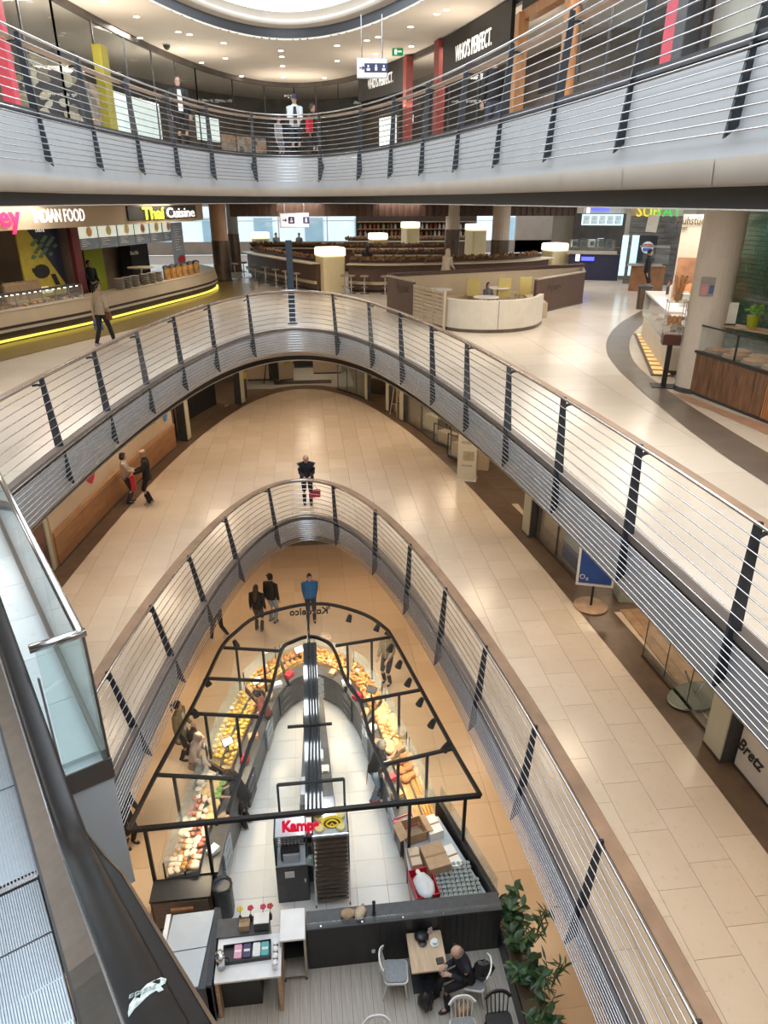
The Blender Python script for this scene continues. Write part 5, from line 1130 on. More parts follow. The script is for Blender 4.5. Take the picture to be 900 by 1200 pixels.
# left: cream wall over a cinnamon wood dado
tA, tB = t1(68, 660), t1(206, 527)
wl_ = c1('wall_left_2', None, None, tA, tB, .0, 3.35, M['creamwall'], .15, 0, 16)
for k in range(6): a, b = tA + (tB - tA) * k / 6, tA + (tB - tA) * (k + 1) / 6; e = (b - a) * .004; c1('panel', '', '', a + e, b - e, .04, .78, M['woodpanel'], .05, .05, 4, wl_)
c1('ledge', '', '', tA, tB, .80, .92, mat('cinnamon_light', (.44, .25, .13), .45, 0, .1, 3), .07, .07, 16, wl_); c1('plinth', '', '', tA, tB, 0, .05, M['dark'], .03, .06, 16, wl_)
def on_wall(px, py, z, w, h, m, label, shape, th=.02):
    # a flat sticker on the cream wall
    lo, hi = tB, tA
    d = ray_pt(px, py, 10); a0 = math.atan2(d.x, d.y); l, r = 0.0, PI
    for _ in range(50):
        mm = (l + r) / 2; q = S1.p(mm, 0)
        if math.atan2(q.x, q.y) > a0: l = mm
        else: r = mm
    t = l; p = S1.p(t, 0); z = cam.location.z + (ray_pt(px, py, math.hypot(p.x, p.y)).z - cam.location.z)
    c = S1.p(t, z, .012); nn = -S1.normal(t); u = Vector((-nn.y, nn.x, 0)); pts = shape; mb = MB(); n = len(pts)
    mb.add([u * (x * w) + Vector((0, 0, y * h)) + nn * o for o in (0, th) for x, y in pts], [tuple(range(n))[::-1], tuple(range(n, 2 * n))] + [(i, (i + 1) % n, n + (i + 1) % n, n + i) for i in range(n)])
    o = mb.build('wall_sticker', m); o.location = c; tag(o, label, 'sticker'); return o
rnd = [(math.cos(k * PI / 8), math.sin(k * PI / 8)) for k in range(16)]
on_wall(104, 551, 0, .42, .42, mat('ruby_sticker', (.55, .03, .08), .4), 'large ruby red shield on the cream wall beside the couple', [(-.9, .75), (.95, .9), (.85, .1), (.45, -.7), (0, -.95), (-.5, -.6), (-.9, .2)])
on_wall(180, 490, 0, .14, .2, mat('leaf_green_sticker', (.12, .55, .06), .4), 'bright green round sticker on the cream wall', rnd); on_wall(193, 487, 0, .14, .2, mat('sky_blue_sticker', (.04, .28, .68), .4), 'bright blue round sticker right of the green one', rnd)
# dark picture and frame at the near end of that wall
tt0 = t1(46, 690); c1('wall_picture', 'dark brown patterned panel at the near end of the wood-clad wall', 'picture', tt0, t1(62, 668), .1, 2.4, picture_mat('brown_pattern', (.05, .03, .025), (.22, .10, .07), 3), .06)
c1('trim_post', 'thin pale frame post between the dark panel and the wood-clad wall', 'frame', t1(63.5, 667), t1(66.5, 663), 0, 2.4, M['sage'], .1)
def pillar1(px, py, w, label, d=.35, m=M['sage']):
    t = t1(px, py); c = S1.p(t, L1, .05); nn = -S1.normal(t); root = thing('shop_pillar', label, 'pillar', c, math.atan2(nn.y, nn.x))
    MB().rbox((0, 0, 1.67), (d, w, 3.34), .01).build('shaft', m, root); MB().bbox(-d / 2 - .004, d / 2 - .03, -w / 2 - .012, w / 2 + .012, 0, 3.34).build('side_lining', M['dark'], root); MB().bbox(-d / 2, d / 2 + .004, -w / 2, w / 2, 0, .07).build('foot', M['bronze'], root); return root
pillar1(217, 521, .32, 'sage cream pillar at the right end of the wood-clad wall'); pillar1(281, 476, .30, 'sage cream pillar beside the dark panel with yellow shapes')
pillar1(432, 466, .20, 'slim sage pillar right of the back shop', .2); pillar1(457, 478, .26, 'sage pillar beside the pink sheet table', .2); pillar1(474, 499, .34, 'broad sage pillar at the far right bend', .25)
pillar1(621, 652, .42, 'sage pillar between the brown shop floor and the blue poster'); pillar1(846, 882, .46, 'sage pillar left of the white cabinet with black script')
# recess with black screen
o = c1('screen', 'big black screen wall in the recess left of the second pillar', 'screen', t1(236, 470), t1(274, 468), .0, 3.2, M['black'], .1, -.9); c1('partition_board', 'beige tilted panel in the recess behind the first pillar', 'panel', t1(222, 500), t1(232, 487), .0, 3.0, M['creamwall'], .06, -.5); c1('partition_board', 'brown panel in the recess right behind the first pillar', 'panel', t1(218, 510), t1(222, 503), 0, 3.0, M['bronze'], .06, -.35)
dp = c1('panel', 'dark panel with yellow shapes right of the second pillar', 'panel', t1(284, 474), t1(291, 466), .1, 3.0, M['dark'], .05, -.05); dp.name = 'partition_board'
for z in (1.1, 1.7): x = MB().box((0, 0, z), (.22, .26, .34)).build('yellow_shape', mat('mustard', (.62, .45, .05), .5), dp); x.rotation_euler[2] = .3
# back shop with pale floor
struct(MB().bbox(-3.4, 2.3, 33.75, 39.0, L1 - .001, L1 + .004).build('floor_9', M['palefloor']))
mt = thing('entrance_mat', 'dark ribbed entrance grate at the far end of the oval floor', 'mat', at(355, 448, L1)); MB().bbox(-1.45, 1.45, -.35, .35, .004, .016).build('frame', M['bronze'], mt)
for k in range(24): MB().bbox(-1.4 + k * .117, -1.34 + k * .117, -.32, .32, .016, .024).build('bar', M['dark'], mt)
def cabinet(px, py, w, d, h, label, m, top=None, rz=0, extra=None):
    root = thing('cabinet', label, 'cabinet', at(px, py, L1), rz); MB().rbox((0, d / 2, h / 2), (w, d, h), .02).build('body', m, root); MB().bbox(-w / 2 - .02, w / 2 + .02, -.02, d + .02, h, h + .03).build('top', top or m, root); MB().bbox(-w / 2 + .03, w / 2 - .03, -.006, .01, 0, .08).build('plinth', M['dark'], root); return root
cabinet(322, 446, .5, .6, 1.5, 'black cabinet left of the beige one in the back shop', M['black'], None, .2); cb = cabinet(336, 446, .75, .6, 1.55, 'beige cabinet with a yellowed notice in the back shop', M['beige'], None, .2); MB().box((.05, -.012, 1.05), (.3, .012, .4)).build('notice', mat('yellowed_notice', (.5, .38, .12), .6), cb)
cabinet(357, 431, 1.1, .6, .8, 'black low counter deep in the back shop', M['black']); cabinet(384, 438, 1.5, .8, 1.0, 'long pale counter deep in the back shop', M['creamwall'], M['white']); cabinet(305, 446, 1.3, .8, 1.0, 'pale cabinet at the left of the back shop', M['creamwall'], M['white'])
tr = thing('tripod', 'black camera tripod in front of the black cabinet', 'tripod', at(314, 448, L1))
for k in range(3): a = k * 2.09; MB().tube([(0, 0, 1.2), (.35 * math.cos(a), .35 * math.sin(a), 0)], .02, 5).build('leg', M['black'], tr)
MB().rbox((0, 0, 1.35), (.2, .25, .22), .03).build('camera_body', M['black'], tr)
# glazed fronts to the right of the far end
def glass1(px0, py0, px1, py1, label, n=2, m=None, h=2.7, mw=.02):
    a, b = t1(px0, py0), t1(px1, py1); root = thing('shop_window', label, 'shop window', S1.p((a + b) / 2, L1))
    for k in range(n):
        p, q = a + (b - a) * k / n, a + (b - a) * (k + 1) / n; e = (q - p) * .01
        c1('pane', '', '', p + e, q - e, .06, h, m or M['glass'], .012, 0, 3, root)
        P = S1.p(p, L1); MB().bbox(P.x - mw, P.x + mw, P.y - mw, P.y + mw, L1, L1 + h).build('mullion', M['bronze'], root, world=True)
    c1('sill', '', '', a, b, 0, .07, M['bronze'], .08, .03, 8, root); return root
glass1(396, 446, 429, 462, 'glass doors with bronze frames right of the back shop', 3, M['greenglass'])
glass1(477, 502, 512, 530, 'glass front before the lit display boxes', 2); glass1(628, 632, 676, 684, 'glass front with the light blue poster in it', 2); glass1(752, 775, 832, 868, 'glass front before the mirrored oval base', 3, mw=.007)
bp = c1('poster', 'light blue to navy poster standing in the glass front', 'poster', t1(652, 655), t1(674, 680), .1, 1.7, mat('sky_poster', (.30, .42, .52), .5, 0, .05, 1), .03, -.15); x = c1('navy_field', '', '', t1(652, 655), t1(674, 680), .1, .55, mat('navy_print', (.02, .06, .22), .5), .01, -.135); x.parent = bp; x.location = (0, 0, 0); x['kind'] = 'thing'; del x['kind']
# glass boxes with cream displays
for k, (px, py, w, h, lab) in enumerate(((497, 510, 1.1, 1.1, 'farthest of the three glass display boxes with cream insides'), (512, 525, 1.0, .8, 'middle glass display box with a cream inside'), (531, 543, 1.2, .9, 'nearest of the three glass display boxes, beside the white pillar box'))):
    p = at(px + 6, py - 2, L1); root = thing('display_box', lab, 'display case', p, R(-62)); MB().bbox(-w / 2, w / 2, 0, .6, .02, .1).build('base', M['dark'], root); MB().bbox(-w / 2 + .08, w / 2 - .08, .1, .5, .1, h * .62).build('insert', M['creamwall'], root)
    for sx in (-1, 1):
        for yy in (0, .6): MB().bbox(sx * w / 2 - .015, sx * w / 2 + .015, yy - .015, yy + .015, .1, h).build('upright', M['black'], root)
    MB().bbox(-w / 2, w / 2, -.015, .015, h - .03, h).build('rail', M['black'], root); MB().bbox(-w / 2, w / 2, .585, .615, h - .03, h).build('rail', M['black'], root); MB().bbox(-w / 2, w / 2, -.006, .006, .1, h - .03).build('pane', M['glass'], root)
wt = thing('advert_pillar', 'white free-standing advert box with faint print at the floor border', 'advert', at(546, 564, L1), R(-20)); MB().rbox((0, .2, .80), (.62, .42, 1.56), .02).build('box', mat('advert_white', (.66, .62, .52), .5, 0, .04), wt); MB().bbox(-.33, .33, -.02, .43, 0, .06).build('foot', M['white'], wt)
pr = mat('grey_print', (.42, .40, .35), .6)
MB().box((0, -.012, 1.33), (.4, .01, .1)).build('print_band', pr, wt); MB().box((.05, -.012, .88), (.36, .01, .32)).build('print_picture', mat('olive_print', (.42, .38, .26), .6, 0, .2, 8), wt); MB().box((0, -.012, .55), (.36, .01, .06)).build('print_band', pr, wt); 
bx = thing('box', 'small cream box behind the white advert box', 'box', at(562, 551, L1), R(-20)); MB().bbox(-.3, .3, 0, .45, 0, .75).build('body', M['creamwall'], bx); MB().bbox(-.32, .32, -.02, .47, .75, .79).build('lid', M['black'], bx)
tb = thing('table', 'brown table with pinkish sheets seen through the far right fronts', 'table', at(440, 462, L1), R(-40)); MB().rbox((0, .3, .72), (1.0, .6, .05), .03).build('top', M['woodpanel'], tb); MB().bbox(-.4, .4, .05, .55, 0, .7).build('body', M['bronze'], tb); MB().box((-.1, .2, .752), (.5, .35, .01), .2).build('sheet', mat('pink_sheet', (.72, .50, .46), .6), tb)
for k, (px, py) in enumerate(((461, 487), (467, 484))):
    ez = thing('easel', ('left', 'right')[k] + ' one of two pale wooden easels between the far right pillars', 'easel', at(px, py, L1), R(-60))
    for s in (-1, 1): MB().tube([(s * .25, 0, 0), (s * .04, .12, 1.5)], .02, 5).build('leg', M['beige'], ez)
    MB().tube([(0, .5, 0), (0, .12, 1.45)], .02, 5).build('leg', M['beige'], ez); MB().tube([(-.2, .03, .5), (.2, .03, .5)], .018, 5).build('crossbar', M['beige'], ez)
# blue advert sign on a round wooden foot
sg = thing('advert_stand', 'sign stand with blue picture in a white frame on a round wooden foot', 'sign', at(692, 711, L1), R(-18)); mb = MB(); mb.lathe([(.36, 0), (.38, .02), (.38, .04), (.36, .05)], n=24); mb.build('foot', M['oak'], sg); MB().tube([(0, 0, .05), (0, 0, .62)], .028, 8).build('post', M['black'], sg)
mb = MB(); mb.box((0, -.02, 1.12), (.80, .06, 1.05), 0, R(-8)); fr = mb.build('frame', M['paper'], sg); mb = MB(); mb.box((0, -.055, 1.125), (.70, .02, .92), 0, R(-8)); mb.build('picture', mat('royal_blue_print', (.02, .07, .30), .4, 0, .1), fr)
for nm, x, z, w, h, c, dy in (('print_band', .12, .20, .40, .16, ('coral_print', (.62, .20, .16)), -.012), ('print_band', .02, .10, .34, .10, ('yellow_print', (.75, .60, .25)), -.016), ('print_band', .2, .06, .2, .08, ('pale_print', (.7, .62, .6)), -.02)):
    q = MB().box((x, dy, z), (w, .012, h), 0, 0, R(28)).build(nm, mat(c[0], c[1], .5, 0, .2, 6), fr); q.location = (0, -.055, 1.125); q.rotation_euler = (R(-8), 0, 0)
o = text('O₂', .16, M['paper'], fr, (-.24, -.014, -.32), 0, 90, .006); o.location = (0, -.055, 1.125); o.rotation_euler = (R(-8), 0, 0)
# timber shop floor, glass screen, oval mirrored base, white cabinet with script
p0, p1, p2, p3 = at(707, 722, L1), at(752, 774, L1), at(800, 720, L1), at(745, 690, L1)
fl = struct(MB().bbox(6.75, 10, 9.5, 12.6, L1 + .0, L1 + .012).build('floor_10', M['oak']))
for k in range(14): x = 6.76 + k * .22; MB().bbox(x, x + .21, 9.52, 12.58, L1 + .012, L1 + .02).build('plank', M['oak'], fl)
gp_ = thing('glass_screen', 'low greenish glass block in the shop beside the timber floor', 'screen', at(735, 706, L1), R(-10)); MB().rbox((.4, .3, .35), (1.2, .6, .7), .05).build('block', mat('green_white_glass', (.50, .58, .52), .1, 0, .05), gp_); MB().bbox(-.25, 1.05, -.05, .65, .7, .73).build('top', M['greenglass'], gp_)
ov = thing('mirror_display', 'shallow oval mirrored base with three legs behind the glass front', 'display', at(814, 818, L1), R(20)); MB().lathe([(.55, .02), (.6, .05), (.58, .07)], n=24, sy=.6).build('plate', mat('mint_mirror', (.50, .56, .48), .08, .6), ov)
for k in range(3): MB().tube([(.0, 0, .07), (.35 * math.cos(k * 2.1), .2 * math.sin(k * 2.1), .55)], .02, 5).build('leg', M['steel'], ov)
tW = t1(862, 893); tX = t1(960, 1010); wc = c1('shop_cabinet', 'white shop front panel with black handwriting at the lower right', 'panel', tX, tW, .05, .95, mat('shop_white_panel', (.66, .62, .57), .4, 0, .03), .3, .02, 10); x = c1('plinth', '', '', tX, tW, 0, .06, M['bronze'], .3, .03, 10); x.parent = wc; x.location = (0, 0, -.05); del x['kind']
tm = t1(874, 905); nn = -S1.normal(tm); o = text('Bretz', .33, M['black'], wc, (0, 0, 0), 0, 90, .008, .006, .8, shear=.4); o.location = S1.p(tm, L1 + .50, .03) - wc.location; o.rotation_euler = (0, R(0), math.atan2(nn.y, nn.x) + PI / 2)
# ================================================================ ground floor: the bakery island
M['frame'] = mat('black_steel_frame', (.022, .02, .02), .4, .3, .2, 10)
M['oakgrey'] = mat('grey_oak_planks', (.43, .39, .34), .5, 0, .16, 4, .03, stretch=(5, .5, 1))
M['deckmetal'] = mat('tray_metal', (.42, .40, .37), .35, .6, .1, 12)
M['worktop'] = mat('dark_worktop', (.07, .068, .068), .35, 0, .2, 6)
M['greysteel'] = mat('grey_steel_top', (.47, .52, .57), .4, .3, .04, 4)
def spline2(pts, s):
    f = s * (len(pts) - 1); i = min(int(f), len(pts) - 2); t = f - i; P = [pts[max(i - 1, 0)], pts[i], pts[i + 1], pts[min(i + 2, len(pts) - 1)]]
    return Vector([.5 * (2 * P[1][k] + (P[2][k] - P[0][k]) * t + (2 * P[0][k] - 5 * P[1][k] + 4 * P[2][k] - P[3][k]) * t * t + (3 * P[1][k] - P[0][k] - 3 * P[2][k] + P[3][k]) * t ** 3) for k in (0, 1)] + [0])
OUTC = [(-3.12, 9.5), (-3.0, 10.7), (-2.72, 12.5), (-2.45, 14.0), (-2.05, 15.2), (-1.6, 15.95), (-.95, 16.42), (-.22, 16.55), (.52, 16.2), (1.2, 15.5), (1.55, 14.4), (1.8, 13.4), (1.98, 12.3), (2.15, 11.4), (2.28, 10.4)]
INC = [(-2.12, 9.5), (-2.02, 10.4), (-1.76, 11.6), (-1.55, 12.6), (-1.32, 13.8), (-1.12, 14.6), (-.72, 15.2), (-.18, 15.38), (.42, 14.95), (.80, 14.1), (1.0, 13.2), (1.12, 12.4), (1.25, 11.6), (1.36, 10.9), (1.45, 10.1)]
def cpt(s, u, z):
    """u = 0 at the customers' edge, 1 at the staff's edge"""
    p = spline2(OUTC, s).lerp(spline2(INC, s), u); p.z = z; return p
def cstrip(mb, s0, s1, u0, u1, z0, z1, n=4, z0b=None, z1b=None):
    z0b = z0 if z0b is None else z0b; z1b = z1 if z1b is None else z1b; vs = []
    for i in range(n + 1):
        s = s0 + (s1 - s0) * i / n; vs += [cpt(s, u0, z0), cpt(s, u1, z0b), cpt(s, u1, z1b), cpt(s, u0, z1)]
    fs = [(0, 1, 2, 3), tuple(4 * n + k for k in (3, 2, 1, 0))]
    for i in range(n):
        for k in range(4): k2 = (k + 1) % 4; fs.append((4 * i + k, 4 * i + 4 + k, 4 * i + 4 + k2, 4 * i + k2))
    return mb.add(vs, fs)
# floors: pale tiles for the staff, grey planks for the guests
def half_in(y): 
    return 1.0
bf = struct(MB().bbox(-3.3, 2.9, 8.0, 9.6, -.03, -.002).build('floor_11', M['ledge']))
for i in range(10):
    for j in range(12):
        x, y = -3.2 + i * .62, 8.32 + j * .62
        if y > 9.0:
            lo, hi = -9, 9
            ys = [q[1] for q in INC]; cand = [spline2(INC, k / 60) for k in range(61)]
            l = [c.x for c in cand if abs(c.y - y - .3) < .35 and c.x < -.2]; r = [c.x for c in cand if abs(c.y - y - .3) < .35 and c.x > -.2]
            if not l or not r: continue
            lo, hi = min(l) - .35, max(r) + .35
            if x + .62 < lo or x > hi: continue
        o = link('tile', bpy.data.meshes.get('bakery_tile') or MB().bbox(.004, .616, .004, .616, -.03, .006).mesh('bakery_tile', stone3), bf); o.location = (x, y, 0)
pf = struct(MB().bbox(-3.6, 3.2, 3.0, 8.05, -.03, -.004).build('floor_12', M['dark'])); pm = [MB().bbox(.003, .177, 0.003, 1.297, -.01, .012).mesh('plank', M['oakgrey'])]
for i in range(37):
    for j in range(4):
        y = 3.0 + j * 1.3 - (i * .47 % 1.3)
        o = link('plank', pm[0], pf); o.location = (-3.5 + i * .18, y + 1.15 if y + 1.15 + 1.3 < 8.06 else 8.05 - 1.3, 0.002 * (j % 2))
# counters in sections
secs = [(0.0, .135, 'left front counter section with sandwiches and salads', 'sand'), (.145, .275, 'left counter section full of yellow pastries', 'yellow'), (.285, .40, 'left bend of the counter with pastries and rolls', 'mix'), (.41, .50, 'far end of the counter left of the roof rib, with rolls', 'roll'),
        (.505, .60, 'far end of the counter right of the roof rib, with croissants', 'crois'), (.61, .72, 'right bend of the counter with orange rolls', 'crois'), (.73, .845, 'right counter section with cakes and pale buns', 'bun'), (.855, 1.0, 'right front counter section with loaves and baguettes', 'loaf')]
ROOT = {}
for s0, s1, lab, kind in secs:
    c = cpt((s0 + s1) / 2, .5, 0); root = thing('bakery_counter', lab, 'counter', c); ROOT[kind + str(s0)] = root
    def part(nm, m, *a, **k): mb = MB(); cstrip(mb, *a, **k); return mb.build(nm, m, root, world=True)
    part('body', M['worktop'], s0, s1, .06, .97, .08, .84, n=6); part('plinth', M['black'], s0, s1, .12, .9, 0, .08, n=6)
    part('front_panel', M['oak'], s0, s1, .03, .06, .10, .80, n=6); part('display_deck', mat('baking_paper_tan', (.46, .30, .15), .6, 0, .3, 9) if kind != 'sand' else M['deckmetal'], s0, s1, .04, .62, .84, .90, n=6, z1b=1.0, z0b=.84)
    part('back_top', M['worktop'], s0, s1, .66, 1.0, .86, .92, n=6); part('divider', M['worktop'], s0, s1, .37, .41, .90, 1.02, n=6); part('front_glass', M['glass'], s0, s1, .0, .012, .84, 1.26, n=6); part('top_glass', M['glass'], s0, s1, .0, .30, 1.26, 1.27, n=6, z0b=1.30, z1b=1.31)
    for s in (s0 + .002, s1 - .002): mb = MB(); p = cpt(s, .02, 0); mb.bbox(p.x - .012, p.x + .012, p.y - .012, p.y + .012, .84, 1.27); mb.build('glass_post', M['frame'], root, world=True)
# food, one by one
FM = {}
def fmesh(nm, m, fn): mb = MB(); mb.smooth = True; fn(mb); FM[nm] = mb.mesh(nm, m)
crust = mat('golden_crust', (.58, .27, .07), .55, 0, .3, 16); dcrust = mat('brown_crust', (.36, .15, .05), .55, 0, .3, 14); ycake = mat('yellow_glaze', (.72, .46, .07), .4, 0, .25, 14); orange = mat('orange_glaze', (.66, .26, .07), .4, 0, .3, 14); pale = mat('pale_dough', (.60, .42, .20), .6, 0, .15, 14); salad = mat('salad_green', (.22, .36, .08), .6, 0, .4, 20); tomato = mat('tomato_red', (.55, .16, .10), .4, 0, .3, 16); cream_ = mat('white_cream', (.70, .56, .42), .5, 0, .1, 14)
fmesh('bread_roll', crust, lambda b: b.blob((0, 0, .045), (.065, .055, .045), 8, 5)); fmesh('bun', pale, lambda b: b.blob((0, 0, .05), (.075, .07, .05), 8, 5)); fmesh('orange_roll', orange, lambda b: b.blob((0, 0, .045), (.07, .05, .04), 8, 5)); fmesh('yellow_pastry', ycake, lambda b: b.blob((0, 0, .04), (.065, .055, .035), 7, 4))
fmesh('croissant', orange, lambda b: b.tube([(-.09, -.03, .03), (-.05, .02, .04), (0, .035, .05), (.05, .02, .04), (.09, -.03, .03)], [.012, .035, .045, .035, .012], 7)); fmesh('loaf', dcrust, lambda b: b.blob((0, 0, .07), (.15, .09, .075), 9, 6)); fmesh('baguette', crust, lambda b: b.tube([(-.30, 0, .03), (-.2, 0, .035), (.2, 0, .035), (.30, 0, .03)], [.015, .036, .036, .015], 7)); fmesh('round_loaf', dcrust, lambda b: b.blob((0, 0, .07), (.12, .12, .08), 10, 6))
fmesh('sandwich', cream_, lambda b: b.rbox((0, 0, .035), (.16, .11, .07), .03)); fmesh('salad_bowl', salad, lambda b: b.lathe([(.05, 0), (.09, .05), (.085, .06), (.03, .075)], n=10)); fmesh('tomato_roll', tomato, lambda b: b.blob((0, 0, .04), (.07, .055, .04), 8, 5)); fmesh('cake', pale, lambda b: b.lathe([(.11, 0), (.11, .06), (.08, .075)], n=12))
KN = {'sand': [('sandwich', ''), ('bread_roll', ''), ('sandwich', ''), ('tomato_roll', ''), ('sandwich', ''), ('cake', ''), ('salad_bowl', '')], 'yellow': [('yellow_pastry', 'yellow glazed')], 'mix': [('yellow_pastry', ''), ('orange_roll', ''), ('bread_roll', '')], 'roll': [('orange_roll', ''), ('bread_roll', '')], 'crois': [('croissant', ''), ('croissant', ''), ('orange_roll', '')], 'bun': [('bun', ''), ('cake', ''), ('orange_roll', '')], 'loaf': [('loaf', ''), ('round_loaf', '')]}
WH = {'sand': 'in the left front counter', 'yellow': 'in the middle of the left counter', 'mix': 'in the left bend of the counter', 'roll': 'at the far end of the counter', 'crois': 'in the right bend of the counter', 'bun': 'in the middle of the right counter', 'loaf': 'in the right front counter'}
random.seed(21)
def put_food(nm, p, rz, where, tilt=0):
    o = link(nm, FM[nm]); o.location = p; o.rotation_euler = (0, 0, rz); o.scale = [random.uniform(.92, 1.12)] * 3
    tag(o, '%s lying among others %s' % ({'sandwich': 'pale filled sandwich', 'tomato_roll': 'red topped roll', 'salad_bowl': 'green filled bowl', 'bread_roll': 'golden bread roll', 'yellow_pastry': 'yellow glazed pastry', 'orange_roll': 'orange brown roll', 'croissant': 'orange brown croissant', 'bun': 'pale round bun', 'cake': 'round pale cake', 'loaf': 'oblong brown loaf', 'round_loaf': 'round brown loaf', 'baguette': 'long golden baguette'}[nm], where), 'bread' if nm not in ('salad_bowl', 'cake', 'sandwich') else nm.split('_')[0], '%ss %s' % (nm.replace('_', ' '), where))
cnt = {}
for s0, s1, lab, kind in secs:
    L = (cpt(s0, .3, 0) - cpt(s1, .3, 0)).length; n = max(3, int(L / (.30 if kind == 'loaf' else .165)))
    for i in range(n):
        s = s0 + .006 + (s1 - s0 - .012) * (i + .5) / n; wdt = (cpt(s, .04, 0) - cpt(s, .62, 0)).length
        rows = [.10, .22, .33, .46, .57] if kind != 'loaf' else [.14, .30, .48]
        for j, u in enumerate(rows):
            nm, _ = KN[kind][(i // 3 + (j // 2)) % len(KN[kind])] if kind in ('sand', 'bun', 'mix') else random.choice(KN[kind])
            if kind == 'loaf' and s < .93: pass
            if kind == 'loaf' and s > .925 and j < 3: continue
            if cnt.get(nm, 0) > 95: continue
            cnt[nm] = cnt.get(nm, 0) + 1
            zz = .90 + (u - .04) / .58 * .10; p = cpt(s + random.uniform(-.002, .002), u + random.uniform(-.012, .012), zz); put_food(nm, p, random.uniform(0, 3), WH[kind])
for i in range(12):    # baguettes at the near end
    p = cpt(.935 + .05 * (i % 2), .10 + .085 * (i // 2), .91); d = cpt(1.0, .3, 0) - cpt(.93, .3, 0); put_food('baguette', p, math.atan2(d.y, d.x), 'in the right front counter')
# a layer of crumbs and paper bags behind, price tags
for k, (s, u) in enumerate(((.05, .5), (.10, .2), (.19, .62), (.23, .15), (.32, .5), (.36, .2), (.55, .5), (.63, .3), (.69, .55), (.77, .3), (.82, .5))):
    root = thing('price_tag', 'small white price card standing among the baked goods', 'price tag', cpt(s, u, 1.0), random.uniform(-.4, .4), 'price cards on the bakery counter'); MB().box((0, 0, .05), (.09, .012, .07), 0, R(-30)).build('card', M['paper'], root); MB().bbox(-.02, .02, 0, .03, 0, .02).build('foot', M['black'], root)
# tablets on stalks, bags at the staff side
for k, (s, lab) in enumerate(((.17, 'lit tablet screen on a stalk, nearer one on the left counter'), (.30, 'lit tablet screen on a stalk, farther one on the left counter'), (.46, 'blue-grey tablet lying at the far end of the counter'), (.70, 'dark tablet on a stalk on the right counter'))):
    root = thing('tablet', lab, 'tablet', cpt(s, .45, 1.0), R(30 if s < .5 else -30)); MB().tube([(0, 0, 0), (0, 0, .26)], .014, 6).build('stalk', M['black'], root); mb = MB(); mb.box((0, 0, .30), (.26, .02, .19), 0, R(-50)); mb.build('case', M['black'], root); mb = MB(); mb.box((0, -.009, .308), (.23, .012, .16), 0, R(-50)); mb.build('screen', mat('lit_tablet', (.62, .74, .80), .3, 0, .05, emit=.5) if s < .5 else M['dark'], root)
random.seed(9)
for k in range(20):
    s = .04 + k * .047
    if .42 < s < .55: continue
    c = (M['paper'], M['card'], M['white'], M['red'], crumb)[k % 5]; root = thing('bag_stack', ('white', 'brown', 'grey-white', 'red', 'tan')[k % 5] + ' stack of paper bags on the staff side, %s one from the %s front' % (ORD[k % 10], 'left' if s < .5 else 'right'), 'bags', cpt(s, .82, .92), random.uniform(0, 1.5), 'stacks of bags on the staff side')
    for q in range(3): MB().box((0, 0, .02 + q * .035), (.22, .16, .03), .1 * q).build('bag', c, root)
for k in range(9):     # shelves facing the staff aisle
    s = .06 + k * .11; root = thing('drawer_unit', 'drawer unit under the staff side of the counter, %s from its left front end' % ORD[k], 'drawers', cpt(s, 1.0, .1), 0, 'drawer units of the bakery counter'); d = (cpt(min(s + .03, 1), 1, 0) - cpt(s - .03, 1, 0)); rz = math.atan2(d.y, d.x)
    for q in range(3): o = MB().box((0, 0, .14 + q * .23), (.55, .05, .2), rz).build('drawer', M['dark'] if k % 2 else M['greysteel'], root); MB().box((math.sin(rz) * .03, -math.cos(rz) * .03, .2 + q * .23), (.3, .02, .02), rz).build('handle', M['steel'], o)
# black steel canopy: outer ring, inner ring, cross beams, posts, glass roof, spotlights
ZC = 2.2
OPX = [(150, 973), (183, 907), (222, 835), (242, 795), (260, 758), (277, 740), (300, 723), (337, 712), (363, 708), (390, 709), (427, 720), (450, 735), (461, 749), (493, 807), (530, 875), (563, 932)]
IPX = [(267, 953), (293, 873), (317, 810), (330, 762), (343, 752), (363, 746), (383, 752), (393, 765), (405, 797), (422, 822), (433, 860), (450, 900), (467, 940)]
OP = [at(x, y, ZC) for x, y in OPX]; IP = [at(x, y, ZC) for x, y in IPX]
can = thing('canopy_frame', 'black steel canopy frame with glass roof over the bakery island', 'canopy', (-.3, 12.5, ZC))
def cbar(nm, pts, w, m=M['frame'], h=None): mb = MB(); h = h or w; mb.sweep(pts, [(-w / 2, -h / 2), (w / 2, -h / 2), (w / 2, h / 2), (-w / 2, h / 2)]); return mb.build(nm, m, can, world=True)
cbar('outer_beam', smooth_path(OP, 4), .07); cbar('inner_beam', smooth_path(IP, 4), .07); cbar('front_beam', [OP[0], OP[-1]], .08)
apx = at(361, 707, ZC); cbar('ridge_beam', [apx, at(362, 770, ZC)], .06)
BE = [((262, 759), (330, 763)), ((242, 795), (318, 798)), ((223, 836), (303, 840)), ((183, 908), (277, 913)), ((393, 757), (461, 746)), ((422, 822), (495, 808)), ((450, 896), (531, 877))]
PST = []
for (a, b) in BE: A, B = at(*a, ZC), at(*b, ZC); cbar('cross_beam', [A, B], .06); PST.append((A, B))
def postat(p, z0): mb = MB(); mb.bbox(p.x - .03, p.x + .03, p.y - .03, p.y + .03, z0, ZC); return mb.build('post', M['frame'], can, world=True)
for k, (A, B) in enumerate(PST):
    if k in (1,): continue
    postat(A.lerp(B, .22 if k < 4 else .62), .84 if k != 3 else .84); postat(A.lerp(B, .68 if k < 4 else .2), .92)
for f, z0 in ((.045, 0.0), (.21, 0), (.46, 0), (.79, 0), (.955, 0)):
    if f != .46: postat(OP[0].lerp(OP[-1], f), z0)
gr = glass_mat('roof_glass', (.95, .97, .98), .006, .06, .3)
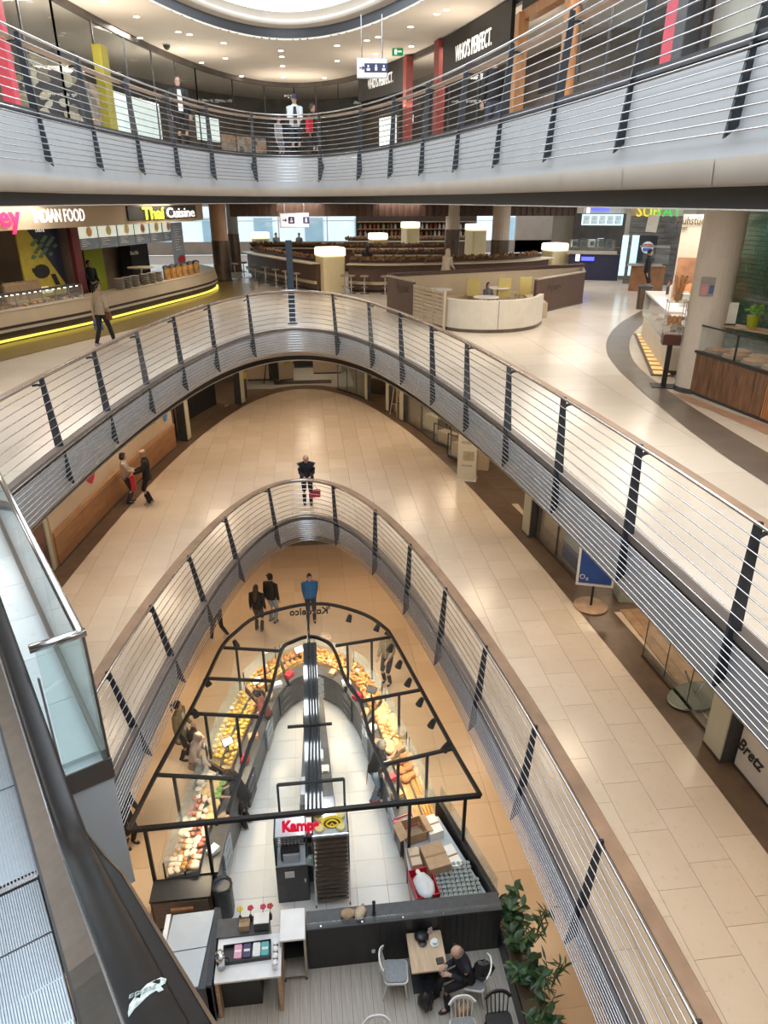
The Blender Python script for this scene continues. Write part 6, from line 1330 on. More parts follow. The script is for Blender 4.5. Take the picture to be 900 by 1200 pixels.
def roofpane(poly):
    mb = MB(); n = len(poly); mb.add([(p.x, p.y, ZC + h) for h in (.045, .057) for p in poly], [tuple(range(n))[::-1], tuple(range(n, 2 * n))] + [(i, (i + 1) % n, n + (i + 1) % n, n + i) for i in range(n)]); mb.build('roof_pane', gr, can, world=True)
roofpane([OP[0], at(267, 953, ZC), PST[3][1], PST[3][0]]); roofpane([PST[3][0], PST[3][1], PST[2][1], PST[2][0]]); roofpane([PST[2][0], PST[2][1], PST[1][1], PST[1][0]]); roofpane([PST[1][0], PST[1][1], PST[0][1], PST[0][0]])
roofpane([PST[0][0], PST[0][1], IP[4], IP[5], at(361, 707, ZC), OP[7], OP[6], OP[5]]); roofpane([at(361, 707, ZC), IP[5], IP[6], PST[4][0], PST[4][1], OP[11], OP[10], OP[9]])
roofpane([PST[4][0], PST[5][0], PST[5][1], PST[4][1]]); roofpane([PST[5][0], PST[6][0], PST[6][1], PST[5][1]]); roofpane([PST[6][0], at(467, 940, ZC), OP[-1], PST[6][1]]); roofpane([IP[0], IP[1], IP[2], IP[3], IP[5]]+[] + [at(365, 945, ZC)]); roofpane([IP[5], IP[8], IP[9], IP[10], IP[11], IP[12], at(365, 945, ZC)])
# sign with letters that face away, seen from behind
o = text("'Kordelco", .30, M['frame'], can, (0, 0, 0), 0, 90, .03, .006, .95); p = at(363, 716, ZC - .02); o.location = p + Vector((0, .05, -.05)) - can.location; o.rotation_euler = (0, 0, PI)
# portal with the red name sign
q0, q1 = at(325, 920, ZC), at(403, 913, ZC); cbar('portal_beam', [q0, q1], .05)
for q in (q0, q1): mb = MB(); mb.bbox(q.x - .022, q.x + .022, q.y - .022, q.y + .022, 1.1, ZC); mb.build('post', M['frame'], can, world=True)
cbar('short_bar', [at(337, 852, ZC), at(389, 848, ZC)], .05)
ks_ = thing('name_sign', 'red raised shop name beside a yellow oval pretzel emblem', 'sign', at(363, 968, 1.98)); rd = mat('lit_red_letters', (.75, .01, .05), .4, 0, .04, emit=.35); yl = mat('emblem_yellow', (.85, .62, .03), .4, 0, .04, emit=.15)
p = at(352, 968, 1.98); o = text('Kamps', .25, rd, ks_, tuple(p - ks_.location), R(-2), 62, .06, .014, 1.0)
pe = MB(); pe.lathe([(.20, -.03), (.205, 0), (.20, .03)], n=24, sy=.62); e1 = pe.build('emblem_plate', yl, ks_); e1.location = at(389, 964, 1.98) - ks_.location; e1.rotation_euler = (R(62), 0, 0)
MB().lathe([(.155, .028), (.155, .036)], n=20, sy=.58).build('emblem_field', M['bronze'], e1); mb = MB(); mb.tube([(.11 * math.cos(a) * (1 - .15 * math.sin(2 * a) ** 2), .062 * math.sin(a), .045) for a in [k * PI / 8 for k in range(16)]], .016, 6, closed=True); mb.tube([(-.05, -.05, .045), (.0, .01, .05), (.05, -.05, .045)], .014, 6); mb.build('pretzel', yl, e1)
# spotlights under the canopy
SPX = [(275, 752, .30), (241, 797, .2), (227, 833, .2), (410, 722, .2), (443, 733, .2), (459, 757, .2), (469, 776, .2), (480, 797, .25), (494, 820, .25), (508, 845, .25), (524, 873, .25)]
for k, (px, py, _) in enumerate(SPX):
    p = at(px, py, ZC - .06); tgt = cpt(min(range(101), key=lambda i: (cpt(i / 100, .3, 0) - Vector((p.x, p.y, 0))).length) / 100, .3, .9)
    root = thing('spotlight', ('black spotlight under the canopy rim, %s from the front left' % ['third', 'second', 'first'][k]) if k < 3 else 'black spotlight under the canopy rim, %s along the right side' % ['first', 'second', 'third', 'fourth', 'fifth', 'sixth', 'seventh', 'eighth'][k - 3], 'spotlight', p)
    mb = MB(); d = (tgt - p).normalized(); mb.tube([Vector((0, 0, -.02)) - d * .06, d * .02, d * .16], [.05, .065, .085], 12); mb.build('head', M['frame'], root); MB().tube([(0, 0, .06), (0, 0, -.02)], .02, 6).build('arm', M['frame'], root)
    spot('counter_spot', p + d * .2, tgt, 52, (1, .78, .48), 80, .7, .05)
for s in (.06, .2, .33, .47, .56, .67, .8, .93):   # strip lamps hidden in the canopy, lighting the goods
    p = cpt(s, .55, ZC - .08); area('counter_lamp', p, .5, .12, 30, (1, .80, .52)); 
for y in (9.9, 11.3, 12.7, 14.0): area('aisle_lamp', (-.25, y, ZC - .1), .5, .5, 25, (1, .95, .88))
# centre island: dark work table with equipment and a cable tray above
ci = thing('work_island', 'long narrow dark work table down the middle of the bakery', 'table', (-.3, 12, 0)); mb = MB(); mb.prism([(-.62, 9.75), (.22, 9.75), (.02, 14.6), (-.42, 14.6)], .84, .90); mb.build('top', M['worktop'], ci, world=True); mb = MB(); mb.prism([(-.56, 9.8), (.16, 9.8), (-.02, 14.5), (-.38, 14.5)], 0, .84); mb.build('body', M['dark'], ci, world=True)
ct_ = thing('cable_tray', 'grey cable tray with ducts running along the middle under the glass roof', 'duct', (-.25, 12, ZC - .1))
for k in range(4): x = -.36 + .08 * k; mb = MB(); mb.tube([(x, 9.6, ZC - .1), (x * .8, 12, ZC - .08), (x * .7 - .05, 15.0, ZC - .1)], .024, 6); mb.build('duct', (M['iron'], M['dark'])[k % 2], ct_, world=True)
mb = MB(); mb.sweep([(-.24, 9.6, ZC - .15), (-.25, 15.2, ZC - .15)], rect(-.17, .17, -.01, .01)); mb.build('tray', M['iron'], ct_, world=True)
for k, (x, y, m, w, d, h, lab) in enumerate(((-.35, 10.1, M['white'], .5, .4, .35, 'white appliance at the near end of the work table'), (.02, 10.7, M['steel'], .3, .4, .25, 'steel appliance on the work table, second from the near end'), (-.35, 11.2, M['greysteel'], .4, .5, .3, 'grey appliance on the work table, third from the near end'), (-.2, 12.3, M['paper'], .35, .3, .1, 'white papers box in the middle of the work table'), (-.3, 13.4, M['dark'], .35, .4, .4, 'dark appliance near the far end of the work table'), (0, 11.9, M['paper'], .18, .2, .06, 'small white box on the right edge of the work table'))):
    root = thing('appliance', lab, 'appliance', (x, y, .90)); MB().rbox((0, 0, h / 2), (w, d, h), .03).build('body', m, root); MB().box((0, -d / 2 - .004, h / 2), (w * .6, .01, h * .4)).build('panel', M['black'], root)
# oven stack, tray rack
ov_ = thing('oven_stack', 'dark stack of oven and basket units left of the tray rack', 'oven', (-.72, 9.65, 0))
MB().rbox((0, 0, .5), (.62, .5, 1.0), .02).build('base_cabinet', M['dark'], ov_); MB().box((-.05, -.255, .78), (.18, .01, .16)).build('notice', M['paper'], ov_); MB().box((.24, -.256, .6), (.03, .015, .1)).build('handle', M['steel'], ov_)
MB().bbox(-.31, .31, -.25, .25, 1.0, 1.03).build('shelf', M['greysteel'], ov_); MB().rbox((-.02, .02, 1.18), (.36, .36, .28), .03).build('machine', M['black'], ov_); MB().rbox((.0, -.15, 1.14), (.32, .1, .2), .02).build('hopper', M['greysteel'], ov_)
for sx in (-1, 1): MB().bbox(sx * .29 - .015, sx * .29 + .015, -.24, .24, 1.03, 1.75).build('upright', M['iron'], ov_)
mb = MB(); 
for k in range(8): mb.tube([(-.24 + k * .068, -.2, 1.75), (-.24 + k * .068, -.2, 1.5), (-.24 + k * .068, .2, 1.5), (-.24 + k * .068, .2, 1.75)], .008, 4)
for k in range(5): mb.tube([(-.25, -.2 + k * .1, 1.5 + (.0)), (.25, -.2 + k * .1, 1.5)], .008, 4); mb.tube([(-.25, -.2, 1.5 + k * .06), (.25, -.2, 1.5 + k * .06)], .008, 4)
mb.build('wire_basket', M['steel'], ov_); MB().bbox(-.27, .27, -.22, .22, 1.75, 1.77).build('top_tray', M['greysteel'], ov_)
cl_ = tag(MB().blob((0, 0, .06), (.10, .08, .14), 8, 5, 0, .2).build('cloth', mat('mint_cloth', (.50, .68, .62), .8, 0, .1)), 'crumpled mint cloth between the oven stack and the tray rack', 'cloth'); cl_.location = (-.36, 9.42, 1.03)
rk = thing('tray_rack', 'tall rack of baking trays right of the oven stack', 'rack', (.04, 9.5, 0))
for sx in (-1, 1):
    for sy in (-1, 1): MB().bbox(sx * .33 - .015, sx * .33 + .015, sy * .27 - .015, sy * .27 + .015, .08, 1.92).build('upright', M['steel'], rk); MB().tube([(sx * .33 - .012, sy * .27, .04), (sx * .33 + .012, sy * .27, .04)], .04, 10).build('castor', M['black'], rk)
for k in range(15): z = .18 + k * .115; o = MB().bbox(-.31, .31, -.27, .27, z, z + .014).build('tray', M['deckmetal'], rk); MB().bbox(-.31, .31, -.275, -.262, z, z + .035).build('lip', M['bronze'], o); MB().bbox(-.28, .28, -.2, .2, z + .014, z + .05).build('dough_sheet', M['card'] if k % 3 else M['oak'], o)
MB().bbox(-.34, .34, -.29, .29, 1.90, 1.92).build('top', M['greysteel'], rk); mb = MB()
for a, b in (((-.33, -.28), (.33, -.28)), ((-.33, .28), (.33, .28)), ((-.33, -.28), (-.33, .28)), ((.33, -.28), (.33, .28))): mb.tube([(a[0], a[1], 1.95), (b[0], b[1], 1.95)], .018, 6)
mb.build('tray_rim', M['chrome'], rk)
for k, (x, y) in enumerate(((-.2, .12), (0, .02), (.2, .14), (-.2, -.12), (.2, -.12))): root = tag(MB().lathe([(.08, 0), (.095, .03), (.08, .06), (.03, .065)], n=14).build('cheese_bun', mat('cheese_yellow', (.78, .66, .28), .5, 0, .1)), ['pale yellow round bun at the far left of the top tray', 'pale yellow round bun in the middle of the top tray', 'pale yellow round bun at the far right of the top tray', 'pale yellow round bun at the near left of the top tray', 'pale yellow round bun at the near right of the top tray'][k], 'bread', 'buns on the top tray of the rack'); root.location = (.04 + x, 9.5 + y, 1.92)
# low black wall with grey ledge and glass, right flank
lw = struct(MB().bbox(-.45, 3.02, 8.05, 8.36, 0, 1.06).build('wall_front', M['black'])); MB().bbox(-.45, 3.02, 8.03, 8.38, 1.06, 1.09).build('ledge', M['dark'], lw); MB().bbox(-.45, 3.0, 8.06, 8.075, 1.09, 1.20).build('glass_strip', M['glass'], lw)
for k in range(30): MB().bbox(-.43 + k * .115, -.43 + k * .115 + .107, 8.04, 8.05, .02, 1.05).build('board', M['black'], lw)
for k in range(5): MB().lathe([(.014, 1.09), (.014, 1.13)], (-.2 + k * .72, 8.05, 0), 8).build('glass_clamp', M['steel'], lw)
MB().bbox(.68, .74, 8.02, 8.05, .30, .36).build('socket_plate', M['white'], lw)
rw = struct(MB().prism([(2.95, 8.36), (3.05, 8.36), (2.42, 10.6), (2.32, 10.6)], 0, 1.06).build('wall_flank', M['black'])); MB().prism([(2.99, 8.36), (3.01, 8.36), (2.40, 10.6), (2.38, 10.6)], 1.06, 1.45).build('pane', M['glass'], rw)
sb_ = thing('side_bench', 'grey topped side bench with boxes and drinks at the right front of the bakery', 'bench', (2.1, 9.4, 0)); mb = MB(); mb.prism([(1.5, 8.42), (2.9, 8.42), (2.3, 10.35), (1.5, 10.35)], .84, .88); mb.build('top', M['greysteel'], sb_, world=True); mb = MB(); mb.prism([(1.55, 8.42), (2.85, 8.42), (2.3, 10.3), (1.55, 10.3)], 0, .84); mb.build('body', M['oak'], sb_, world=True)
def carton(name, x, y, z, w, d, h, rz, label, m, open_=False):
    root = thing(name, label, 'box', (x, y, z), rz)
    if open_:
        for a in ((-w / 2, -w / 2 + .012, -d / 2, d / 2), (w / 2 - .012, w / 2, -d / 2, d / 2), (-w / 2, w / 2, -d / 2, -d / 2 + .012), (-w / 2, w / 2, d / 2 - .012, d / 2)): MB().bbox(*a, 0, h).build('side', m, root)
        MB().bbox(-w / 2, w / 2, -d / 2, d / 2, 0, .012).build('bottom', m, root)
        for s in (-1, 1): mb = MB(); mb.box((s * (w / 2 + .08), 0, h - .03), (.18, d, .01), 0, 0, s * R(25)); mb.build('flap', m, root)
    else: MB().bbox(-w / 2, w / 2, -d / 2, d / 2, 0, h).build('body', m, root); MB().bbox(-w / 2 - .002, w / 2 + .002, -.02, .02, h - .002, h + .003).build('tape', mat('tape_brown', (.30, .19, .10), .3), root)
carton('cardboard_box', 1.72, 9.95, .88, .42, .42, .25, .25, 'open brown carton beside the white box on the side bench', M['card'], True); carton('cardboard_box', 2.02, 9.2, .88, .44, .55, .30, .2, 'closed brown carton in front of the open one on the side bench', M['card']); carton('white_box', 2.1, 10.0, .88, .30, .45, .2, .28, 'white box behind the closed brown carton', M['paper']); carton('white_box', 2.38, 9.3, .88, .22, .5, .12, .28, 'flat white box beside the dark flank wall', M['paper']); carton('cardboard_box', 1.64, 9.3, .88, .2, .4, .2, .1, 'narrow pale carton at the aisle edge of the side bench', M['creamwall'])
pk = thing('pink_tray', 'pink tray at the end of the right counter', 'tray', (1.58, 10.25, .9), .3); MB().bbox(-.2, .2, -.14, .14, 0, .01).build('bottom', mat('pink_plastic', (.68, .16, .24), .4), pk)
for a in ((-.2, .2, -.15, -.135), (-.2, .2, .135, .15), (-.21, -.195, -.15, .15), (.195, .21, -.15, .15)): MB().bbox(*a, 0, .05).build('rim', mat('pink_plastic', (.68, .16, .24), .4), pk)
cr_ = thing('crate', 'red plastic crate with a white sack on it', 'crate', (1.72, 8.72, .88), .15)
for a in ((-.22, .22, -.30, -.285), (-.22, .22, .285, .30), (-.22, -.205, -.3, .3), (.205, .22, -.3, .3)): MB().bbox(*a, .0, .22).build('side', M['red'], cr_)
MB().bbox(-.22, .22, -.3, .3, 0, .015).build('bottom', M['red'], cr_)
sk_ = thing('sack', 'whitish translucent sack lying in the red crate', 'sack', (1.72, 8.66, 1.0), .25); mb = MB(); mb.smooth = True; mb.blob((0, 0, .08), (.19, .28, .09), 12, 7, 0, .06); mb.build('bag', mat('whitish_film', (.60, .64, .67), .3, 0, .06), sk_); mb = MB(); mb.blob((0, .3, .08), (.05, .06, .03), 7, 4); mb.build('knot', M['paper'], sk_)
cup_m = MB().lathe([(.032, 0), (.040, .11), (.036, .11)], n=8).mesh('cup_body', glass_mat('cup_clear', (.80, .86, .86), .30)); lid_m = MB().lathe([(.042, .11), (.042, .122), (.02, .128)], n=8).mesh('cup_lid', mat('cup_lid_grey', (.22, .26, .25), .3, 0, .2)); fill_m = [MB().lathe([(.028, .005), (.034, .08)], n=8).mesh('cup_fill', m) for m in (mat('cup_dark', (.03, .035, .03), .4), mat('cup_green', (.05, .16, .07), .4), mat('cup_grey', (.25, .27, .27), .4))]
for i in range(9):
    for j in range(8):
        x, y = 2.0 + i * .092, 8.47 + j * .092
        if x > 2.86 - (y - 8.42) * .30 or (j > 5 and i < 2): continue
        root = thing('drink_cup', 'clear lidded cup in the block of drinks at the right front corner', 'cup', (x, y, .88), 0, 'lidded cups at the right front corner'); link('cup', cup_m, root); link('lid', lid_m, root); link('filling', fill_m[1 if i > 5 else (0 if (i + j) % 3 else 2)], root)
for k, x in enumerate((.28, .5)): r = thing('sack', ('left', 'right')[k] + ' one of two small tan sacks on the ledge of the black wall', 'sack', (x, 8.2, 1.09), k); mb = MB(); mb.smooth = True; mb.blob((0, 0, .07), (.14, .10, .08), 9, 6, 0, .08); mb.build('body', (M['card'], M['beige'])[k], r); MB().blob((.12, .02, .1), (.04, .03, .03), 6, 4).build('fold', M['card'], r)
cp_ = thing('clamp_post', 'small black post standing on the ledge of the black wall', 'post', (.74, 8.2, 1.09)); MB().lathe([(.025, 0), (.025, .28)], n=8).build('shaft', M['black'], cp_); MB().lathe([(.05, 0), (.05, .02)], n=10).build('foot', M['black'], cp_); MB().blob((0, 0, .30), (.035, .035, .03), 8, 5).build('knob', M['black'], cp_)
# left front: wood cabinet, bin, grey fridge tables, white table with supplies, trolley
wc_ = thing('wood_cabinet', 'grey-brown wooden cabinet with an oak handle at the left front', 'cabinet', (-2.77, 9.25, 0)); MB().bbox(-.54, .54, -.2, .22, .1, .84).build('body', M['walnut'], wc_); MB().bbox(-.5, .5, -.225, -.2, .14, .80).build('drawer_front', mat('taupe_oak', (.22, .155, .11), .5, 0, .15, 4, stretch=(1, 1, 5)), wc_); MB().bbox(-.18, .22, -.28, -.225, .62, .67).build('handle', M['goldwood'], wc_); MB().bbox(-.55, .55, -.22, .24, .84, .88).build('top', M['black'], wc_); MB().bbox(-.5, .5, -.15, .2, 0, .1).build('plinth', M['black'], wc_)
wb = thing('waste_bin', 'grey waste bin with a black liner beside the wooden cabinet', 'bin', (-2.05, 9.35, 0)); MB().rbox((0, 0, .36), (.34, .34, .72), .08).build('body', M['dark'], wb); mb = MB(); mb.lathe([(.19, .70), (.2, .76), (.15, .74), (.12, .5)], n=10); mb.build('liner', M['black'], wb)
for k in range(7): MB().blob((random.uniform(-.09, .09), random.uniform(-.09, .09), .68), (.05, .04, .03), 5, 3).build('rubbish', M['paper'], wb)
fr_ = thing('fridge_table', 'cooling table with two pale grey lids at the left front', 'fridge', (-2.45, 8.15, 0)); MB().bbox(-.48, .44, -.82, .52, .06, .94).build('body', M['dark'], fr_)
mb = MB(); mb.prism([(-.40, -.18), (.30, -.14), (.36, .52), (-.36, .5)], .95, .985); mb.build('lid', M['greysteel'], fr_); mb = MB(); mb.prism([(-.46, -.84), (.24, -.80), (.30, -.16), (-.40, -.20)], .95, .985); mb.build('lid', M['greysteel'], fr_); MB().bbox(-.48, -.40, -.82, .52, .94, .99).build('rail', M['white'], fr_); MB().bbox(.36, .46, -.82, .55, .06, 1.0).build('side_panel', M['iron'], fr_)
for y in (-.1, -.55): MB().bbox(.46, .49, y - .06, y + .06, .70, .82).build('latch', M['steel'], fr_)
wt_ = thing('supply_table', 'white supply table with cups and napkins between fridge table and trolley', 'table', (-1.4, 7.75, 0)); MB().bbox(-.56, .52, -.38, .36, .94, .98).build('top', M['white'], wt_)
for x in (-.53, .49): MB().bbox(x - .03, x + .03, -.36, .34, 0, .94).build('side_panel', M['oak'], wt_)
MB().bbox(-.5, .15, -.2, .34, 0, .9).build('cupboard', M['black'], wt_); MB().bbox(-.6, .3, .36, .70, 0, 1.02).build('back_counter', M['worktop'], wt_)
nb = thing('napkin_tray', 'black tray with pink, dark, white and teal napkin packs', 'tray', (-1.42, 7.80, .98), .03); MB().bbox(-.42, .36, -.14, .14, 0, .02).build('bottom', M['black'], nb)
for a in ((-.42, .36, -.15, -.14), (-.42, .36, .14, .15), (-.43, -.42, -.15, .15), (.36, .37, -.15, .15)): MB().bbox(*a, 0, .09).build('rim', M['black'], nb)
for k, (c, x) in enumerate((((.72, .36, .52), -.18), ((.06, .06, .14), -.03), ((.74, .78, .80), .13), ((.10, .42, .42), .27))): root = thing('napkin_pack', ('pink', 'navy dotted', 'white', 'teal')[k] + ' napkin pack in the black tray', 'napkins', (-1.42 + x, 7.80, 1.0)); MB().rbox((0, 0, .04), (.13, .24, .08), .02).build('pack', mat('napkin_%d' % k, c, .6, 0, .1, 30), root); MB().bbox(-.05, .05, -.02, .02, .08, .085).build('slot', M['paper'], root)
th = thing('thermos', 'tall chrome coffee flask at the left end of the supply table', 'flask', (-1.86, 7.62, .98)); mb = MB(); mb.smooth = True; mb.lathe([(.075, 0), (.08, .26), (.06, .30)], n=14); mb.build('body', M['chrome'], th); MB().lathe([(.065, .30), (.07, .36), (.03, .38)], n=14).build('lid', M['steel'], th); MB().tube([(.08, 0, .24), (.13, 0, .2), (.13, 0, .1), (.08, 0, .06)], .012, 6).build('handle', M['black'], th)
for k in range(4): root = thing('cup_stack', 'stack of white cups on the supply table, %s from the front' % names[k], 'cups', (-.97 + .0 * k, 7.50 + .115 * k, .98)); MB().lathe([(.035, 0), (.045, .15), (.04, .15)], n=12).build('cups', M['steel'] if k == 0 else M['bronze'], root); MB().lathe([(.048, .15), (.048, .17), (.02, .185)], n=12).build('lid', M['white'], root)
db = thing('holder_box', 'wooden holder with stirrers on the back counter of the supply table', 'box', (-1.52, 8.24, 1.02)); MB().bbox(-.09, .09, -.07, .07, 0, .14).build('box', M['card'], db)
for k in range(6): MB().tube([(-.06 + k * .024, 0, .1), (-.08 + k * .03, .03, .24)], .006, 4).build('stirrer', M['oak'], db)
ds = thing('dispenser', 'white topped black napkin dispenser on the back counter', 'dispenser', (-1.22, 8.24, 1.02)); MB().rbox((0, 0, .1), (.26, .2, .2), .02).build('body', M['black'], ds); MB().bbox(-.13, .13, -.1, .1, .2, .22).build('top', M['paper'], ds)
for k, (x, c) in enumerate(((-1.60, (.75, .55, .05)), (-1.42, (.50, .03, .06)), (-1.20, (.55, .03, .10)), (-1.08, (.45, .04, .03)))):
    fl = thing('flower', ('yellow', 'dark red', 'crimson', 'small red')[k] + ' flower in a slim vase behind the supply table', 'flower', (x, 8.36, 1.02)); MB().lathe([(.03, 0), (.035, .1), (.02, .16)], n=8).build('vase', M['dark'], fl); MB().tube([(0, 0, .1), (.01, .02, .3)], .006, 5).build('stem', salad, fl)
    for q in range(5): MB().blob((.01 + .03 * math.cos(q * 1.26), .02 + .03 * math.sin(q * 1.26), .31), (.03, .03, .02), 6, 4).build('petal', mat('petal_%d' % k, c, .6), fl)
ty = thing('trolley', 'narrow white topped trolley on castors beside the black wall', 'trolley', (-.68, 8.12, 0)); MB().bbox(-.22, .20, -.27, .30, 1.10, 1.14).build('top', M['white'], ty)
for sx in (-1, 1): MB().bbox(sx * .2 - .025, sx * .2 + .015, -.27, .28, .1, 1.10).build('side_panel', M['oakgrey'], ty)
MB().bbox(-.2, .2, .2, .26, .3, 1.1).build('back_panel', M['black'], ty); MB().bbox(-.18, .18, -.2, .2, .55, .57).build('shelf', M['black'], ty); MB().bbox(-.2, .2, -.25, .25, .12, .15).build('bottom', M['oakgrey'], ty); MB().box((0, .17, .85), (.22, .02, .2)).build('drawer', M['dark'], ty)
o = text('Nudel...', .1, M['paper'], ty, (0, .19, .98), 0, 90, .004, .001, 1.0)
for sx in (-1, 1):
    for sy in (-1, 1): c = MB().tube([(sx * .19 - .015, sy * .22, .05), (sx * .19 + .015, sy * .22, .05)], .05, 10).build('castor', M['iron'], ty); MB().bbox(sx * .19 - .02, sx * .19 + .02, sy * .22 - .02, sy * .22 + .02, .06, .12).build('fork', M['steel'], c)
# seating: table, spindle chairs, things on the table
M['chairwhite'] = mat('white_chair_paint', (.72, .74, .76), .4, 0, .03)
def spindle_chair(x, y, rz, label, m, cushion=True):
    root = thing('dining_chair', label, 'chair', (x, y, 0), rz, 'spindle back chairs of the bakery')
    MB().rbox((0, 0, .45), (.43, .42, .035), .08).build('seat', m, root)
    if cushion: MB().rbox((0, 0, .48), (.39, .38, .03), .07).build('cushion', mat('grey_cushion', (.27, .29, .31), .8, 0, .1, 20), root)
    for sx in (-1, 1):
        MB().tube([(sx * .16, .15, .44), (sx * .2, .2, 0)], [.02, .014], 7).build('leg', m, root); MB().tube([(sx * .16, -.15, .44), (sx * .2, -.23, 0)], [.02, .014], 7).build('leg', m, root)
    tp = smooth_path([(-.21, -.22, .80), (-.12, -.27, .86), (0, -.285, .87), (.12, -.27, .86), (.21, -.22, .80)], 4)
    MB().sweep(tp, [(-.012, -.035), (.012, -.035), (.012, .035), (-.012, .035)]).build('top_rail', m, root)
    for k in range(6): x0 = -.16 + k * .064; MB().tube([(x0, -.18, .46), (x0 * 1.15, -.255 - .025 * (1 - (x0 / .2) ** 2), .83)], .010, 5).build('spindle', m, root)
    return root
t_ = thing('cafe_table', 'light oak cafe table with black base where the bald man sits', 'table', (1.6, 7.66, 0)); MB().rbox((0, 0, .735), (.62, .70, .035), .015).build('top', mat('light_oak', (.52, .38, .25), .45, 0, .15, 5, stretch=(4, .6, 1)), t_); MB().bbox(-.04, .04, -.04, .04, .02, .72).build('column', M['black'], t_); MB().bbox(-.25, .25, -.25, .25, 0, .02).build('base_plate', M['iron'], t_)
spindle_chair(1.05, 7.55, R(-95), 'white spindle chair with grey cushion left of the cafe table', M['chairwhite']); spindle_chair(2.35, 7.30, R(75), 'white spindle chair under the seated bald man', M['chairwhite']); spindle_chair(2.02, 6.50, R(180), 'white spindle chair cut by the lower edge, below the brown bag', M['chairwhite']); spindle_chair(.62, 6.36, R(180), 'white spindle chair cut by the lower edge, under the left chair', M['chairwhite'], False); spindle_chair(2.62, 6.52, R(180), 'black chair cut by the lower edge beside the plants', M['black'], False)
h_ = thing('cap', 'black soft cap lying on the cafe table', 'cap', (1.55, 7.90, .753)); mb = MB(); mb.smooth = True; mb.blob((0, 0, .05), (.14, .12, .06), 10, 6, 0, .08); mb.build('crown', M['black'], h_); MB().blob((0, -.12, .03), (.08, .06, .012), 8, 4).build('peak', M['black'], h_)
cu_ = thing('coffee_cup', 'white coffee cup on a saucer on the cafe table', 'cup', (1.76, 7.78, .753)); MB().lathe([(.03, 0), (.08, .012), (.075, .016)], n=16).build('saucer', M['white'], cu_); MB().lathe([(.03, .016), (.05, .07), (.042, .07)], n=14).build('cup', M['white'], cu_); MB().lathe([(.04, .062), (.04, .066)], n=12).build('coffee', M['bronze'], cu_); MB().tube([(.045, 0, .06), (.075, 0, .05), (.045, 0, .03)], .006, 5).build('handle', M['white'], cu_)
wl2 = thing('wallet', 'dark brown wallet at the near right corner of the cafe table', 'wallet', (1.80, 7.46, .753), .1); MB().rbox((0, 0, .012), (.13, .11, .024), .012).build('body', mat('dark_leather', (.05, .035, .028), .5, 0, .2, 20), wl2); MB().bbox(-.06, .06, -.004, .004, .024, .026).build('seam', M['black'], wl2)
ph = thing('leaflet', 'small printed leaflet stand on the cafe table', 'leaflet', (1.72, 7.97, .753), .4); MB().box((0, 0, .06), (.08, .01, .12), 0, R(-18)).build('sheet', mat('leaflet_print', (.45, .35, .36), .5, 0, .3, 40), ph); MB().bbox(-.04, .04, -.01, .05, 0, .008).build('foot', M['paper'], ph)
bg_ = thing('shopping_bag', 'brown paper bag standing on the floor beside the bald man', 'bag', (2.12, 6.98, .014), .3); MB().rbox((0, 0, .14), (.24, .16, .28), .03).build('sack', M['card'], bg_); MB().tube([(-.06, 0, .28), (-.04, 0, .37), (.04, 0, .37), (.06, 0, .28)], .006, 5).build('handle', M['black'], bg_)
rs = thing('rucksack', 'black rucksack on the floor under the cafe table', 'rucksack', (1.52, 7.18, .014), .2); mb = MB(); mb.smooth = True; mb.blob((0, 0, .2), (.15, .12, .2), 10, 7, 0, .04); mb.build('body', M['black'], rs); MB().tube([(-.05, -.1, .32), (-.03, -.17, .2), (-.05, -.12, .08)], .014, 5).build('strap', M['iron'], rs); MB().tube([(.05, -.1, .32), (.04, -.17, .2), (.05, -.12, .08)], .014, 5).build('strap', M['iron'], rs)
# planting at the right
pb = thing('plant_trough', 'black plant trough along the right side of the seating', 'planter', (3.25, 7.2, 0)); MB().bbox(-.22, .22, -1.9, 1.2, 0, .45).build('trough', M['black'], pb); MB().bbox(-.19, .19, -1.87, 1.17, .45, .47).build('soil', M['brownfloor'], pb)
gl = [mat('dark_leaf', (.025, .07, .025), .4, 0, .4, 8), mat('mid_leaf', (.04, .11, .035), .4, 0, .4, 8)]
def leafmesh(l, w, droop, m):
    mb = MB(); n = 5; vs = []
    for i in range(n + 1): t = i / n; q = w * math.sin(PI * min(t * 1.0 + .06, 1)) ** .8; vs += [(-q, l * t, -droop * t * t), (q, l * t, -droop * t * t), (0, l * t, -droop * t * t - q * .25)]
    for i in range(n): a = 3 * i; b = a + 3; mb.add([], []); mb.f += [[a, a + 2, b + 2, b], [a + 2, a + 1, b + 1, b + 2]]; mb.mi += [0, 0]; mb.sm += [True, True]
    mb.v = vs; return mb.mesh('leaf', m)
lm = [leafmesh(.22, .055, .08, gl[0]), leafmesh(.18, .05, .05, gl[1]), leafmesh(.20, .018, .05, gl[1]), leafmesh(.24, .016, .08, gl[0])]
random.seed(31)
def bush(x, y, h, label, kinds, nst, spread, nleaf):
    root = thing('potted_plant', label, 'plant', (x, y, .47))
    for s in range(nst):
        a = random.uniform(0, 2 * PI); tip = Vector((math.cos(a) * spread * random.uniform(.3, 1), math.sin(a) * spread * random.uniform(.3, 1), h * random.uniform(.55, 1))); stp = [Vector((math.cos(a) * .04, math.sin(a) * .04, 0)), tip * .5 + Vector((0, 0, .08)), tip]
        st = MB().tube(stp, [.010, .008, .004], 5).build('stem', gl[0], root)
        for q in range(nleaf):
            t = .25 + .75 * (q + 1) / nleaf; p = stp[0].lerp(stp[1], t * 2) if t < .5 else stp[1].lerp(stp[2], t * 2 - 1)
            lf = link('leaf', lm[random.choice(kinds)], st); lf.location = p; lf.rotation_euler = (R(random.uniform(-15, 45)), R(random.uniform(-20, 20)), random.uniform(0, 2 * PI)); lf.scale = [random.uniform(.7, 1.2)] * 3
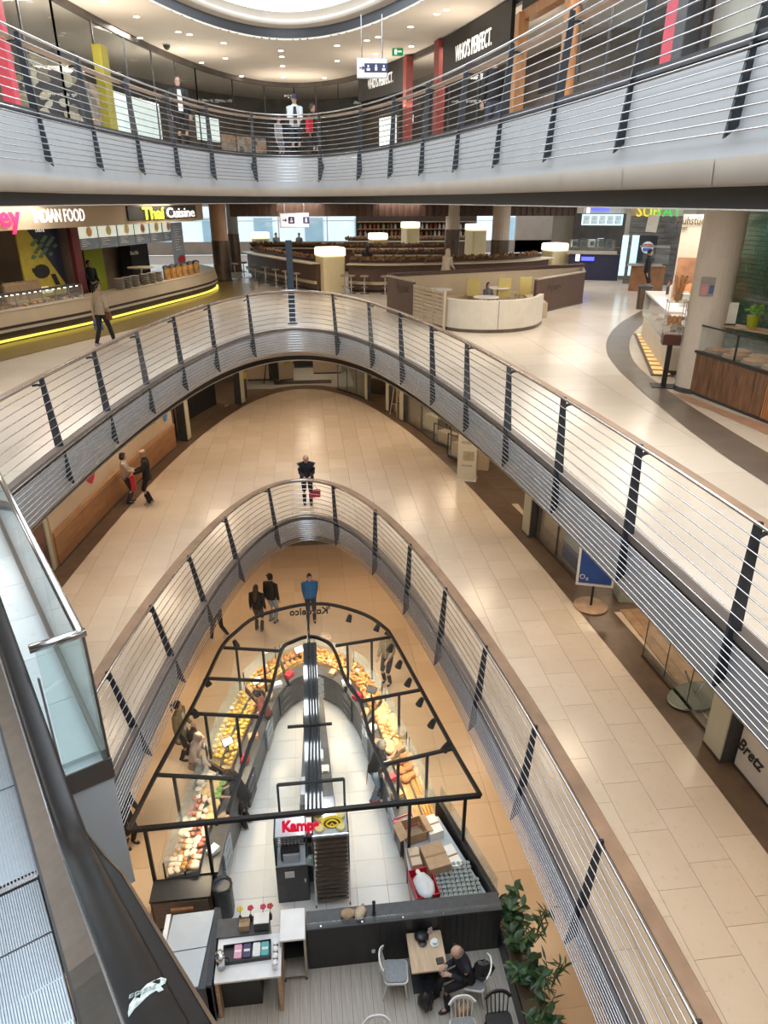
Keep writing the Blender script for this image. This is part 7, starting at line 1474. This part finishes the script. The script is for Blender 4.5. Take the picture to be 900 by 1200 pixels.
bush(3.2, 8.2, .75, 'dense dark broad-leaved plant, farthest in the trough', [0, 1], 9, .38, 8); bush(3.22, 7.65, .7, 'dense broad-leaved plant, second in the trough', [0, 1], 8, .36, 8); bush(3.62, 7.9, .8, 'airy narrow-leaved plant leaning over the trough', [2, 3], 5, .45, 9); bush(3.25, 7.05, .7, 'broad-leaved plant third in the trough', [0, 1], 8, .36, 8); bush(3.6, 7.0, .7, 'airy narrow-leaved plant near the lower edge', [2, 3], 5, .42, 9); bush(3.3, 6.4, .6, 'dark feathery plant at the lower edge', [3, 2, 0], 9, .38, 9)
# ================================================================ people
SKIN = mat('skin', (.55, .34, .25), .55, 0, .06, 12); SKIN2 = mat('skin_tan', (.42, .24, .16), .55, 0, .06, 12)
EYE_M = mat('eye_dark', (.02, .016, .014), .3); LIP = mat('lip', (.42, .17, .15), .5)
HAIRC = {'black': mat('hair_black', (.012, .010, .010), .5, 0, .3, 40), 'brown': mat('hair_brown', (.06, .035, .022), .5, 0, .3, 40), 'grey': mat('hair_grey', (.30, .28, .26), .6, 0, .2, 40)}
def ik(a, c, l1, l2, pole):
    d = c - a; L = min(d.length, (l1 + l2) * .998); d.normalize(); x = (l1 * l1 - l2 * l2 + L * L) / (2 * L); h = math.sqrt(max(l1 * l1 - x * x, 0)); p = pole - d * pole.dot(d); p.normalize(); return a + d * x + p * h, a + d * L
def skin_body(verts, edges, radii, name, m, root_i=0):
    me = bpy.data.meshes.new(name); me.from_pydata(verts, edges, []); o = bpy.data.objects.new(name, me); COL.objects.link(o)
    md = o.modifiers.new('skin', 'SKIN'); md.use_smooth_shade = True
    for i, r in enumerate(radii): me.skin_vertices[0].data[i].radius = (r[0], r[1]) if isinstance(r, tuple) else (r, r)
    me.skin_vertices[0].data[root_i].use_root = True
    ss = o.modifiers.new('sub', 'SUBSURF'); ss.levels = 1; ss.render_levels = 1
    dg = bpy.context.evaluated_depsgraph_get(); out = bpy.data.meshes.new_from_object(o.evaluated_get(dg)); bpy.data.objects.remove(o)
    out.materials.clear(); return out
def ringtube(mb, rows, n=12):
    """rows: (centre, side axis, depth axis, half width, half depth)"""
    vs = []
    for c, sx, sy, a, b in rows: vs += [c + sx * (a * math.cos(2 * PI * k / n)) + sy * (b * math.sin(2 * PI * k / n)) for k in range(n)]
    fs = [(i * n + k, i * n + (k + 1) % n, (i + 1) * n + (k + 1) % n, (i + 1) * n + k) for i in range(len(rows) - 1) for k in range(n)]
    fs += [tuple(range(n))[::-1], tuple(range((len(rows) - 1) * n, len(rows) * n))]; mb.add(vs, fs); return mb
def person(label, pos, face, H=1.72, top=(.05, .05, .06), legs=(.03, .03, .04), hair='black', style='short', skin=None, pose='stand', lean=0.0, wl=None, wr=None, fl=None, fr=None, look=0.0, nod=12, coat=0.0, shoes=(.03, .03, .03), inner=None, wide=1.0, sit=None, zip_=None, hood=None, cap=None, skirt=None, sleeves=True, group=None):
    """face: heading in degrees, 0 = towards the photographer side (-y), counter-clockwise from above"""
    k = H / 1.75; root = thing('person', label, 'person', pos, R(face)); sk = skin or SKIN
    V3 = lambda x, y, z: Vector((x * k, y * k, z * k))
    # local frame: the person looks along -y
    hipz = .93 if sit is None else sit / k + .10; ln = R(lean); up = Vector((0, -math.sin(ln), math.cos(ln))); fw = Vector((0, -math.cos(ln), -math.sin(ln))); X = Vector((1, 0, 0))
    hip = V3(0, 0, hipz); tor = lambda s: hip + up * (s * k)
    chest, sh, nk = tor(.30), tor(.50), tor(.57); sw = .185 * k * wide
    hd = R(nod); hu = Vector((0, -math.sin(ln * .5 + hd * .5), math.cos(ln * .5 + hd * .5))); head = nk + hu * (.125 * k)
    SL_, SR_ = sh - X * sw, sh + X * sw; SL_ = SL_ - up * .03 * k; SR_ = SR_ - up * .03 * k
    tl = V3(*(wl or (-.25, -.04, .80))) if not sit or wl else V3(-.2, -.25, .6); tr_ = V3(*(wr or (.25, -.04, .80))) if not sit or wr else V3(.2, -.25, .6)
    pole = Vector((0, .75, -.75)); EL, WL_ = ik(SL_, tl, .285 * k, .255 * k, pole - X * .22); ER, WR_ = ik(SR_, tr_, .285 * k, .255 * k, pole + X * .22)
    HL, HR = hip - X * .09 * k - Vector((0, 0, .03 * k)), hip + X * .09 * k - Vector((0, 0, .03 * k))
    a = V3(*(fl or (-.10, .02, 0))) ; b = V3(*(fr or (.10, -.03, 0))); AL, AR = a + V3(0, .0, .085), b + V3(0, 0, .085)
    kp = Vector((0, -1, .1)); KL, AL = ik(HL, AL, .43 * k, .43 * k, kp); KR, AR = ik(HR, AR, .43 * k, .43 * k, kp)
    # body: one skinned surface with fingers
    vs = [hip, tor(.16), chest, sh, nk, head - hu * .05 * k, HL, KL, AL, AL + V3(0, -.13, -.045), HR, KR, AR, AR + V3(0, -.13, -.045), SL_, EL, WL_, SR_, ER, WR_]
    es = [(0, 1), (1, 2), (2, 3), (3, 4), (4, 5), (0, 6), (6, 7), (7, 8), (8, 9), (0, 10), (10, 11), (11, 12), (12, 13), (3, 14), (14, 15), (15, 16), (3, 17), (17, 18), (18, 19)]
    rd = [.065, .07, .075, .045, .046, .05, .045, .04, .03, .03, .045, .04, .03, .03, .032, .03, .025, .032, .03, .025]
    for w, e, s in ((16, 15, -1), (19, 18, 1)):
        d = (vs[w] - vs[e]).normalized(); sd = d.cross(Vector((0, 0, 1))); sd = sd.normalized() if sd.length > .1 else X * s
        cu = (Vector((0, 0, -1)) if abs(d.z) < .7 else Vector((0, -1, 0))); cu = (cu - d * cu.dot(d)).normalized(); sd = d.cross(cu).normalized() * s
        pm = vs[w] + d * .075 * k; vs.append(pm); es.append((w, len(vs) - 1)); rd.append(.030); pi = len(vs) - 1
        for f, (o_, l_) in enumerate(((-.032, .068), (-.011, .082), (.011, .078), (.031, .06))):
            b0 = pm + (sd * o_ + d * .012) * k; m0 = b0 + (d * l_ * .5 + cu * .012) * k; t0 = m0 + (d * l_ * .38 + cu * l_ * .45) * k
            i0 = len(vs); vs += [b0, m0, t0]; es += [(pi, i0), (i0, i0 + 1), (i0 + 1, i0 + 2)]; rd += [.0095, .0088, .007]
        b0 = vs[w] + (d * .025 + sd * -.028) * k; m0 = b0 + (d * .035 - sd * .022 + cu * .01) * k; t0 = m0 + (d * .03 + cu * .012) * k
        i0 = len(vs); vs += [b0, m0, t0]; es += [(w, i0), (i0, i0 + 1), (i0 + 1, i0 + 2)]; rd += [.013, .011, .008]
    body = skin_body(vs, es, [q * k for q in rd], 'body', sk)
    bm = bmesh.new(); bm.from_mesh(body); n0 = len(bm.faces)
    # head with face
    hm = MB(); hm.smooth = True; ly = Matrix.Rotation(R(look), 3, 'Z'); nrm_up = hu; f0 = (Vector((0, -1, 0)) - hu * Vector((0, -1, 0)).dot(hu)).normalized(); ff = ly @ f0; ss = ff.cross(hu).normalized()
    HW = lambda x, y, z: head + (ss * x + ff * y + hu * z) * k
    rows = [(-.115, .028, .035, .045), (-.098, .046, .055, .035), (-.07, .060, .070, .018), (-.03, .070, .085, .005), (.01, .075, .095, 0), (.05, .075, .098, -.004), (.085, .064, .085, -.006), (.108, .042, .058, -.008), (.118, .015, .02, -.008)]
    n = 16; hv = []
    for z, rx, ry, cy in rows:
        for q in range(n):
            an = 2 * PI * q / n; x, y = rx * math.sin(an), cy + ry * math.cos(an)
            if abs(x) < .045 and y > .05 and -.005 < z < .02 and abs(x) > .012: y -= .010
            hv.append(HW(x, y, z))
    hf = [(i * n + q, (i + 1) * n + q, (i + 1) * n + (q + 1) % n, i * n + (q + 1) % n) for i in range(len(rows) - 1) for q in range(n)] + [tuple(range(n)), tuple(range((len(rows) - 1) * n, len(rows) * n))[::-1]]
    hm.add(hv, hf); hm.add([HW(0, .088, .018), HW(-.016, .088, -.03), HW(.016, .088, -.03), HW(0, .118, -.026), HW(0, .085, -.042)], [(0, 1, 3), (0, 3, 2), (1, 4, 3), (3, 4, 2)])
    for s in (-1, 1): hm.add([HW(s * .072, -.012, .02), HW(s * .09, -.022, .03), HW(s * .092, -.02, -.01), HW(s * .074, -.005, -.035), HW(s * .07, -.03, 0)], [(0, 1, 2, 3), (0, 4, 1), (1, 4, 2), (2, 4, 3)])
    hm.m = 1
    for s in (-1, 1): hm.blob(HW(s * .031, .080, .014), (.012 * k, .010 * k, .008 * k), 8, 4)
    hm.m = 2; hm.add([HW(-.024, .090, -.060), HW(0, .099, -.054), HW(.024, .090, -.060), HW(0, .096, -.068)], [(0, 1, 2, 3)])
    hme = hm.mesh('head', [sk, EYE_M, LIP]); bm.from_mesh(hme); bm.to_mesh(body); bm.free(); bpy.data.meshes.remove(hme)
    for m_ in (sk, EYE_M, LIP): body.materials.append(m_)
    body.polygons.foreach_set('use_smooth', [True] * len(body.polygons)); link('body', body, root)
    cid = [0]
    def cm(c, nm, r=.75): return mat('%s_%.2f_%.2f_%.2f' % (nm, *c), c, r, 0, .14, 26, .08) if not isinstance(c, bpy.types.Material) else c
    # trousers
    mb = MB(); mb.smooth = True
    def limb(pts, rs, n=10):
        mb.tube([p for p in pts], [r * k for r in rs], n)
    Y = Vector((0, 1, 0))
    ringtube(mb, [(hip - up * .10 * k, X, Y, .10 * k, .09 * k), (hip - up * .04 * k, X, Y, .165 * k * wide, .115 * k), (hip + up * .06 * k, X, Y, .155 * k * wide, .105 * k), (hip + up * .12 * k, X, Y, .14 * k * wide, .10 * k)])
    for h_, kn, an in ((HL, KL, AL), (HR, KR, AR)): limb([h_ + Vector((0, 0, .04 * k)), h_.lerp(kn, .35), kn, kn.lerp(an, .4), an - (an - kn).normalized() * -.02 * k], [.088, .085, .064, .062, .052])
    mb.build('trousers' if not skirt else 'skirt', cm(legs, 'trousers_cloth'), root)
    mb = MB(); mb.smooth = True
    for an, kn in ((AL, KL), (AR, KR)):
        mb.blob(an + V3(0, -.055, -.05), (.045 * k, .125 * k, .042 * k), 10, 6); mb.blob(an + V3(0, .03, -.04), (.04 * k, .05 * k, .05 * k), 8, 5)
    mb.build('shoes', cm(shoes, 'shoe_leather', .5), root)
    # jacket
    mb = MB(); mb.smooth = True; cz = -coat; dp = Vector((0, 1, 0)) * math.cos(ln) + Vector((0, 0, 1)) * math.sin(ln) if lean else Y
    rw_ = [(hip + Vector((0, 0, cz * k)) if coat else tor(-.04), X, Y, (.18 + coat * .10) * k * wide, (.13 + coat * .10) * k), (tor(.08), X, dp, .165 * k * wide, .122 * k), (tor(.20), X, dp, .165 * k * wide, .12 * k), (tor(.34), X, dp, .19 * k * wide, .13 * k), (tor(.45), X, dp, .195 * k * wide, .115 * k), (tor(.515), X, dp, .15 * k * wide, .085 * k), (tor(.56), X, dp, .075 * k, .065 * k), (tor(.585), X, dp, .062 * k, .058 * k)]
    ringtube(mb, rw_, 14)
    for s_, e_, w_ in ((SL_, EL, WL_), (SR_, ER, WR_)):
        if sleeves: limb([s_ + (sh - s_) * .25, s_, s_.lerp(e_, .5), e_, e_.lerp(w_, .5), w_.lerp(e_, .03)], [.062, .070, .064, .060, .052, .042])
        else: limb([s_ + (sh - s_) * .25, s_, s_.lerp(e_, .6)], [.062, .070, .062])
    jk = mb.build('jacket' if sleeves else 'shirt', cm(top, 'jacket_cloth'), root)
    fr_ = lambda s, d=.0, x=0: tor(s) - dp * ((.125 + d) * k) + X * x * k
    if inner: mb = MB(); w = .06; mb.add([fr_(.0, .012, -w), fr_(.0, .012, w), fr_(.3, .012, w), fr_(.5, -.018, w * .7), fr_(.5, -.018, -w * .7), fr_(.3, .012, -w)], [(0, 1, 2, 5), (5, 2, 3, 4)]); mb.build('shirt_front', cm(inner, 'shirt_cloth'), jk)
    if zip_: mb = MB(); mb.tube([fr_(-.02, .006), fr_(.2, .0), fr_(.34, .008), fr_(.5, -.02)], .006, 5); mb.build('zip', cm(zip_, 'zip_metal', .4), jk)
    # hair, cap, hood
    hc = HAIRC.get(hair)
    if style != 'bald' and hc:
        mb = MB(); mb.smooth = True; n = 14; hv = []
        lowb = {'short': -.045, 'bob': -.11, 'long': -.11, 'tail': -.05, 'fringe': -.02}[style]
        lv = [.128, .115, .085, .045, .0, lowb]
        for j, z in enumerate(lv):
            f = [.2, .6, .90, 1.06, 1.12, 1.06][j]
            for q in range(n):
                an = 2 * PI * q / n; front = math.cos(an); x = .074 * f * math.sin(an); y = -.008 + .098 * f * front; zz = z
                if front > .35 and z < .06: y = min(y, .062); zz = max(z, .062 - (.0 if front > .8 else (.35 + .65 - front) * .06)); 
                hv.append(HW(x, y, zz))
        mb.add(hv, [(j * n + q, (j + 1) * n + q, (j + 1) * n + (q + 1) % n, j * n + (q + 1) % n) for j in range(len(lv) - 1) for q in range(n)] + [tuple(range(n))])
        if style == 'long': mb.tube([HW(0, -.06, .02), HW(0, -.10, -.1), tor(.44) + dp * .13 * k, tor(.26) + dp * .145 * k], [.07 * k, .085 * k, .085 * k, .03 * k], 10)
        if style == 'tail': mb.tube([HW(0, -.08, .04), HW(0, -.15, .02), HW(0, -.15, -.1), HW(0, -.12, -.2)], [.025 * k, .035 * k, .03 * k, .008 * k], 8)
        mb.build('hair', hc, root)
    elif style == 'bald' and hc:
        mb = MB(); mb.smooth = True; n = 14; hv = []
        for j, z in enumerate((.03, .0, -.05)):
            for q in range(n): an = PI * .33 + (2 * PI - PI * .66) * q / (n - 1); hv.append(HW(.080 * math.sin(an), -.004 + .103 * math.cos(an), z))
        mb.add(hv, [(j * n + q, (j + 1) * n + q, (j + 1) * n + q + 1, j * n + q + 1) for j in range(2) for q in range(n - 1)]); mb.build('hair', hc, root)
    if cap:
        mb = MB(); mb.smooth = True; n = 14; lv = [(.14, .3), (.128, .75), (.095, 1.05), (.05, 1.14)]
        mb.add([HW(.075 * f * math.sin(2 * PI * q / n), -.004 + .10 * f * math.cos(2 * PI * q / n), z) for z, f in lv for q in range(n)], [(j * n + q, (j + 1) * n + q, (j + 1) * n + (q + 1) % n, j * n + (q + 1) % n) for j in range(3) for q in range(n)] + [tuple(range(n))])
        mb.add([HW(-.07, .07, .055), HW(.07, .07, .055), HW(.05, .15, .045), HW(-.05, .15, .045), HW(-.07, .07, .045), HW(.07, .07, .045), HW(.05, .15, .038), HW(-.05, .15, .038)], [(0, 1, 2, 3), (7, 6, 5, 4), (0, 3, 7, 4), (3, 2, 6, 7), (2, 1, 5, 6)]); mb.build('cap', cm(cap, 'cap_cloth'), root)
    if hood:
        mb = MB(); mb.smooth = True; ringtube(mb, [(nk - hu * .04 * k, ss, ff, .12 * k, .12 * k), (nk + hu * .06 * k, ss, ff, .105 * k, .12 * k), (HW(0, -.03, .03), ss, ff, .105 * k, .105 * k), (HW(0, -.03, .10), ss, ff, .085 * k, .09 * k), (HW(0, -.03, .145), ss, ff, .03 * k, .035 * k)]); mb.build('hood', cm(hood, 'hood_cloth'), root)
    root['hand'] = 0; del root['hand']
    return root, {'WL': WL_, 'WR': WR_, 'tor': tor, 'fw': -dp, 'k': k, 'head': head, 'dp': dp}
def carry(root, local, name, label, cat, fn):
    """a thing held by or hung on a person, top-level at its own place"""
    p = root.location + Matrix.Rotation(root.rotation_euler.z, 3, 'Z') @ Vector(local); o = thing(name, label, cat, p, root.rotation_euler.z); fn(o); return o
def bagfn(m, w=.26, d=.12, h=.32):
    def f(o): mb = MB(); mb.rbox((0, 0, -.12 - h / 2), (w, d, h), .04); mb.build('sack', m, o); MB().tube([(-w * .25, 0, -.12), (-.02, 0, .0), (.02, 0, 0), (w * .25, 0, -.12)], .008, 5).build('handle', m, o)
    return f
BLK = (.012, .012, .014); NAVY = (.012, .014, .025); BEI = (.52, .42, .32)
fx = lambda px, py, z: at(px, py, z)
# ground floor
person('man in a bright blue jacket facing the bakery, hands behind him', fx(365, 728, 0), 5, 1.80, (.02, .12, .32), (.02, .02, .03), 'black', 'short', wl=(-.17, .12, .86), wr=(.17, .12, .86), zip_=(.10, .2, .4), nod=16, wide=1.1)
person('long-haired woman in black jacket, front one of the waiting pair', fx(304, 739, 0), 165, 1.70, BLK, (.05, .048, .05), 'brown', 'long', nod=8, shoes=(.1, .09, .08)); 
r, g = person('person in black jacket and cap with light jeans, rear one of the waiting pair', fx(320, 729, 0), 150, 1.80, BLK, (.25, .29, .36), 'black', 'short', cap=BLK, look=70, nod=5)
person('person in dark jacket walking under the left of the lower railing', fx(258, 747, 0), -50, 1.70, (.03, .022, .02), BLK, 'black', 'short', wl=(-.14, -.24, 1.08), wr=(.14, -.24, 1.08), fl=(-.1, -.25, 0), fr=(.1, .22, 0), nod=30, shoes=(.5, .5, .5))
r, g = person('woman in long olive coat with dark ponytail at the left of the bakery', fx(217, 888, 0), 70, 1.76, (.16, .13, .075), BLK, 'black', 'tail', skin=SKIN2, coat=.34, inner=(.35, .34, .33), look=25, nod=4, wr=(.18, -.2, .98))
carry(r, (.1, -.24, .98), 'handbag', 'dark handbag at the side of the woman in the olive coat', 'bag', bagfn(M['black'], .26, .12, .2))
person('older person in pale pinkish coat and flat cap leaning over the left counter', fx(232, 922, 0), 75, 1.66, (.42, .33, .29), (.14, .12, .12), 'grey', 'short', coat=.2, cap=(.36, .26, .20), lean=14, nod=24, wr=(.2, -.42, 1.06), wl=(-.2, -.38, 1.02))
person('person in black half hidden behind the end of the escalator landing', fx(152, 990, 0), 60, 1.72, BLK, BLK, 'black', 'short', coat=.1, wr=(.2, -.25, .95))
person('shop assistant in black top bending to the left counter with food in hand', fx(291, 968, 0), -95, 1.72, BLK, (.03, .026, .024), 'brown', 'tail', sleeves=False, lean=26, nod=30, wl=(-.14, -.48, 1.0), wr=(.12, -.46, 1.02), shoes=(.6, .6, .6))
r, g = person('shop assistant with curly bread bag apron at the bend of the left counter', fx(316, 868, 0), -80, 1.68, (.20, .06, .05), BLK, 'black', 'tail', lean=18, nod=25, wl=(-.14, -.42, 1.05), wr=(.14, -.42, 1.02))
r['label'] = 'shop assistant in dark red top at the bend of the left counter'
person('shop assistant with black shirt, jeans and raised arm at the right counter', fx(438, 936, 0), 80, 1.78, BLK, (.22, .29, .38), 'grey', 'short', sleeves=False, lean=16, nod=10, wl=(-.10, -.52, 1.62), wr=(.2, -.30, 1.0), shoes=(.5, .06, .05))
ap = [o for o in bpy.data.objects if o.get('label', '').startswith('shop assistant with black shirt')][0]; mb = MB(); mb.add([(-.17, .125, .98), (.17, .125, .98), (.19, .14, .62), (-.19, .14, .62), (-.17, .135, .98), (.17, .135, .98), (.19, .15, .62), (-.19, .15, .62)], [(0, 1, 2, 3), (7, 6, 5, 4), (0, 4, 5, 1), (2, 6, 7, 3)]); mb.build('apron', mat('rust_apron', (.42, .13, .05), .7), ap)
person('customer in olive-beige zipped jacket at the right of the bakery', fx(454, 800, 0), -35, 1.76, (.27, .215, .155), (.05, .05, .05), 'black', 'short', zip_=(.6, .58, .5), wl=(-.15, -.27, 1.0), wr=(.15, -.27, 1.0), nod=22, look=-20, hood=None)
# the bald man at the table
person('bald man in dark jacket sitting at the cafe table looking at his phone', Vector((2.24, 7.32, .012)), -75, 1.76, NAVY, BLK, 'grey', 'bald', sit=.47, lean=16, nod=40, wl=(-.08, -.36, .84), wr=(.09, -.36, .84), fl=(-.13, -.50, 0), fr=(.14, -.40, 0), wide=1.1)
pm_ = [o for o in bpy.data.objects if o.get('label', '').startswith('bald man in dark')][0]
carry(pm_, (.0, -.44, .86), 'phone', 'dark phone in the hands of the bald man', 'phone', lambda o: (MB().rbox((0, 0, 0), (.075, .15, .012), .008).build('case', M['black'], o), MB().box((0, 0, .007), (.066, .13, .002)).build('screen', M['dark'], o)))
jk = tag(MB().blob((0, 0, 0), (.20, .12, .22), 10, 6, 0, .1).build('coat', M['black']), 'black coat hanging over the chair of the bald man', 'coat'); jk.location = (2.50, 7.26, .72)
# middle floor
r1, g1 = person('woman in beige jacket passing a red bag, left one of the couple', fx(152, 589, L1), 100, 1.62, (.50, .42, .36), (.05, .055, .06), 'black', 'bob', wl=(-.10, -.36, 1.12), wr=(.12, -.34, 1.08), nod=16, inner=(.5, .45, .4))
r2, g2 = person('man in black coat, right one of the couple by the wood-clad wall', fx(177, 590, L1), -80, 1.74, BLK, BLK, 'grey', 'bald', coat=.12, wl=(-.12, -.34, 1.06), wr=(.13, -.36, 1.05), nod=26, shoes=(.35, .30, .27))
carry(r2, (.02, -.42, 1.06), 'shopping_bag', 'red shopping bag held between the couple', 'bag', bagfn(M['red'], .30, .14, .40)); carry(r1, (.28, -.02, .98), 'shopping_bag', 'cream bag on the arm of the woman in beige', 'bag', bagfn(M['creamwall'], .26, .1, .3))
r3, g3 = person('balding man in black coat leaning on the wooden handrail of the lowest railing', fx(361, 590, L1), 0, 1.74, NAVY, BLK, 'grey', 'bald', coat=.1, lean=24, nod=38, wl=(-.08, -.42, 1.02), wr=(.10, -.42, 1.02), wide=1.15)
carry(r3, (.22, -.1, .60), 'shopping_bag', 'red patterned bag standing by the leaning man', 'bag', bagfn(mat('red_print_bag', (.50, .03, .08), .5, 0, .6, 14), .34, .14, .22))
# food court
r, g = person('woman in beige quilted jacket walking past the food counter', fx(124, 404, L2), 165, 1.68, (.56, .46, .35), BLK, 'black', 'tail', look=-60, coat=.06, fl=(-.08, -.28, 0), fr=(.09, .24, 0), wl=(-.24, -.1, .82), wr=(.24, .06, .80), shoes=(.5, .4, .36)); r.rotation_euler[2] = R(150)
for q in range(7): MB().tube([(.178 * math.cos(a), .128 * math.sin(a), .94 + q * .07) for a in [m * PI / 6 for m in range(12)]], .006, 4, closed=True).build('quilt_seam', mat('beige_seam', (.44, .35, .26), .7), r)
carry(r, (.26, -.1, .80), 'shopping_bag', 'blue and white printed carrier bag of the woman in the quilted jacket', 'bag', bagfn(mat('blue_print_bag', (.16, .20, .45), .5, 0, .8, 12), .28, .12, .30)); carry(r, (-.28, 0, 1.02), 'handbag', 'small brown shoulder bag of the woman in the quilted jacket', 'bag', bagfn(mat('brown_leather', (.14, .06, .03), .5), .2, .08, .18))
person('person all in black standing at the sandwich counter', at(754, 346, L2), 60, 1.86, BLK, BLK, 'black', 'short', nod=18)
person('person in white hooded jacket sitting behind the booth wall', Vector((6.0, 30.3, L2)), 120, 1.70, (.64, .56, .48), (.3, .27, .24), None, 'bald', hood=(.64, .56, .48), sit=.98, lean=12, wide=1.35, coat=.1, wl=(-.15, -.35, 1.15), wr=(.15, -.35, 1.12), fl=(-.1, -.3, .3), fr=(.1, -.3, .3))
person('person in black standing among the island counters', Vector((3.05, 34.2, L2)), 160, 1.78, BLK, BLK, 'black', 'long', wl=(-.2, -.25, 1.2))
person('person with a rucksack in front of the back window, left one of two', Vector((-1.6, 49, L2)), 30, 1.80, (.20, .20, .19), (.1, .1, .1), 'black', 'short', wl=(-.15, -.28, 1.1))
person('dark-haired person in front of the back window, right one of two', Vector((-.1, 49.5, L2)), -30, 1.76, (.12, .14, .15), (.1, .1, .1), 'black', 'short')
person('dark-haired child sitting between the yellow chairs', Vector((6.3, 24.2, L2)), 20, 1.35, (.10, .10, .12), BLK, 'black', 'bob', sit=.45, fl=(-.1, -.35, .02), fr=(.1, -.35, .02))
person('cook in dark clothes behind the second food counter', Vector((-7.7, 27.6, L2)), 40, 1.74, BLK, BLK, 'black', 'short', skin=SKIN2, wl=(-.15, -.3, 1.0), wr=(.15, -.3, 1.0))
# top floor
t3 = lambda px, d: (lambda p: Vector((p.x, p.y, L3)))(ray_pt(px, 150, d))
person('woman in white shirt and long dark cardigan on the top floor', t3(213, 21.3), 20, 1.70, BLK, BLK, 'black', 'short', coat=.3, inner=(.75, .74, .72), nod=8)
person('man in white jacket and navy cap leaning on the top railing', t3(346, 24.9), 5, 1.78, (.62, .66, .68), BLK, 'brown', 'short', cap=(.02, .03, .09), wl=(-.12, -.3, 1.1), wr=(.14, -.3, 1.08), nod=16, inner=(.03, .03, .03))
r, g = person('person in black jacket with a red bag right of the man in the cap', t3(366, 26.3), 60, 1.70, (.025, .022, .02), BLK, 'brown', 'short', nod=24)
carry(r, (-.28, -.05, 1.35), 'shoulder_bag', 'red bag on the shoulder of the person beside the man in the cap', 'bag', bagfn(M['red'], .3, .14, .4))
person('person in black jacket and jeans seen from behind at the shop window on the right', t3(577, 18.8), 175, 1.80, BLK, (.05, .065, .10), 'black', 'short', wide=1.15, nod=20)
person('seated-looking shopper in grey beside the goods left of the man in the cap', t3(326, 27.5), 60, 1.45, (.36, .36, .38), (.2, .2, .22), 'black', 'short', nod=30)
